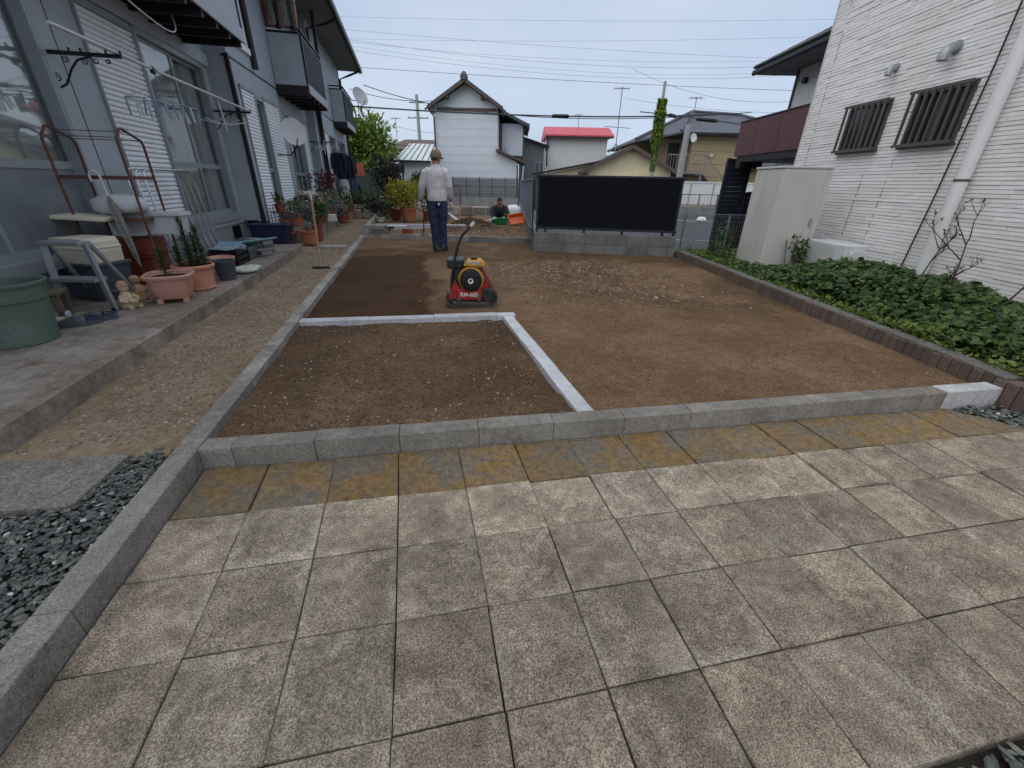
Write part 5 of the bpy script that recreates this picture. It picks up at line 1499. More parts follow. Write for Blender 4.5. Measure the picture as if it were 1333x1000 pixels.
part('side_guard', m_red, t, lambda b: b.prism([(.07, .19), (.13, .185), (.245, .09), (.265, .11), (.12, .36), (.07, .36)], .07, .085, 'xz'))
part('left_guard', m_red, t, lambda b: b.prism([(-.24, .09), (-.16, .075), (-.12, .19), (-.15, .25), (-.21, .20)], -.13, .1, 'xz'))
for x in (-.13, .08): MB().lathe([(.022, 0), (.022, .02), (.012, .022)], 14, (x, -.160, .09), 'y').build('bolt', m_steel, t, True)
MB().lathe([(.075, -.02), (.078, 0), (.078, .05), (.06, .06), (.055, .052), (.02, .05)], 28, (.185, -.10, .125), 'y').build('pulley', m_grimy, t, True, 35)
tubep('belt_hoop', m_steel, t, [(.10, -.11, .33), (.17, -.12, .27), (.25, -.12, .16), (.27, -.12, .10), (.255, -.12, .04), (.2, -.12, .012)], .008, 6)
# engine
boxp('crankcase', m_grimy, t, -.10, .10, -.09, .10, .19, .36, bev=.02)
MB().lathe([(.125, -.04), (.132, -.03), (.132, .05), (.12, .062), (.10, .064)], 36, (.0, -.075, .285), 'y').build('fan_housing', m_yel, t, True, 35)
MB().lathe([(.112, 0), (.114, .02), (.105, .045), (.06, .055), (.04, .055)], 32, (.0, -.138, .285), 'y').build('recoil_starter', m_black, t, True, 35)
for k in range(14):
    a = 2 * PI * k / 14
    MB().box(-.004, .004, -.196, -.190, .048, .088, mat=Matrix.Translation((0, 0, .285)) @ Matrix.Rotation(a, 4, 'Y')).build('starter_slot', m_grimy, t)
MB().lathe([(.029, 0), (.029, .005)], 24, (.0, -.1945, .285), 'y').build('starter_badge', m_lbl, t, True, 35)
MB().lathe([(.013, 0), (.013, .002)], 12, (.0, -.2005, .291), 'y').build('badge_mark', m_lbl_dark, t)
boxp('engine_shroud', m_grimy, t, -.085, .115, -.12, .06, .36, .405, bev=.012)
boxp('fuel_tank', m_yel, t, -.055, .125, -.13, .09, .402, .475, bev=.022)
boxp('tank_flange', m_yel, t, -.068, .138, -.142, .10, .425, .437)
MB().lathe([(.034, 0), (.036, .008), (.034, .02), (.02, .024)], 20, (.03, -.02, .472)).build('fuel_cap', m_black, t, True, 35)
boxp('tank_label', m_lbl, t, -.03, .085, -.1335, -.1305, .443, .468)
for k in range(5): boxp('label_line', m_lbl_dark, t, -.022 + .021 * k, -.008 + .021 * k, -.1350, -.1338, .449, .462)
boxp('air_cleaner', m_grimy, t, -.245, -.075, -.10, .06, .385, .475, bev=.018)
boxp('cleaner_lid', m_bin, t, -.25, -.07, -.105, .065, .455, .488, bev=.01)
boxp('carburettor', m_grimy, t, -.175, -.095, -.09, .02, .26, .385, bev=.012)
tubep('fuel_hose', m_black, t, [(-.09, -.1, .30), (-.13, -.12, .26), (-.15, -.11, .2), (-.11, -.12, .19)], .007, 6)
tubep('handle_bar', m_grimy, t, [(-.21, -.10, .16), (-.20, -.12, .30), (-.155, -.13, .52), (-.125, -.135, .62), (-.075, -.14, .72), (.015, -.14, .81)], .0125, 8)
tubep('handle_bar', m_grimy, t, [(-.21, .12, .16), (-.20, .12, .30), (-.155, .10, .52), (-.125, .0, .62)], .011, 8)
tubep('grip', m_wplast, t, [(.01, -.14, .805), (.045, -.14, .845)], .015, 8)
def lettering(txt, size, mat, parent, loc, rot, name='lettering', ext=.0015):
    c = bpy.data.curves.new(name, 'FONT'); c.body = txt; c.size = size; c.extrude = ext; c.offset = size * .02
    c.align_x = 'CENTER'; c.align_y = 'CENTER'
    c.materials.append(mat)
    tmp = bpy.data.objects.new(name, c); COL.objects.link(tmp)
    bpy.context.view_layer.update()
    me = bpy.data.meshes.new_from_object(tmp.evaluated_get(bpy.context.evaluated_depsgraph_get()))
    bpy.data.objects.remove(tmp)
    o = bpy.data.objects.new(name, me); COL.objects.link(o); o.parent = parent; o.location = loc; o.rotation_euler = rot
    return o
lettering('RM-60S', .058, m_lbl, t, (-.022, -.1620, .135), (R(90), 0, 0))

# ------------------------------------------------------------------ people
def loft(b, rings, n=18):
    """rings: (cx, cy, cz, rx, ry) horizontal ellipses, bottom to top or top to bottom"""
    vs = []
    for (cx, cy, cz, rx, ry) in rings:
        for k in range(n): vs.append((cx + rx * math.cos(2 * PI * k / n), cy + ry * math.sin(2 * PI * k / n), cz))
    fs = [(i * n + k, i * n + (k + 1) % n, (i + 1) * n + (k + 1) % n, (i + 1) * n + k) for i in range(len(rings) - 1) for k in range(n)]
    fs += [tuple(range(n))[::-1], tuple(range((len(rings) - 1) * n, len(rings) * n))]
    b.add(vs, fs)
def figure(name, mat, parent, fn, voxel=.011, smooth=5, fold=0.0, scale=.07):
    """limbs and trunk fused into one continuous surface"""
    b = MB(); fn(b)
    o = b.build(name, mat, parent, True, 180)
    bm = bmesh.new(); bm.from_mesh(o.data); bmesh.ops.recalc_face_normals(bm, faces=bm.faces); bm.to_mesh(o.data); bm.free()
    rm = o.modifiers.new('fuse', 'REMESH'); rm.mode = 'VOXEL'; rm.voxel_size = voxel; rm.use_smooth_shade = True
    sm = o.modifiers.new('smooth', 'SMOOTH'); sm.factor = .5; sm.iterations = smooth
    if fold:
        tx = bpy.data.textures.new(name + '_folds', 'CLOUDS'); tx.noise_scale = scale; tx.noise_depth = 2
        dm = o.modifiers.new('folds', 'DISPLACE'); dm.texture = tx; dm.strength = fold; dm.mid_level = .5
    return o
def chain(pts, start=0): return [(start + i, start + i + 1) for i in range(len(pts) - 1)]
def head(parent, c, rz, tilt, s=1.0):
    """head with brow, nose, chin and ears; faces local -y before rotation"""
    b = MB(); n, m_ = 20, 14; vs = []
    for i in range(m_ + 1):
        ph = PI * i / m_; zz = -math.cos(ph)
        for k in range(n):
            th = 2 * PI * k / n; x, y = math.cos(th) * math.sin(ph), math.sin(th) * math.sin(ph)
            w = .076 - .014 * max(0, -zz) ** 1.4; dpt = .096 - .012 * max(0, -zz)
            yy = y * dpt - (.012 * max(0, -zz) if y < 0 else 0)
            nose = math.exp(-((x / .18) ** 2)) * math.exp(-(((zz + .12) / .2) ** 2)) * (.026 if y < -.1 else 0)
            brow = math.exp(-((x / .6) ** 2)) * math.exp(-(((zz - .2) / .13) ** 2)) * (.006 if y < 0 else 0)
            eye = math.exp(-(((abs(x) - .38) / .16) ** 2)) * math.exp(-(((zz - .03) / .09) ** 2)) * (-.008 if y < 0 else 0)
            mouth = math.exp(-((x / .4) ** 2)) * math.exp(-(((zz + .5) / .06) ** 2)) * (-.005 if y < 0 else 0)
            vs.append((x * w * s, (yy - nose - brow - eye - mouth) * s, zz * .118 * s))
    M_ = Matrix.Translation(c) @ Matrix.Rotation(rz, 4, 'Z') @ Matrix.Rotation(tilt, 4, 'X')
    b.add(vs, [(i * n + k, i * n + (k + 1) % n, (i + 1) * n + (k + 1) % n, (i + 1) * n + k) for i in range(m_) for k in range(n)], M_)
    for sg in (-1, 1):
        b.add([Vector(v) for v in ()], [])
        e = MB().lathe([(.004, -.008), (.02, -.006), (.024, .004), (.012, .008), (.003, .004)], 12, axis='x')
        b.add([Vector((sg * .078 + v[0] * sg * .6, v[1] * .8 + .006, v[2] * 1.35 - .005)) * s for v in e.v], e.f, M_)
    return b.build('head', m_skin, parent, True, 70), M_
def hand(parent, wrist, d, palm_n, mat, curl=.6, s=1.0, name='hand'):
    """palm with four unequal fingers and a thumb from the side of the palm"""
    d = Vector(d).normalized(); nrm = Vector(palm_n); nrm = (nrm - d * nrm.dot(d)).normalized(); sd = d.cross(nrm)
    w = Vector(wrist); b = MB()
    b.tube([w, w + d * .03 * s, w + d * .065 * s, w + d * .095 * s], [.024 * s, .034 * s, .038 * s, .034 * s], 10, flat=.5)
    for k, (off, ln) in enumerate(((-.030, .072), (-.010, .080), (.010, .076), (.029, .060))):
        p0 = w + d * .085 * s + sd * off * s; a = 0; pts = [p0]; 
        for j, f in enumerate((.45, .32, .23)):
            a += curl * (.7 + .2 * j); pts.append(pts[-1] + (d * math.cos(a) + nrm * math.sin(a)) * ln * f * s)
        b.tube(pts, [.0105 * s, .010 * s, .009 * s, .0065 * s], 7)
    p0 = w + d * .03 * s - sd * .032 * s
    q1 = p0 + (d * .6 - sd * .65 + nrm * .3) * .04 * s; q2 = q1 + (d * .75 - sd * .1 + nrm * .6) * .034 * s
    b.tube([p0, q1, q2], [.014 * s, .0115 * s, .008 * s], 7)
    return b.build(name, mat, parent, True, 60)
def boot(parent, p, ang, mat, s=1.0):
    b = MB(); vs = []; n = 12
    secs = [(-.10, .034, .075), (-.07, .040, .10), (-.02, .041, .105), (.05, .043, .078), (.11, .047, .060), (.155, .042, .05), (.18, .02, .035)]
    for (y, w, h) in secs:
        for k in range(n):
            a = 2 * PI * k / n; c, s_ = math.cos(a), math.sin(a)
            vs.append((w * math.copysign(abs(c) ** .8, c), -y, h / 2 + h / 2 * math.copysign(abs(s_) ** .6, s_)))
    m_ = Matrix.Translation(p) @ Matrix.Rotation(ang, 4, 'Z') @ Matrix.Scale(s, 4)
    b.add(vs, [(i * n + k, i * n + (k + 1) % n, (i + 1) * n + (k + 1) % n, (i + 1) * n + k) for i in range(len(secs) - 1) for k in range(n)] + [tuple(range(n))[::-1], tuple(range((len(secs) - 1) * n, len(secs) * n))], m_)
    o = b.build('shoe', mat, parent, True, 60)
    return o
# standing worker seen from behind; local frame: x to the right, +y away from the camera (the way he faces)
w1 = thing('person', 'person standing with back turned, in grey long-sleeved shirt, jeans and khaki cap', 'person', (-1.43, 8.22, 0.055), 0)
LH, RH = Vector((-.335, .09, .845)), Vector((.225, .12, .86))
def w1_body(b):
    loft(b, [(-.01, 0, .84, .12, .085), (-.01, 0, .95, .135, .09), (-.015, 0, 1.12, .125, .085), (-.02, .005, 1.30, .145, .09), (-.015, .01, 1.39, .11, .075), (-.01, .02, 1.44, .058, .058), (-.004, .035, 1.56, .055, .058)])
    b.tube([(-.13, .0, 1.36), (-.205, -.005, 1.30), (-.265, -.015, 1.10), LH], [.05, .055, .043, .03], 10)
    b.tube([(.10, .01, 1.37), (.175, .005, 1.31), (.22, .0, 1.10), RH], [.05, .055, .043, .03], 10)
    b.tube([(-.08, 0, .88), (-.10, -.005, .66), (-.085, -.01, .47), (-.075, .01, .28), (-.07, .02, .07)], [.085, .075, .055, .05, .04], 12)
    b.tube([(.07, .005, .88), (.075, .01, .66), (.065, .03, .47), (.06, .05, .28), (.062, .055, .07)], [.085, .075, .055, .05, .04], 12)
figure('body', m_skin, w1, w1_body)
def w1_trousers(b):
    loft(b, [(-.006, 0, .80, .165, .120), (-.006, 0, .88, .168, .122), (-.01, 0, .99, .155, .112)])
    b.tube([(-.075, 0, .90), (-.095, -.005, .75), (-.105, -.005, .62), (-.09, -.01, .47), (-.078, .008, .28), (-.072, .02, .12), (-.07, .02, .045)], [.105, .104, .094, .079, .073, .070, .072], 14)
    b.tube([(.068, .005, .90), (.075, .008, .75), (.076, .012, .62), (.068, .03, .47), (.062, .048, .28), (.062, .055, .12), (.062, .055, .045)], [.105, .102, .092, .079, .073, .070, .072], 14)
figure('trousers', m_jean, w1, w1_trousers, fold=.030)
def w1_shirt(b):
    loft(b, [(-.004, -.005, .865, .176, .132), (-.006, -.005, .93, .184, .138), (-.012, 0, 1.05, .178, .128), (-.018, 0, 1.18, .180, .122), (-.02, .0, 1.30, .186, .118), (-.018, .005, 1.37, .155, .102), (-.014, .012, 1.415, .10, .08), (-.01, .018, 1.455, .068, .068)])
    b.tube([(-.12, .0, 1.35), (-.195, -.003, 1.315), (-.235, -.01, 1.22), (-.268, -.015, 1.10), (-.30, .035, .98), LH + Vector((.006, -.01, .05))], [.075, .084, .074, .066, .058, .046], 12)
    b.tube([(.09, .01, 1.36), (.165, .005, 1.325), (.20, .0, 1.22), (.222, .0, 1.10), (.226, .055, .98), RH + Vector((0, -.01, .05))], [.075, .084, .072, .064, .056, .045], 12)
figure('shirt', m_shirt, w1, w1_shirt, fold=.022, scale=.11)
hd, hm = head(w1, Vector((.004, .05, 1.575)), PI - R(38), R(4))
# cap: crown, brim
b = MB(); n = 24; vs = []
for i in range(8):
    ph = PI / 2 * i / 7.6
    for k in range(n): vs.append((.088 * math.cos(ph) ** .8 * math.cos(2 * PI * k / n), .107 * math.cos(ph) ** .8 * math.sin(2 * PI * k / n), .018 + .105 * math.sin(ph)))
b.add(vs, [(i * n + k, i * n + (k + 1) % n, (i + 1) * n + (k + 1) % n, (i + 1) * n + k) for i in range(7) for k in range(n)] + [tuple(range(7 * n, 8 * n))], hm)
for z in (-.012,): b.add([(.089 * math.cos(2 * PI * k / n), .108 * math.sin(2 * PI * k / n), zz) for zz in (-.01, .02) for k in range(n)], [(k, (k + 1) % n, n + (k + 1) % n, n + k) for k in range(n)], hm)
b.build('cap', m_cap, w1, True, 60)
b = MB(); vs = []
for zz in (0.002, .009):
    for r_ in (0, 1):
        for k in range(13):
            a = PI + PI * (k + .0) / 12; vs.append((.086 * math.cos(a), (.10 + .075 * r_ * abs(math.sin(a))) * math.sin(a), zz - .014 * r_))
fs = [(k, k + 1, 13 + k + 1, 13 + k) for k in range(12)] + [(26 + k, 39 + k, 39 + k + 1, 26 + k + 1) for k in range(12)] + [(13 + k, 14 + k, 40 + k, 39 + k) for k in range(12)]
b.add(vs, fs, hm); b.build('cap_brim', m_cap, w1, True, 60)
part('hair', m_dkcloth, w1, lambda b: b.add([(.0795 * math.cos(2 * PI * k / 24), .101 * math.sin(2 * PI * k / 24), z) for z in (-.055, .012) for k in range(1, 12)], [(k, k + 1, 11 + k + 1, 11 + k) for k in range(10)], hm), True)
hand(w1, LH + Vector((0, 0, .01)), (-.22, .12, -1), (.4, .75, 0), m_glove, .35, 1.3, 'glove')
hand(w1, RH + Vector((0, 0, .01)), (.02, .12, -1), (-.5, .7, 0), m_glove, .5, 1.15, 'glove')
boot(w1, (-.075, .03, 0), PI + R(22), m_boot); boot(w1, (.062, .055, 0), PI - R(8), m_boot)
boxp('pocket_tag', m_lbl, w1, .03, .055, -.150, -.140, .80, .845)
# shovel the worker holds in his left hand
t = thing('shovel', 'wooden-handled shovel held upright by the standing person', 'shovel', (-1.86, 8.36, 0.05), 0)
tubep('handle', m_wood_old, t, [(.10, -.03, .86), (.06, .35, .62), (-.18, 1.35, .16)], .014, 8)
part('blade', m_steel, t, lambda b: b.prism([(-.24, 1.30), (-.10, 1.34), (-.14, 1.62), (-.20, 1.66), (-.26, 1.58)], .115, .125, 'xy'))
# crouching worker behind the green tub; faces the camera
w2 = thing('person', 'person in dark work clothes crouching behind a green tub, head bowed', 'person', (-.52, 14.45, 0.06), 0)
def w2_jacket(b):
    b.tube([(0, .13, .16), (0, .10, .28), (0, .03, .40), (0, -.03, .49), (0, -.07, .54)], [.17, .185, .185, .15, .085], 16)
    for s_ in (-1, 1): b.tube([(s_ * .12, -.02, .47), (s_ * .20, -.05, .44), (s_ * .265, -.16, .32), (s_ * .22, -.26, .25), (s_ * .165, -.33, .205)], [.07, .08, .068, .06, .048], 12)
figure('jacket', m_dkcloth, w2, w2_jacket, fold=.035)
def w2_body(b):
    b.tube([(0, .12, .2), (0, .03, .38), (0, -.05, .5), (0, -.09, .56), (0, -.13, .62)], [.12, .13, .1, .055, .055], 14)
    for s_ in (-1, 1):
        b.tube([(s_ * .12, -.02, .46), (s_ * .20, -.05, .43), (s_ * .26, -.16, .32), (s_ * .16, -.335, .20)], [.05, .055, .045, .03], 10)
        b.tube([(s_ * .09, .08, .19), (s_ * .17, -.22, .33), (s_ * .14, -.10, .06)], [.08, .06, .045], 10)
figure('body', m_skin, w2, w2_body)
def w2_trousers(b):
    b.tube([(-.10, .12, .17), (.10, .12, .17)], [.13, .13], 14)
    for s_ in (-1, 1): b.tube([(s_ * .09, .09, .18), (s_ * .14, -.08, .27), (s_ * .175, -.235, .335), (s_ * .165, -.21, .25), (s_ * .15, -.14, .14), (s_ * .14, -.10, .04)], [.11, .098, .08, .08, .07, .066], 12)
figure('trousers', m_navycl, w2, w2_trousers, fold=.025)
hd2, hm2 = head(w2, Vector((0, -.15, .64)), 0, R(32))
part('hair', m_dkcloth, w2, lambda b: b.add([(.079 * math.cos(ph) * math.cos(2 * PI * k / 20), .099 * math.cos(ph) * math.sin(2 * PI * k / 20) + .012, .03 + .096 * math.sin(ph)) for ph in [0, .4, .8, 1.2, 1.5] for k in range(20)], [(i * 20 + k, i * 20 + (k + 1) % 20, (i + 1) * 20 + (k + 1) % 20, (i + 1) * 20 + k) for i in range(4) for k in range(20)], hm2), True)
hand(w2, (-.16, -.32, .20), (.1, -.75, -.5), (.3, -.2, -.9), m_glove, .5, 1.1, 'glove'); hand(w2, (.16, -.32, .20), (-.1, -.75, -.5), (-.3, -.2, -.9), m_glove, .5, 1.1, 'glove')
boot(w2, (-.14, -.12, 0), R(-10), m_boot); boot(w2, (.14, -.12, 0), R(10), m_boot)
# green tub, orange tray, sack, plank
def tray(name, label, cat, p, rz, mat, w, d, h, tiltx=0, tilty=0):
    t = thing(name, label, cat, p, rz); t.rotation_euler = (tiltx, tilty, rz)
    k = .82; z0, z1 = 0.0, h
    o_ = [(-w, -d), (w, -d), (w, d), (-w, d)]
    b = MB(); vs = [(x * k, y * k, z0) for x, y in o_] + [(x, y, z1) for x, y in o_] + [(x * .95, y * .93, z1) for x, y in o_] + [(x * k * .95, y * k * .93, z0 + .012) for x, y in o_]
    b.add(vs, [(3, 2, 1, 0)] + [(i, (i + 1) % 4, 4 + (i + 1) % 4, 4 + i) for i in range(4)] + [(4 + i, 4 + (i + 1) % 4, 8 + (i + 1) % 4, 8 + i) for i in range(4)] + [(8 + i, 8 + (i + 1) % 4, 12 + (i + 1) % 4, 12 + i) for i in range(4)] + [(12, 13, 14, 15)])
    b.build('body', mat, t)
    part('rim', mat, t, lambda b: [b.box(-w - .012, w + .012, -d - .012, -d, h - .022, h + .006), b.box(-w - .012, w + .012, d, d + .012, h - .022, h + .006), b.box(-w - .012, -w, -d, d, h - .022, h + .006), b.box(w, w + .012, -d, d, h - .022, h + .006)])
    return t
tray('mixing_tub', 'rectangular green plastic mixing tub held by the crouching person', 'tub', (-.50, 13.86, .055), R(-4), m_green, .25, .17, .19)
tray('mixing_tray', 'orange plastic tray tipped on its side beside the green tub', 'tray', (.03, 14.05, .17), R(18), m_orange, .25, .17, .10, R(50), R(-8))
bag('sand_sack', 'bulging white sack behind the crouching person', 'sack', *[0, 0, 0], .30, .24, .25, m_sack, 5).location = (-.08, 15.2, .07)
o = MB().box(-.2, .2, -.14, .14, 0, .06, bev=.01).build('blue_tray', m_bluepl); o.location = (-.02, 14.85, .055); tag(o, 'small blue tray under the white sack', 'tray')
o = MB().box(-.33, .33, -.03, .03, 0, .025, bev=.003).build('timber_offcut', m_wplast); o.location = (-.88, 13.55, .17); o.rotation_euler = (0, R(-14), R(22)); tag(o, 'pale timber offcut lying against the green tub', 'plank')
# concrete paver blocks lined up across the rear
for k in range(5):
    o = MB().box(-.22, .22, -.15, .15, 0, .30, bev=.008).build('stacked_pavers', m_kerb_old if k < 2 else m_block_dk); o.location = (-3.0 + .50 * k + (.05 if k > 1 else 0), 17.6 + .03 * k, .05); o.rotation_euler = (0, 0, R(2))
    tag(o, ['tan paver pile leading the row before the far wall', 'tan paver pile second in the row before the far wall', 'dark paver pile third in the row before the far wall', 'dark paver pile with white top sheet, fourth in the row', 'dark paver pile ending the row near the crouching person'][k], 'pavers', 'paver piles before the far wall')
o = MB().box(-.3, .3, -.13, .13, 0, .012).build('white_sheet', m_wplast); o.location = (-1.42, 17.68, .352); tag(o, 'white sheet lying on the dark paver pile', 'sheet')
# blocks and brick on the back kerb
def solid(name, label, cat, p, rz, sx, sy, sz, mat):
    o = MB().box(-sx / 2, sx / 2, -sy / 2, sy / 2, 0, sz, bev=.005).build(name, mat); o.location = p; o.rotation_euler = (0, 0, rz); return tag(o, label, cat)
solid('concrete_block', 'dark grey block at the bottom of the pile on the back kerb', 'block', (-3.05, 9.86, .168), R(3), .42, .2, .085, m_block_dk)
solid('concrete_block', 'grey block across the top of the pile on the back kerb', 'block', (-3.18, 9.84, .253), R(-2), .46, .2, .085, m_block)
solid('concrete_block', 'thin grey block on the pile beside the white card', 'block', (-2.86, 9.9, .253), R(5), .2, .2, .07, m_block_dk)
solid('card_sheet', 'white card sheet sticking out of the block pile', 'card', (-2.66, 9.82, .326), R(8), .42, .2, .012, m_wplast)
solid('red_brick', 'single red-brown brick standing on the back kerb', 'brick', (-2.43, 9.85, .168), R(4), .24, .11, .1, m_terra_dk)
# rear bed plants
def bedpot(label, x, y, r, h, pm, leaf, cr, n, size, cz=None, asp=.5, sq=None, flowers=0):
    t = potplant(label, 0, 0, 0, r, h, pm, leaf, cr, n, size, cz, asp, sq=sq, flowers=flowers, seed=int(abs(x * 70) + y * 9)); t.location = (x, y, .06); return t
bedpot('big square terracotta pot with a bright yellow-green conifer bush', -3.45, 14.3, .23, .42, m_terra, l_yel, (.60, .52, .44), 4200, .085, .38, .3, 4)
bedpot('dark green conifer growing beside the yellow bush', -2.85, 14.6, .2, .3, m_terra_dk, l_mid, (.3, .3, .5), 900, .11, .5, .25)
bedpot('purple-leaved plant in a round cream bowl', -4.25, 13.8, .16, .15, m_cream, l_pur, (.3, .26, .24), 420, .07)
bedpot('low brick-red pot with green leaves left of the yellow bush', -4.0, 14.9, .2, .3, m_terra_dk, l_mid, (.34, .3, .2), 420, .07)
def shrub(name, label, p, rad, n, size, leaf, trunk_h, seed, cat='shrub', asp=.5):
    t = thing(name, label, cat, p, 0); r = random.Random(seed)
    b = MB(); leafcloud(b, (0, 0, trunk_h + rad[2] * .75), rad, n, size, r, aspect=asp); tag(b.build('crown', leaf, t), kind='stuff')
    tb = MB().tube([(0, 0, -.1), (.02, .02, trunk_h * .6), (0, .03, trunk_h + rad[2] * .6)], [rad[0] * .09, rad[0] * .07, rad[0] * .03], 8)
    for k in range(7):
        a = k * 2.4; z0 = trunk_h * (.6 + .1 * k)
        tb.tube([(0, .02, z0), (rad[0] * .35 * math.cos(a), rad[1] * .35 * math.sin(a), z0 + rad[2] * .4), (rad[0] * .7 * math.cos(a), rad[1] * .7 * math.sin(a), z0 + rad[2] * .8)], [rad[0] * .045, rad[0] * .03, rad[0] * .01], 6)
    tb.build('trunk', m_brown, t, True)
    return t
shrub('shrub', 'dark purple-leaved shrub standing before the green mesh fence', (-5.0, 17.6, .05), (.72, .6, .80), 1700, .11, l_pur, .65, 3)
shrub('shrub', 'low dark green shrub at the far end of the path', (-5.2, 16.2, .05), (.6, .5, .42), 1100, .09, l_gc, .1, 4)
shrub('shrub', 'low green shrub beside the far porch steps', (-4.6, 15.6, .05), (.42, .4, .34), 700, .08, l_mid, .08, 5)
shrub('shrub', 'leafy shrub growing under the pale metal shed roof', (-4.25, 21.5, .05), (.8, .6, .75), 1300, .12, l_gc, .4, 6)
shrub('shrub', 'silvery shrub behind the yellow conifer bush', (-2.7, 16.2, .05), (.45, .4, .5), 800, .09, l_sil, .2, 7)
# concrete steps at the end of the far porch
t = thing('concrete_steps', 'two low concrete steps beyond the far porch', 'steps', L(13.5, -.45, 0), AZ)
boxp('step', m_kerb_old, t, -.3, .25, 1.2, 2.6, -.05, .18, bev=.01); boxp('step', m_kerb_old, t, -.3, .2, 2.62, 4.6, -.05, .34, bev=.01)

# ------------------------------------------------------------------ neighbour's house on the right (wall face at x = 4.8, parallel to y)
WX = 4.8
nh = thing('brick_sided_house', 'house with white split-stone strip siding and two barred windows', 'house', (0, 0, 0), 0)
boxp('wall_core', m_side_base, nh, WX + .016, 12.0, -1.5, 8.07, -.5, 5.8)
def siding(x, y0, y1, z0, z1, ch, seed, holes=()):
    g = np.random.default_rng(seed); Vv = []
    z = z0; row = 0
    while z < z1:
        y = y0 - g.random() * .2
        while y < y1:
            ln = g.choice([.14, .22, .30, .38, .48]) * (.9 + .2 * g.random())
            a, b = max(y, y0), min(y + ln, y1)
            if b - a > .01:
                my, mz = (a + b) / 2, z + ch / 2
                hit = [h for h in holes if h[0] < b and h[1] > a and h[2] < z + ch and h[3] > z]
                if hit:
                    h = hit[0]
                    if a < h[0] - .01: b = h[0]
                    elif b > h[1] + .01: a = h[1]
                    else: a = b
                if b - a > .008:
                    d = .003 + .0095 * g.random()
                    t0 = 0.0
                    Vv.append([(x + .016, a + .0015, z), (x + .016, b - .0015, z), (x + .016, b - .0015, z + ch - .0048), (x + .016, a + .0015, z + ch - .0048),
                               (x - d + t0, a + .0015, z), (x - d, b - .0015, z), (x - d + .0006, b - .0015, z + ch - .0048), (x - d + t0 + .0006, a + .0015, z + ch - .0048)])
            y += ln
        z += ch; row += 1
    V = np.array(Vv).reshape(-1, 3); n = len(Vv)
    q = np.array([(4, 7, 6, 5), (4, 5, 1, 0), (7, 3, 2, 6), (4, 0, 3, 7), (5, 6, 2, 1)])
    F = (q[None] + (np.arange(n) * 8)[:, None, None]).reshape(-1, 4)
    return V, F
V_, F_ = siding(WX, -1.4, 8.07, -.4, 4.4, .040, 3, [(5.26, 5.96, 1.735, 2.305), (6.34, 7.05, 1.735, 2.305)])
so = tri_mesh('siding_strips', V_, F_, m_siding); so.parent = nh; tag(so, kind='stuff')
boxp('upper_wall', m_white, nh, WX - .002, WX + .012, -1.4, 8.07, 4.42, 5.8)
boxp('corner_trim', m_side_base, nh, WX - .016, WX + .03, 8.062, 8.09, -.5, 5.8)
for (y, z0, z1) in ((7.80, -.4, 4.4), (6.42, -.3, 1.62), (5.99, -.3, 1.62), (7.04, 1.45, 1.66)):
    boxp('seal_joint', m_found, nh, WX - .0085, WX + .01, y - .004, y + .006, z0, z1)
def barred(y0, y1, z0, z1):
    w = MB().box(WX - .03, WX + .03, y0, y0 + .035, z0, z1).box(WX - .03, WX + .03, y1 - .035, y1, z0, z1).box(WX - .031, WX + .03, y0 + .001, y1 - .001, z1 - .035, z1 + .001).box(WX - .031, WX + .03, y0 + .001, y1 - .001, z0 - .001, z0 + .035).build('window', m_latt, nh)
    boxp('pane', m_glass_dk, w, WX - .004, WX + .002, y0 + .03, (y0 + y1) / 2 - .01, z0 + .03, z1 - .03)
    boxp('pane', m_glass_dk, w, WX + .006, WX + .012, (y0 + y1) / 2 - .01, y1 - .03, z0 + .03, z1 - .03)
    boxp('sash_stile', m_latt, w, WX - .012, WX + .004, (y0 + y1) / 2 - .025, (y0 + y1) / 2 + .025, z0 + .03, z1 - .03)
    boxp('lattice_rail', m_latt, w, WX - .11, WX - .085, y0 - .03, y1 + .03, z1 - .02, z1 + .012); boxp('lattice_rail', m_latt, w, WX - .11, WX - .085, y0 - .03, y1 + .03, z0 - .012, z0 + .02)
    n = 8
    bm_ = MB().box(-.011, .011, -.012, .012, 0, z1 - z0 - .04); o = bm_.build('bar', m_latt, w); me = o.data; o.location = (WX - .098, y0 + .01, z0 + .02)
    for k in range(1, n): inst('bar', me, w, (WX - .098, y0 + .01 + (y1 - y0 - .02) * k / (n - 1), z0 + .02))
    for yy in (y0 + .02, y1 - .02):
        for zz in (z0 + .0, z1 - .0): boxp('bracket', m_latt, w, WX - .085, WX - .01, yy - .012, yy + .012, zz - .008, zz + .008)
    boxp('sill', m_latt, w, WX - .05, WX + .02, y0 - .02, y1 + .02, z0 - .03, z0 - .004)
barred(5.26, 5.96, 1.74, 2.30); barred(6.34, 7.05, 1.74, 2.30)
def vent(y, z, r):
    v = MB().lathe([(r * 1.25, -.01), (r * 1.25, .005), (r * 1.05, .01)], 22, (WX - .012, y, z), 'x').build('vent_hood', m_alu, nh, True, 35)
    pts = [(WX - .01, y, z)] + [(WX - .035 - 1.6 * r * math.sin(a), y, z - 1.6 * r * (1 - math.cos(a))) for a in [PI / 2 * i / 6 for i in range(7)]] + [(WX - .035 - 1.6 * r, y, z - 2.2 * r)]
    MB().tube(pts, r, 18).build('elbow', m_alu, v, True)
    MB().lathe([(r * .86, 0), (r * .86, .004)], 18, (WX - .035 - 1.6 * r, y, z - 2.2 * r - .0035)).build('mouth', m_black, v)
vent(6.48, 2.65, .038); vent(5.70, 2.67, .054)
tubep('downpipe', m_pvc, nh, [(WX - .085, 4.90, 5.7), (WX - .085, 4.90, -.2)], .062, 18)
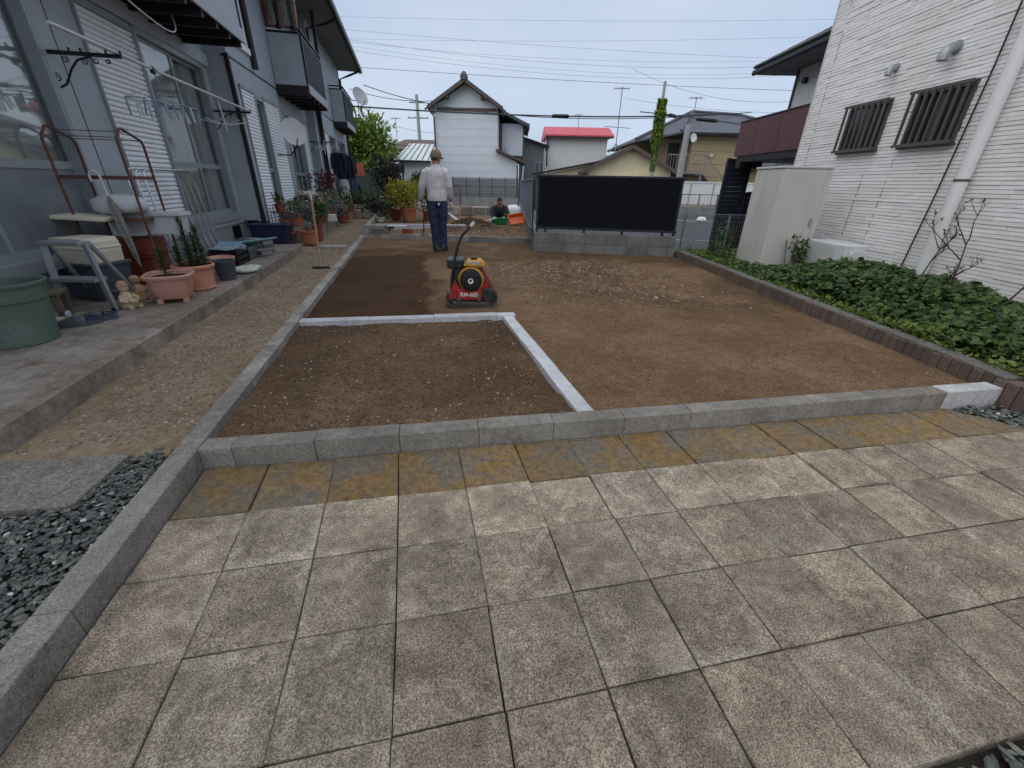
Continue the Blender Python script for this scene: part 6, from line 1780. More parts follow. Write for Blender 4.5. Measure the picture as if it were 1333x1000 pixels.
for z in (1.36, 2.9, .25):
    part('pipe_clamp', m_steel, nh, lambda b: b.lathe([(.064, -.012), (.067, -.010), (.067, .010), (.064, .012)], 18, (WX - .085, 4.90, z)).box(WX - .04, WX + .005, 4.88, 4.92, z - .012, z + .012))
tubep('cable', m_black, nh, [(WX - .03, 5.16, 4.0), (WX - .03, 5.15, 2.4), (WX - .03, 5.19, 1.2), (WX - .03, 5.25, .2)], .008, 6)
part('roof', m_tile_gry, nh, lambda b: b.add([(4.2, -2.2, 5.75), (4.2, 8.7, 5.75), (12.6, 8.7, 5.75), (12.6, -2.2, 5.75), (8.4, 2, 7.6), (8.4, 5, 7.6)], [(0, 4, 5, 1), (1, 5, 2), (2, 5, 4, 3), (3, 4, 0), (0, 1, 2, 3)]))
# rear wing: balcony, recessed upper wall, eaves, dark car port
boxp('balcony_parapet', m_maroon, nh, WX + .01, WX + .10, 8.11, 10.45, 1.86, 2.49)
boxp('balcony_parapet', m_maroon, nh, WX + .102, 8.5, 10.36, 10.45, 1.86, 2.488)
boxp('parapet_cap', m_dark, nh, WX - .005, WX + .115, 8.11, 10.465, 2.492, 2.515)
for y in (8.9, 9.7): boxp('panel_joint', m_dark, nh, WX + .007, WX + .012, y - .004, y + .004, 1.87, 2.485)
boxp('balcony_floor', m_dark, nh, WX + .03, 9.0, 8.10, 10.34, 1.74, 1.87)
boxp('wing_wall', m_white, nh, 5.42, 9.0, 8.09, 9.86, 1.88, 3.31)
boxp('wing_corner', m_dark, nh, 5.405, 5.43, 9.80, 9.875, 1.88, 3.31)
MB().lathe([(.05, -.02), (.055, 0), (.05, .05), (.02, .06)], 14, (5.37, 9.5, 3.08), 'x').build('eave_lamp', m_black, nh, True)
part('wing_roof', m_tile_gry, nh, lambda b: b.prism([(WX + .06, 3.36), (WX + .06, 3.44), (6.9, 4.4), (9.4, 3.5), (9.4, 3.40), (6.9, 4.3)], 8.1, 10.42, 'xz'))
boxp('soffit', m_soff, nh, WX + .07, 9.2, 8.1, 10.38, 3.318, 3.338)
boxp('eave_gutter', m_black, nh, WX - .02, WX + .058, 8.1, 10.43, 3.31, 3.40, bev=.02)
b = MB()
for k in range(7): b.tube([(WX + .03 + .3 * k, 8.1, 3.455 + .147 * k), (WX + .03 + .3 * k, 10.43, 3.455 + .147 * k)], .035, 6)
b.build('tile_course', m_tile_gry, nh, True)
boxp('carport_back', m_black, nh, 6.4, 9.0, 8.1, 8.4, -.4, 1.74)
boxp('carport_beam', m_black, nh, WX + .02, 5.3, 10.1, 10.3, 1.62, 1.74)
# dark louvred screen and low fence beyond the wing
t = thing('louvre_screen', 'tall black louvred screen standing under the maroon balcony', 'screen', (0, 0, 0), 0)
boxp('post', m_navy, t, 4.76, 4.82, 10.56, 10.64, -.36, 1.84); boxp('post', m_navy, t, 5.24, 5.32, 10.56, 10.66, -.36, 1.84)
bme = MB().box(4.82, 5.24, 10.585, 10.61, 0, .0935, mat=None); o = bme.build('slat', m_navy, t); me = o.data; o.location = (0, 0, -.26)
for k in range(1, 22): inst('slat', me, t, (0, 0, -.26 + .095 * k))
t = thing('low_screen', 'low black slatted fence joined to the louvred screen', 'fence', (0, 0, 0), 0)
for x in (5.4, 6.0, 6.6): boxp('post', m_navy, t, x, x + .05, 10.7, 10.75, -.36, 1.15)
bme = MB().box(5.45, 6.6, 10.715, 10.735, 0, .1205); o = bme.build('slat', m_navy, t); me = o.data; o.location = (0, 0, -.3)
for k in range(1, 12): inst('slat', me, t, (0, 0, -.3 + .122 * k))

# storage cabinet, air conditioner, wire panel
t = thing('storage_cabinet', 'tall pale beige steel storage cabinet against the white siding', 'cabinet', (3.70, 6.42, .0), 0)
boxp('body', m_beige, t, 0, .66, 0, .74, .0, 1.50, bev=.012)
boxp('top_lid', m_beige, t, -.012, .672, -.012, .752, 1.50, 1.53, bev=.006)
boxp('door', m_beige, t, .03, .63, -.012, .004, .05, 1.47, bev=.004)
boxp('latch', m_alu, t, .54, .575, -.03, -.011, .75, .87, bev=.005)
boxp('edge_strip', m_beige, t, .60, .664, -.02, -.0115, .04, 1.49)
t = thing('air_conditioner', 'white outdoor air-conditioner unit half hidden in the leaves by the siding', 'air conditioner', (0, 0, 0), 0)
boxp('casing', m_wplast, t, 4.32, 4.60, 5.62, 6.36, .12, .60, bev=.015)
boxp('side_cover', m_wplast, t, 4.36, 4.58, 5.575, 5.617, .14, .52, bev=.01)
boxp('handle', m_white, t, 4.40, 4.52, 5.57, 5.58, .50, .535, bev=.004)
for k in range(16): boxp('grille_bar', m_white, t, 4.312, 4.318, 5.82, 6.34, .15 + .027 * k, .162 + .027 * k)
boxp('valve_cover', m_wplast, t, 4.44, 4.60, 5.49, 5.572, .14, .44, bev=.012)
for y in (5.75, 6.2): boxp('foot', m_black, t, 4.30, 4.62, y, y + .06, .03, .12)
t = thing('garden_trellis', 'small rusty wire mesh trellis leaning before the air conditioner', 'trellis', (4.12, 6.42, .06), R(58))
b = MB()
for k in range(13): b.tube([(-.24 + .04 * k, .0, 0), (-.24 + .04 * k, .09, .5)], .003, 4)
for k in range(12): b.tube([(-.24, .09 * k / 11.5, .5 * k / 11.5), (.24, .09 * k / 11.5, .5 * k / 11.5)], .003, 4)
tag(b.build('mesh', m_steel, t), kind='stuff')
tubep('frame', m_steel, t, [(-.25, 0, 0), (-.25, .09, .51), (.25, .09, .51), (.25, 0, 0), (-.25, 0, 0)], .006, 6)

# ------------------------------------------------------------------ planting strip
strip_poly = [(edge_x(1.5) + .06, 1.5), (WX + .01, 1.5), (WX + .01, 8.3), (3.0, 8.3), (edge_x(7.9) + .06, 7.9)]
def strip_h(X, Y): return 0.075 + 0.03 * fbm(X, Y, 2.0, 3, 90)
terrain('planting_strip', strip_poly, .08, strip_h, m_soil, lambda x, y: (np.full(x.shape, .7), np.zeros(x.shape)))
def leaf_np(name, mat, P, D, N, ln, wd, fold, droop, label, cat):
    D = D / np.linalg.norm(D, axis=1, keepdims=True)
    S = np.cross(D, N); S /= np.linalg.norm(S, axis=1, keepdims=True) + 1e-9
    U = np.cross(S, D)
    ln = ln[:, None]; wd = wd[:, None]; dr = droop[:, None]
    m1 = P + D * ln * .30; m2 = P + D * ln * .68 - U * dr * ln * .35; tip = P + D * ln - U * dr * ln
    V = np.stack([P, m1 + S * wd * .5 + U * fold * wd * .5, m2 + S * wd * .36 + U * fold * wd * .36, tip, m2 - S * wd * .36 + U * fold * wd * .36, m1 - S * wd * .5 + U * fold * wd * .5, m1, m2], 1)
    n = len(P)
    T_ = np.array([(0, 6, 1), (6, 7, 2), (6, 2, 1), (7, 3, 2), (0, 5, 6), (5, 4, 7), (5, 7, 6), (4, 3, 7)])
    F = (T_[None] + (np.arange(n) * 8)[:, None, None]).reshape(-1, 3)
    o = tri_mesh(name, V.reshape(-1, 3), F, mat)
    return tag(o, label, cat, kind='stuff')
gl = np.random.default_rng(21)
def cover_top(x, y):
    d = np.clip((x - edge_x(y) - .16) / .60, 0, 1)
    far = np.interp(y, [1.5, 2.6, 3.4, 4.2, 5.4, 6.2, 6.9, 7.6, 8.3], [.08, .12, .20, .34, .31, .15, .11, .09, .08])
    return .12 + (far - .02) * d ** .75 * (1 + .55 * fbm(x, y, 1.6, 4, 33)) + .03 * fbm(x, y, 6, 2, 5)
n = 24000
y = gl.uniform(1.6, 8.25, n); st_ = .20 + .30 * np.clip((5.6 - y) / 2.0, 0, 1) * (1 + fbm(y, y, 1.1, 2, 3)); x = edge_x(y) + st_ + (WX - .03 - edge_x(y) - st_) * gl.random(n) ** .9
zt = cover_top(x, y); z = zt - gl.random(n) ** 2.2 * (zt - .08) * .8
P = np.stack([x, y, z], -1)
D = np.stack([gl.normal(-.45, .8, n), gl.normal(-.25, .8, n), gl.normal(-.1, .35, n)], -1)
N = np.stack([gl.normal(-.2, .35, n), gl.normal(-.1, .35, n), np.ones(n)], -1)
ln = gl.uniform(.032, .085, n)
leaf_np('ground_cover', l_gc, P, D, N, ln, ln * gl.uniform(.65, .95, n), .22, gl.uniform(0, .35, n), 'dense dark green broad-leaved creeper filling the strip below the siding', 'ground cover')
n = 15000
y = gl.uniform(1.6, 8.25, n); x = edge_x(y) + .10 + np.abs(gl.normal(0, .24, n)); x = np.clip(x, edge_x(y) + .09, WX - .1)
keep = (gl.random(n) < np.clip(.55 + 1.6 * fbm(x, y, 1.4, 3, 71), .1, 1)); x, y = x[keep], y[keep]; n = len(x)
z = .095 + gl.random(n) * .10 * (1 + fbm(x, y, 3, 3, 2))
D = np.stack([gl.normal(0, .8, n), gl.normal(0, .8, n), gl.normal(.4, .4, n)], -1); N = np.stack([gl.normal(0, .4, n), gl.normal(0, .4, n), np.ones(n)], -1)
ln = gl.uniform(.025, .06, n)
leaf_np('low_weeds', l_weed, np.stack([x, y, z], -1), D, N, ln, ln * gl.uniform(.3, .6, n), .2, gl.uniform(0, .3, n), 'fresh yellow-green low weeds just behind the brick edging', 'weeds')
# dried stalks standing out of the creeper
def stalk(label, p, h, seed, branches):
    t = thing('dry_weed', label, 'weed', p, 0); r = random.Random(seed); b = MB(); f = MB()
    def grow(a, d, l, th, dep):
        pts = [a]; 
        for i in range(4):
            d = (d + Vector((r.gauss(0, .12), r.gauss(0, .12), .06))).normalized(); pts.append(pts[-1] + d * l / 4)
        b.tube(pts, [th * (1 - .12 * i) for i in range(5)], 5)
        if dep > 0:
            for q in range(branches if dep == 2 else 3):
                k = r.choice([2, 3, 4]); grow(pts[k], (d + Vector((r.gauss(0, .5), r.gauss(0, .5), .25))).normalized(), l * r.uniform(.35, .6), th * .6, dep - 1)
        else:
            for q in range(4): f.leaf(pts[-1], (r.gauss(0, 1), r.gauss(0, 1), r.gauss(.2, .7)), (0, 0, 1), .04, .022)
    grow(Vector((0, 0, 0)), Vector((r.gauss(0, .08), r.gauss(0, .08), 1)), h * .62, .0105, 2)
    tag(b.build('stem', l_dry, t), kind='stuff'); tag(f.build('seed_heads', l_dry, t), kind='stuff')
stalk('tall branching dry weed stalk beside the right end of the creeper', (4.38, 3.70, .14), 1.15, 2, 5)
stalk('dry weed stalk standing straight near the white downpipe foot', (4.40, 4.12, .2), .98, 3, 3)
stalk('short dry weed just beyond the white downpipe', (4.5, 4.62, .2), .8, 4, 4)
stalk('thin dry weed leaning before the white downpipe', (4.4, 4.36, .2), .66, 5, 3)
stalk('leafy bramble stalk at the corner of the beige cabinet', (3.45, 6.9, .1), .62, 6, 4)
shrub('climber', 'small leafy climber at the foot of the beige cabinet', (3.5, 7.3, .08), (.18, .25, .36), 260, .06, l_gc, .08, 8)
shrub('climber', 'leafy tuft growing through the rusty wire trellis', (4.2, 6.35, .1), (.16, .2, .26), 240, .055, l_mid, .12, 9)

# ------------------------------------------------------------------ black louvre fence on its block wall, grey side fence
bw = thing('block_wall', 'low two-course concrete block wall carrying the black fence', 'wall', (.36, 8.37, 0), math.atan2(-.34, 2.6))
bl = MB().box(.003, .387, 0, .12, .003, .193, bev=.004); o = bl.build('block', m_block_dk, bw); me = o.data; o.location = (0, 0, 0.02)
o.scale = (.5, 1, 1)
for c in range(2):
    for k in range(0, 7):
        if c == 0 and k == 0: pass
        inst('block', me, bw, ((.195 + .39 * (k - 0)) if k < 6 else .195 + .39 * 6, .001 * ((k + c) % 3), .02 + .195 * c), (0, 0, 0), (1 if k < 6 else .27, 1, 1))
inst('block', me, bw, (0, 0, .215), (0, 0, 0), (.5, 1, 1))
boxp('mortar_core', m_mortar, bw, .01, 2.62, .008, .112, -.2, .405)
boxp('footing', m_block_dk, bw, 0, 2.63, -.004, .124, -.35, .018)
bs = thing('block_wall', 'long concrete block wall under the light grey side fence', 'wall', (.36, 8.50, 0), R(90.6))
o = inst('block', me, bs, (0, -.12, .02))
for c in range(2):
    for k in range(0, 30):
        if c == 0 and k == 0: continue
        inst('block', me, bs, (.39 * k, -.12, .02 + .195 * c))
boxp('mortar_core', m_mortar, bs, 0, 11.7, -.112, -.008, -.35, .405)
bf = thing('louvre_fence', 'long black horizontal-louvre privacy fence on the block wall', 'fence', (.36, 8.40, 0), math.atan2(-.34, 2.6))
for x in (.05, .215, .95, 1.66, 2.40, 2.60): boxp('post', m_navy, bf, x - .022, x + .022, .055, .10, .405, .50 if x not in (.05, 2.60) else 1.36)
for x in (.05, .95, 1.66, 2.58): boxp('upright', m_navy, bf, x - .02, x + .02, .052, .09, .50, 1.355)
boxp('top_rail', m_navy, bf, .02, 2.66, .02, .095, 1.357, 1.395, bev=.006); boxp('bottom_rail', m_navy, bf, .03, 2.64, .03, .09, .462, .498)
sl = MB().add([(.07, .046, -.006), (2.58, .046, -.006), (2.58, .020, .034), (.07, .020, .034), (.07, .052, -.002), (2.58, .052, -.002), (2.58, .026, .038), (.07, .026, .038)], [(0, 1, 2, 3), (7, 6, 5, 4), (0, 4, 5, 1), (3, 2, 6, 7), (0, 3, 7, 4), (1, 5, 6, 2)])
o = sl.build('louvre', m_navy, bf); me = o.data; o.location = (0, 0, .505)
for k in range(1, 25): inst('louvre', me, bf, (0, 0, .505 + .0352 * k))
gf = thing('picket_fence', 'light grey metal picket fence receding from the black fence', 'fence', (.30, 8.62, 0), R(90.6))
pk = MB().box(-.012, .012, -.012, .012, .46, 1.33); o = pk.build('picket', m_fence_g, gf); me = o.data
for k in range(1, 78): inst('picket', me, gf, (.15 * k, 0, 0))
for z in (.45, 1.30): boxp('rail', m_fence_g, gf, -.05, 11.6, -.02, .02, z, z + .035)
for k in range(7): boxp('post', m_navy, gf, 1.9 * k, 1.9 * k + .05, -.05, -.021, .40, 1.35)
# wire mesh fence by the road
mf = thing('mesh_fence', 'low grey wire mesh fence between the black fence and the beige cabinet', 'fence', (3.06, 8.75, -.05), R(1))
b = MB()
for k in range(36): b.box(.05 * k - .002, .05 * k + .002, -.002, .002, .05, .80)
for k in range(9): b.box(0, 1.75, .0025, .0055, .05 + .09 * k - .002, .05 + .09 * k + .002)
tag(b.build('mesh', m_galv, mf), kind='stuff')
for x in (.30, 1.18): boxp('post', m_galv, mf, x - .016, x + .016, .006, .04, -.3, .82)
tubep('top_rail', m_galv, mf, [(0, .0, .81), (1.75, 0, .81)], .008, 6)

# ------------------------------------------------------------------ houses behind
def win(parent, x0, x1, y, z0, z1, mat=None, fm=None):
    """window on a wall facing -y: frame with proud edges and a set-back pane"""
    f = fm or m_alu_w
    w = MB().box(x0, x0 + .06, y - .04, y + .02, z0, z1).box(x1 - .06, x1, y - .04, y + .02, z0, z1).box(x0 + .06, x1 - .06, y - .041, y + .02, z0, z0 + .06).box(x0 + .06, x1 - .06, y - .041, y + .02, z1 - .06, z1).box((x0 + x1) / 2 - .03, (x0 + x1) / 2 + .03, y - .03, y + .02, z0 + .06, z1 - .06).build('window', f, parent)
    boxp('pane', mat or m_glass_dk, w, x0 + .05, x1 - .05, y - .012, y - .004, z0 + .05, z1 - .05)
    return w
def gable(parent, x0, x1, xm, ze0, ze1, za, y0, y1, th, mat, name='roof', over=.35):
    """gable roof with ridge along y: two thick slopes"""
    b = MB()
    s0 = (za - ze0) / (xm - x0); s1 = (za - ze1) / (x1 - xm)
    b.prism([(x0 - over, ze0 - over * s0), (xm, za), (xm, za + th), (x0 - over, ze0 - over * s0 + th)], y0, y1, 'xz')
    b.prism([(xm + .001, za), (x1 + over, ze1 - over * s1), (x1 + over, ze1 - over * s1 + th), (xm + .001, za + th)], y0, y1, 'xz')
    return b.build(name, mat, parent)
# white two-storey house, gable towards the yard
HY = 29.0
wh = thing('white_house', 'white two-storey house with plain gable wall and dark ridge ornament', 'house', (0, 0, 0), 0)
part('gable_wall', m_whouse, wh, lambda b: b.prism([(-4.93, -.4), (-1.2, -.4), (-1.2, 5.22), (-3.07, 6.35), (-4.93, 5.22)], HY, HY + 8, 'xz'))
for z in [.9 + .46 * k for k in range(10)]: boxp('siding_joint', m_wall_pale, wh, -4.92, -1.21, HY - .006, HY + .01, z, z + .014)
r = gable(wh, -4.93, -1.2, -3.07, 5.24, 5.24, 6.40, HY - .6, HY + 8.5, .16, m_tile_gry)
for s_, a, c in ((0, (-5.42, 5.02), (-3.07, 6.44)), (1, (-3.07, 6.44), (-.66, 4.98))):
    d = Vector((c[0] - a[0], 0, c[1] - a[1])).normalized(); nn = Vector((-d.z, 0, d.x))
    q = [(a[0] - nn.x * .10, a[1] - nn.z * .10), (c[0] - nn.x * .10, c[1] - nn.z * .10), (c[0], c[1]), (a[0], a[1])]
    MB().prism(q, HY - .63, HY - .602, 'xz').build('bargeboard', m_brown, r)
boxp('gable_beam', m_brown, wh, -4.78, -1.25, HY - .12, HY - .002, 5.02, 5.16)
for x in (-4.1, -2.1): boxp('purlin_end', m_brown, wh, x - .07, x + .07, HY - .55, HY - .002, 5.56, 5.7)
part('ridge_ornament', m_tile_blue, r, lambda b: b.prism([(-3.27, 6.44), (-2.87, 6.44), (-2.85, 6.58), (-2.92, 6.70), (-3.0, 6.80), (-3.07, 6.82), (-3.14, 6.80), (-3.22, 6.70), (-3.29, 6.58)], HY - .66, HY - .5, 'xz'))
tubep('downpipe', m_brown, wh, [(-5.2, HY - .5, 5.0), (-4.97, HY - .1, 4.7), (-4.97, HY - .1, -.3)], .05, 8)
part('lean_to', m_whouse, wh, lambda b: b.prism([(-1.199, -.4), (.02, -.4), (.02, 2.42), (-1.199, 2.90)], HY + .002, HY + 5, 'xz'))
part('lean_to_roof', m_brown, wh, lambda b: b.prism([(-1.28, 2.96), (.55, 2.30), (.55, 2.42), (-1.28, 3.08)], HY - .45, HY + 5, 'xz'))
tubep('downpipe', m_brown, wh, [(.06, HY - .06, 2.25), (.06, HY - .06, -.3)], .045, 8)
tubep('strut', m_wplast, wh, [(.44, HY - .3, 2.2), (.25, HY - .2, -.2)], .04, 6)
boxp('wing', m_whouse, wh, -1.198, .38, HY + 3.0, HY + 8, 2.9, 4.75)
part('wing_roof', m_tile_gry, wh, lambda b: b.prism([(-1.25, 5.55), (.75, 4.70), (.75, 4.52), (-1.25, 5.37)], HY + 2.4, HY + 8.4, 'xz'))
boxp('wing_fascia', m_brown, wh, .755, .80, HY + 2.4, HY + 8.4, 4.46, 4.72)
tubep('downpipe', m_brown, wh, [(.44, HY + 2.96, 4.6), (.44, HY + 2.96, 2.5)], .05, 8)
boxp('shutter_box', m_brown, wh, -1.195, -1.0, HY + 2.4, HY + 2.9, 3.1, 4.7)
boxp('meter_box', m_wplast, wh, -.75, -.5, HY + 2.8, HY + 3.0, 2.95, 3.4)
boxp('skirt', m_gry, wh, -4.95, .05, HY - .03, HY - .004, -.4, 1.44)
for k in range(11): boxp('skirt_joint', m_wall_pale, wh, -4.94, .04, HY - .034, HY - .0305, -.3 + .16 * k, -.288 + .16 * k)
# shed with pale seamed metal roof
sh = thing('shed', 'white shed with pale green seamed metal roof beside the white house', 'shed', (0, 0, 0), 0)
boxp('wall', m_whouse, sh, -6.62, -4.99, 27.3, 30, -.4, 2.35)
boxp('opening', m_black, sh, -6.05, -5.0, 27.28, 27.298, .3, 1.55)
part('roof', m_pgrn, sh, lambda b: b.add([(-7.05, 27.0, 2.33), (-4.96, 27.0, 2.30), (-4.96, 29.4, 3.30), (-6.65, 29.4, 3.32), (-7.05, 27.0, 2.25), (-4.96, 27.0, 2.22), (-4.96, 29.4, 3.22), (-6.65, 29.4, 3.24)], [(0, 1, 2, 3), (7, 6, 5, 4), (0, 4, 5, 1), (1, 5, 6, 2), (2, 6, 7, 3), (3, 7, 4, 0)]))
for k in range(6):
    f = (k + .5) / 6
    a = Vector((-7.05 + 2.09 * f, 27.0, 2.345)); c = Vector((-6.65 + 1.69 * f, 29.4, 3.335)); tubep('seam', m_gry, sh, [a, c], .025, 4)
boxp('gutter', m_dark, sh, -7.05, -4.97, 26.92, 26.99, 2.2, 2.3); boxp('post', m_dark, sh, -6.72, -6.62, 27.1, 27.2, -.3, 2.25)
# roofs far left behind the shed
fh = thing('far_house', 'low house with brown roof behind the pale metal shed', 'house', (0, 0, 0), 0)
boxp('wall', m_whouse, fh, -9.9, -6.0, 37.2, 42, -.4, 3.6)
part('roof', m_brown, fh, lambda b: b.add([(-10.4, 36.6, 3.45), (-5.6, 36.6, 3.45), (-6.6, 39.5, 4.3), (-9.3, 39.5, 4.3), (-10.4, 42.5, 3.45), (-5.6, 42.5, 3.45)], [(0, 1, 2, 3), (4, 3, 2, 5), (0, 3, 4), (1, 5, 2), (0, 4, 5, 1)]))
boxp('window', m_glass_dk, fh, -9.4, -8.4, 37.17, 37.199, 1.8, 2.7)
fh = thing('far_house', 'small tiled house glimpsed between the tree and the shed', 'house', (0, 0, 0), 0)
boxp('wall', m_white, fh, -12.6, -9.9, 40.2, 44, -.4, 2.7)
part('roof', m_tile_gry, fh, lambda b: b.add([(-13, 39.7, 2.55), (-9.6, 39.7, 2.55), (-10.6, 42, 3.7), (-12.0, 42, 3.7), (-13, 44.4, 2.55), (-9.6, 44.4, 2.55)], [(0, 1, 2, 3), (4, 3, 2, 5), (0, 3, 4), (1, 5, 2), (0, 4, 5, 1)]))
boxp('window', m_glass_dk, fh, -12.2, -11.2, 40.17, 40.199, 1.2, 2.1)
# grey house right of the white one
gh = thing('grey_house', 'plain grey rendered house squeezed behind the white house', 'house', (0, 0, 0), 0)
part('wall', m_gry, gh, lambda b: b.prism([(.2, -.4), (2.2, -.4), (2.2, 3.75), (.2, 4.3)], 36, 41, 'xz'))
part('roof', m_dark, gh, lambda b: b.prism([(.0, 4.36), (2.45, 3.68), (2.45, 3.80), (.0, 4.48)], 35.6, 41.4, 'xz'))
win(gh, 2.3 - .9, 2.1, 36, 1.9, 2.7); tubep('downpipe', m_wplast, gh, [(2.1, 35.9, 3.7), (2.1, 35.9, 0)], .05, 6)
# red-roofed house
rh = thing('red_roofed_house', 'pale box-shaped house with red metal roof', 'house', (0, 0, 0), 0)
boxp('wall', m_white, rh, 2.75, 8.0, 42.2, 48, -.4, 4.96)
part('roof', m_redroof, rh, lambda b: b.prism([(41.6, 4.98), (41.6, 5.08), (44.5, 5.95), (48.4, 5.2), (48.4, 5.0)], 2.45, 8.45, 'yz'))
boxp('eave', m_dark, rh, 2.5, 8.4, 41.55, 41.66, 4.86, 4.975)
for k in range(20): boxp('siding_joint', m_wall_pale, rh, 2.95 + .255 * k, 2.962 + .255 * k, 42.19, 42.21, .2, 4.85)
boxp('side_trim', m_dark, rh, 2.62, 2.74, 41.9, 42.3, 2.6, 4.9); win(rh, 2.35, 2.74, 43, 2.4, 2.6); boxp('canopy', m_dark, rh, 8.0, 8.6, 42.6, 44, 3.5, 3.62)
# low cream building and gabled cream house
lc = thing('low_shed', 'low cream shed with sloping dark roof beside the cream house', 'shed', (0, 0, 0), 0)
part('wall', m_creamw, lc, lambda b: b.prism([(1.5, -.4), (5.6, -.4), (5.6, 2.55), (1.5, 1.75)], 31.5, 35, 'xz'))
part('roof', m_dark, lc, lambda b: b.prism([(1.2, 1.76), (5.8, 2.62), (5.8, 2.72), (1.2, 1.86)], 31.1, 35.3, 'xz'))
ch_ = thing('cream_house', 'cream plaster house with brown-edged gable behind the black fence', 'house', (7.4, 30.6, 0), R(-3))
part('wall', m_creamw, ch_, lambda b: b.prism([(-2.75, -.4), (2.75, -.4), (2.75, 2.1), (0, 3.42), (-2.75, 2.1)], 0, 7, 'xz'))
r = gable(ch_, -2.75, 2.75, 0, 2.12, 2.12, 3.44, -.5, 7.4, .12, m_tile_gry, over=.5)
for a, c in (((-3.25, 1.90), (0, 3.46)), ((0, 3.46), (3.25, 1.90))):
    d = Vector((c[0] - a[0], 0, c[1] - a[1])).normalized(); nn = Vector((-d.z, 0, d.x))
    MB().prism([(a[0] - nn.x * .1, a[1] - nn.z * .1), (c[0] - nn.x * .1, c[1] - nn.z * .1), (c[0] + nn.x * .1, c[1] + nn.z * .1), (a[0] + nn.x * .1, a[1] + nn.z * .1)], -.53, -.502, 'xz').build('bargeboard', m_brown, r)
boxp('awning', m_white, ch_, -2.7, 1.6, -.4, -.005, 1.30, 1.68)
tubep('downpipe', m_brown, ch_, [(-2.7, -.35, 1.9), (-2.78, -.05, 1.6), (-2.78, -.05, -.3)], .05, 6)
# tan two-storey apartment house with hipped tile roof and outside stair
th_ = thing('tan_apartment_house', 'tan two-storey apartment house with hipped tile roof and outside stair', 'building', (0, 0, 0), 0)
boxp('wall', m_tan, th_, 12.5, 19.5, 34.0, 42, -.5, 4.66)
boxp('side_wing', m_tan, th_, 9.2, 12.49, 37.0, 42, -.5, 4.3)
boxp('recess_wall', m_tan, th_, 10.6, 12.49, 35.4, 36.99, -.5, 4.55)
for z in (1.1, 1.9, 2.7, 3.5, 4.2): boxp('siding_joint', m_brown, th_, 12.51, 19.5, 33.985, 34.01, z, z + .018)
part('roof', m_tile_blue, th_, lambda b: b.add([(8.2, 33.0, 4.05), (11.3, 33.2, 4.62), (20.2, 33.2, 4.62), (20.2, 43, 4.62), (8.2, 43, 4.05), (13.4, 37.6, 6.35), (17.0, 37.6, 6.2), (11.3, 33.2, 4.5), (8.2, 33.0, 3.93), (20.2, 33.2, 4.5), (20.2, 43, 4.5), (8.2, 43, 3.93)], [(0, 1, 5), (1, 2, 6, 5), (2, 3, 6), (3, 4, 5, 6), (4, 0, 5), (0, 8, 7, 1), (1, 7, 9, 2), (2, 9, 10, 3), (3, 10, 11, 4), (4, 11, 8, 0), (8, 11, 10, 9, 7)]))
tubep('ridge', m_tile_blue, th_, [(11.3, 33.2, 4.70), (13.4, 37.6, 6.42)], .10, 6); tubep('ridge', m_tile_blue, th_, [(8.2, 33.0, 4.12), (13.4, 37.6, 6.42)], .10, 6); tubep('ridge', m_tile_blue, th_, [(13.4, 37.6, 6.42), (17.0, 37.6, 6.27), (20.2, 33.2, 4.70)], .10, 6)
boxp('gutter', m_dark, th_, 11.3, 20.2, 33.08, 33.19, 4.48, 4.60)
boxp('door', m_black, th_, 11.3, 12.1, 35.36, 35.398, 2.2, 4.1); boxp('door', m_black, th_, 11.2, 12.1, 35.36, 35.398, -.3, 1.6)
win(th_, 16.1, 16.9, 34.0, 3.1, 4.2); win(th_, 9.6, 9.9, 37.0, 2.9, 3.6); win(th_, 10.15, 10.45, 37.0, 2.9, 3.6)
MB().lathe([(.12, 0), (.12, .1), (.05, .16)], 14, (14.0, 33.97, 3.25), 'y').build('wall_lamp', m_wplast, th_, True)
boxp('landing', m_gry, th_, 10.6, 13.2, 33.0, 35.39, 2.04, 2.2)
for k in range(14): boxp('railing_bar', m_gry, th_, 10.62 + .2 * k, 10.65 + .2 * k, 32.98, 33.0, 2.2, 3.2)
boxp('handrail', m_gry, th_, 10.6, 13.22, 32.96, 33.02, 3.2, 3.26)
for k in range(12): boxp('stair_tread', m_gry, th_, 13.2 + .22 * k, 13.44 + .22 * k, 33.1, 34.0 - .02, 1.92 - .19 * k, 1.98 - .19 * k)
part('stair_stringer', m_dark, th_, lambda b: b.prism([(13.2, 2.1), (13.2, 1.75), (15.8, -.5), (16.1, -.5)], 33.02, 33.09, 'xz'))
part('stair_handrail', m_gry, th_, lambda b: b.prism([(13.2, 3.2), (13.2, 3.26), (16.0, .74), (16.0, .68)], 32.96, 33.02, 'xz'))
for k in range(12): boxp('railing_bar', m_gry, th_, 13.3 + .22 * k, 13.33 + .22 * k, 32.98, 33.0, 1.95 - .195 * k, 3.12 - .195 * k)
for x in (10.7, 13.1): boxp('landing_post', m_gry, th_, x, x + .1, 33.02, 33.12, -.4, 2.04)
# porch roof tiles under the stair house
part('porch_roof', m_tile_blue, th_, lambda b: b.prism([(9.4, 2.3), (10.6, 2.0), (10.6, 1.9), (9.2, 2.2)], 33.2, 36, 'xz'))
# far tile-roofed house under the balcony
fh = thing('far_house', 'blue-tiled tan house glimpsed under the maroon balcony', 'house', (0, 0, 0), 0)
boxp('wall', m_tan, fh, 17.0, 22, 30.6, 35, -.5, 2.6); part('roof', m_tile_blue, fh, lambda b: b.prism([(16.4, 2.55), (19.5, 4.0), (22.6, 2.55), (22.6, 2.4), (16.4, 2.4)], 30, 35.5, 'xz'))
win(fh, 17.6, 18.6, 30.6, .9, 1.9)
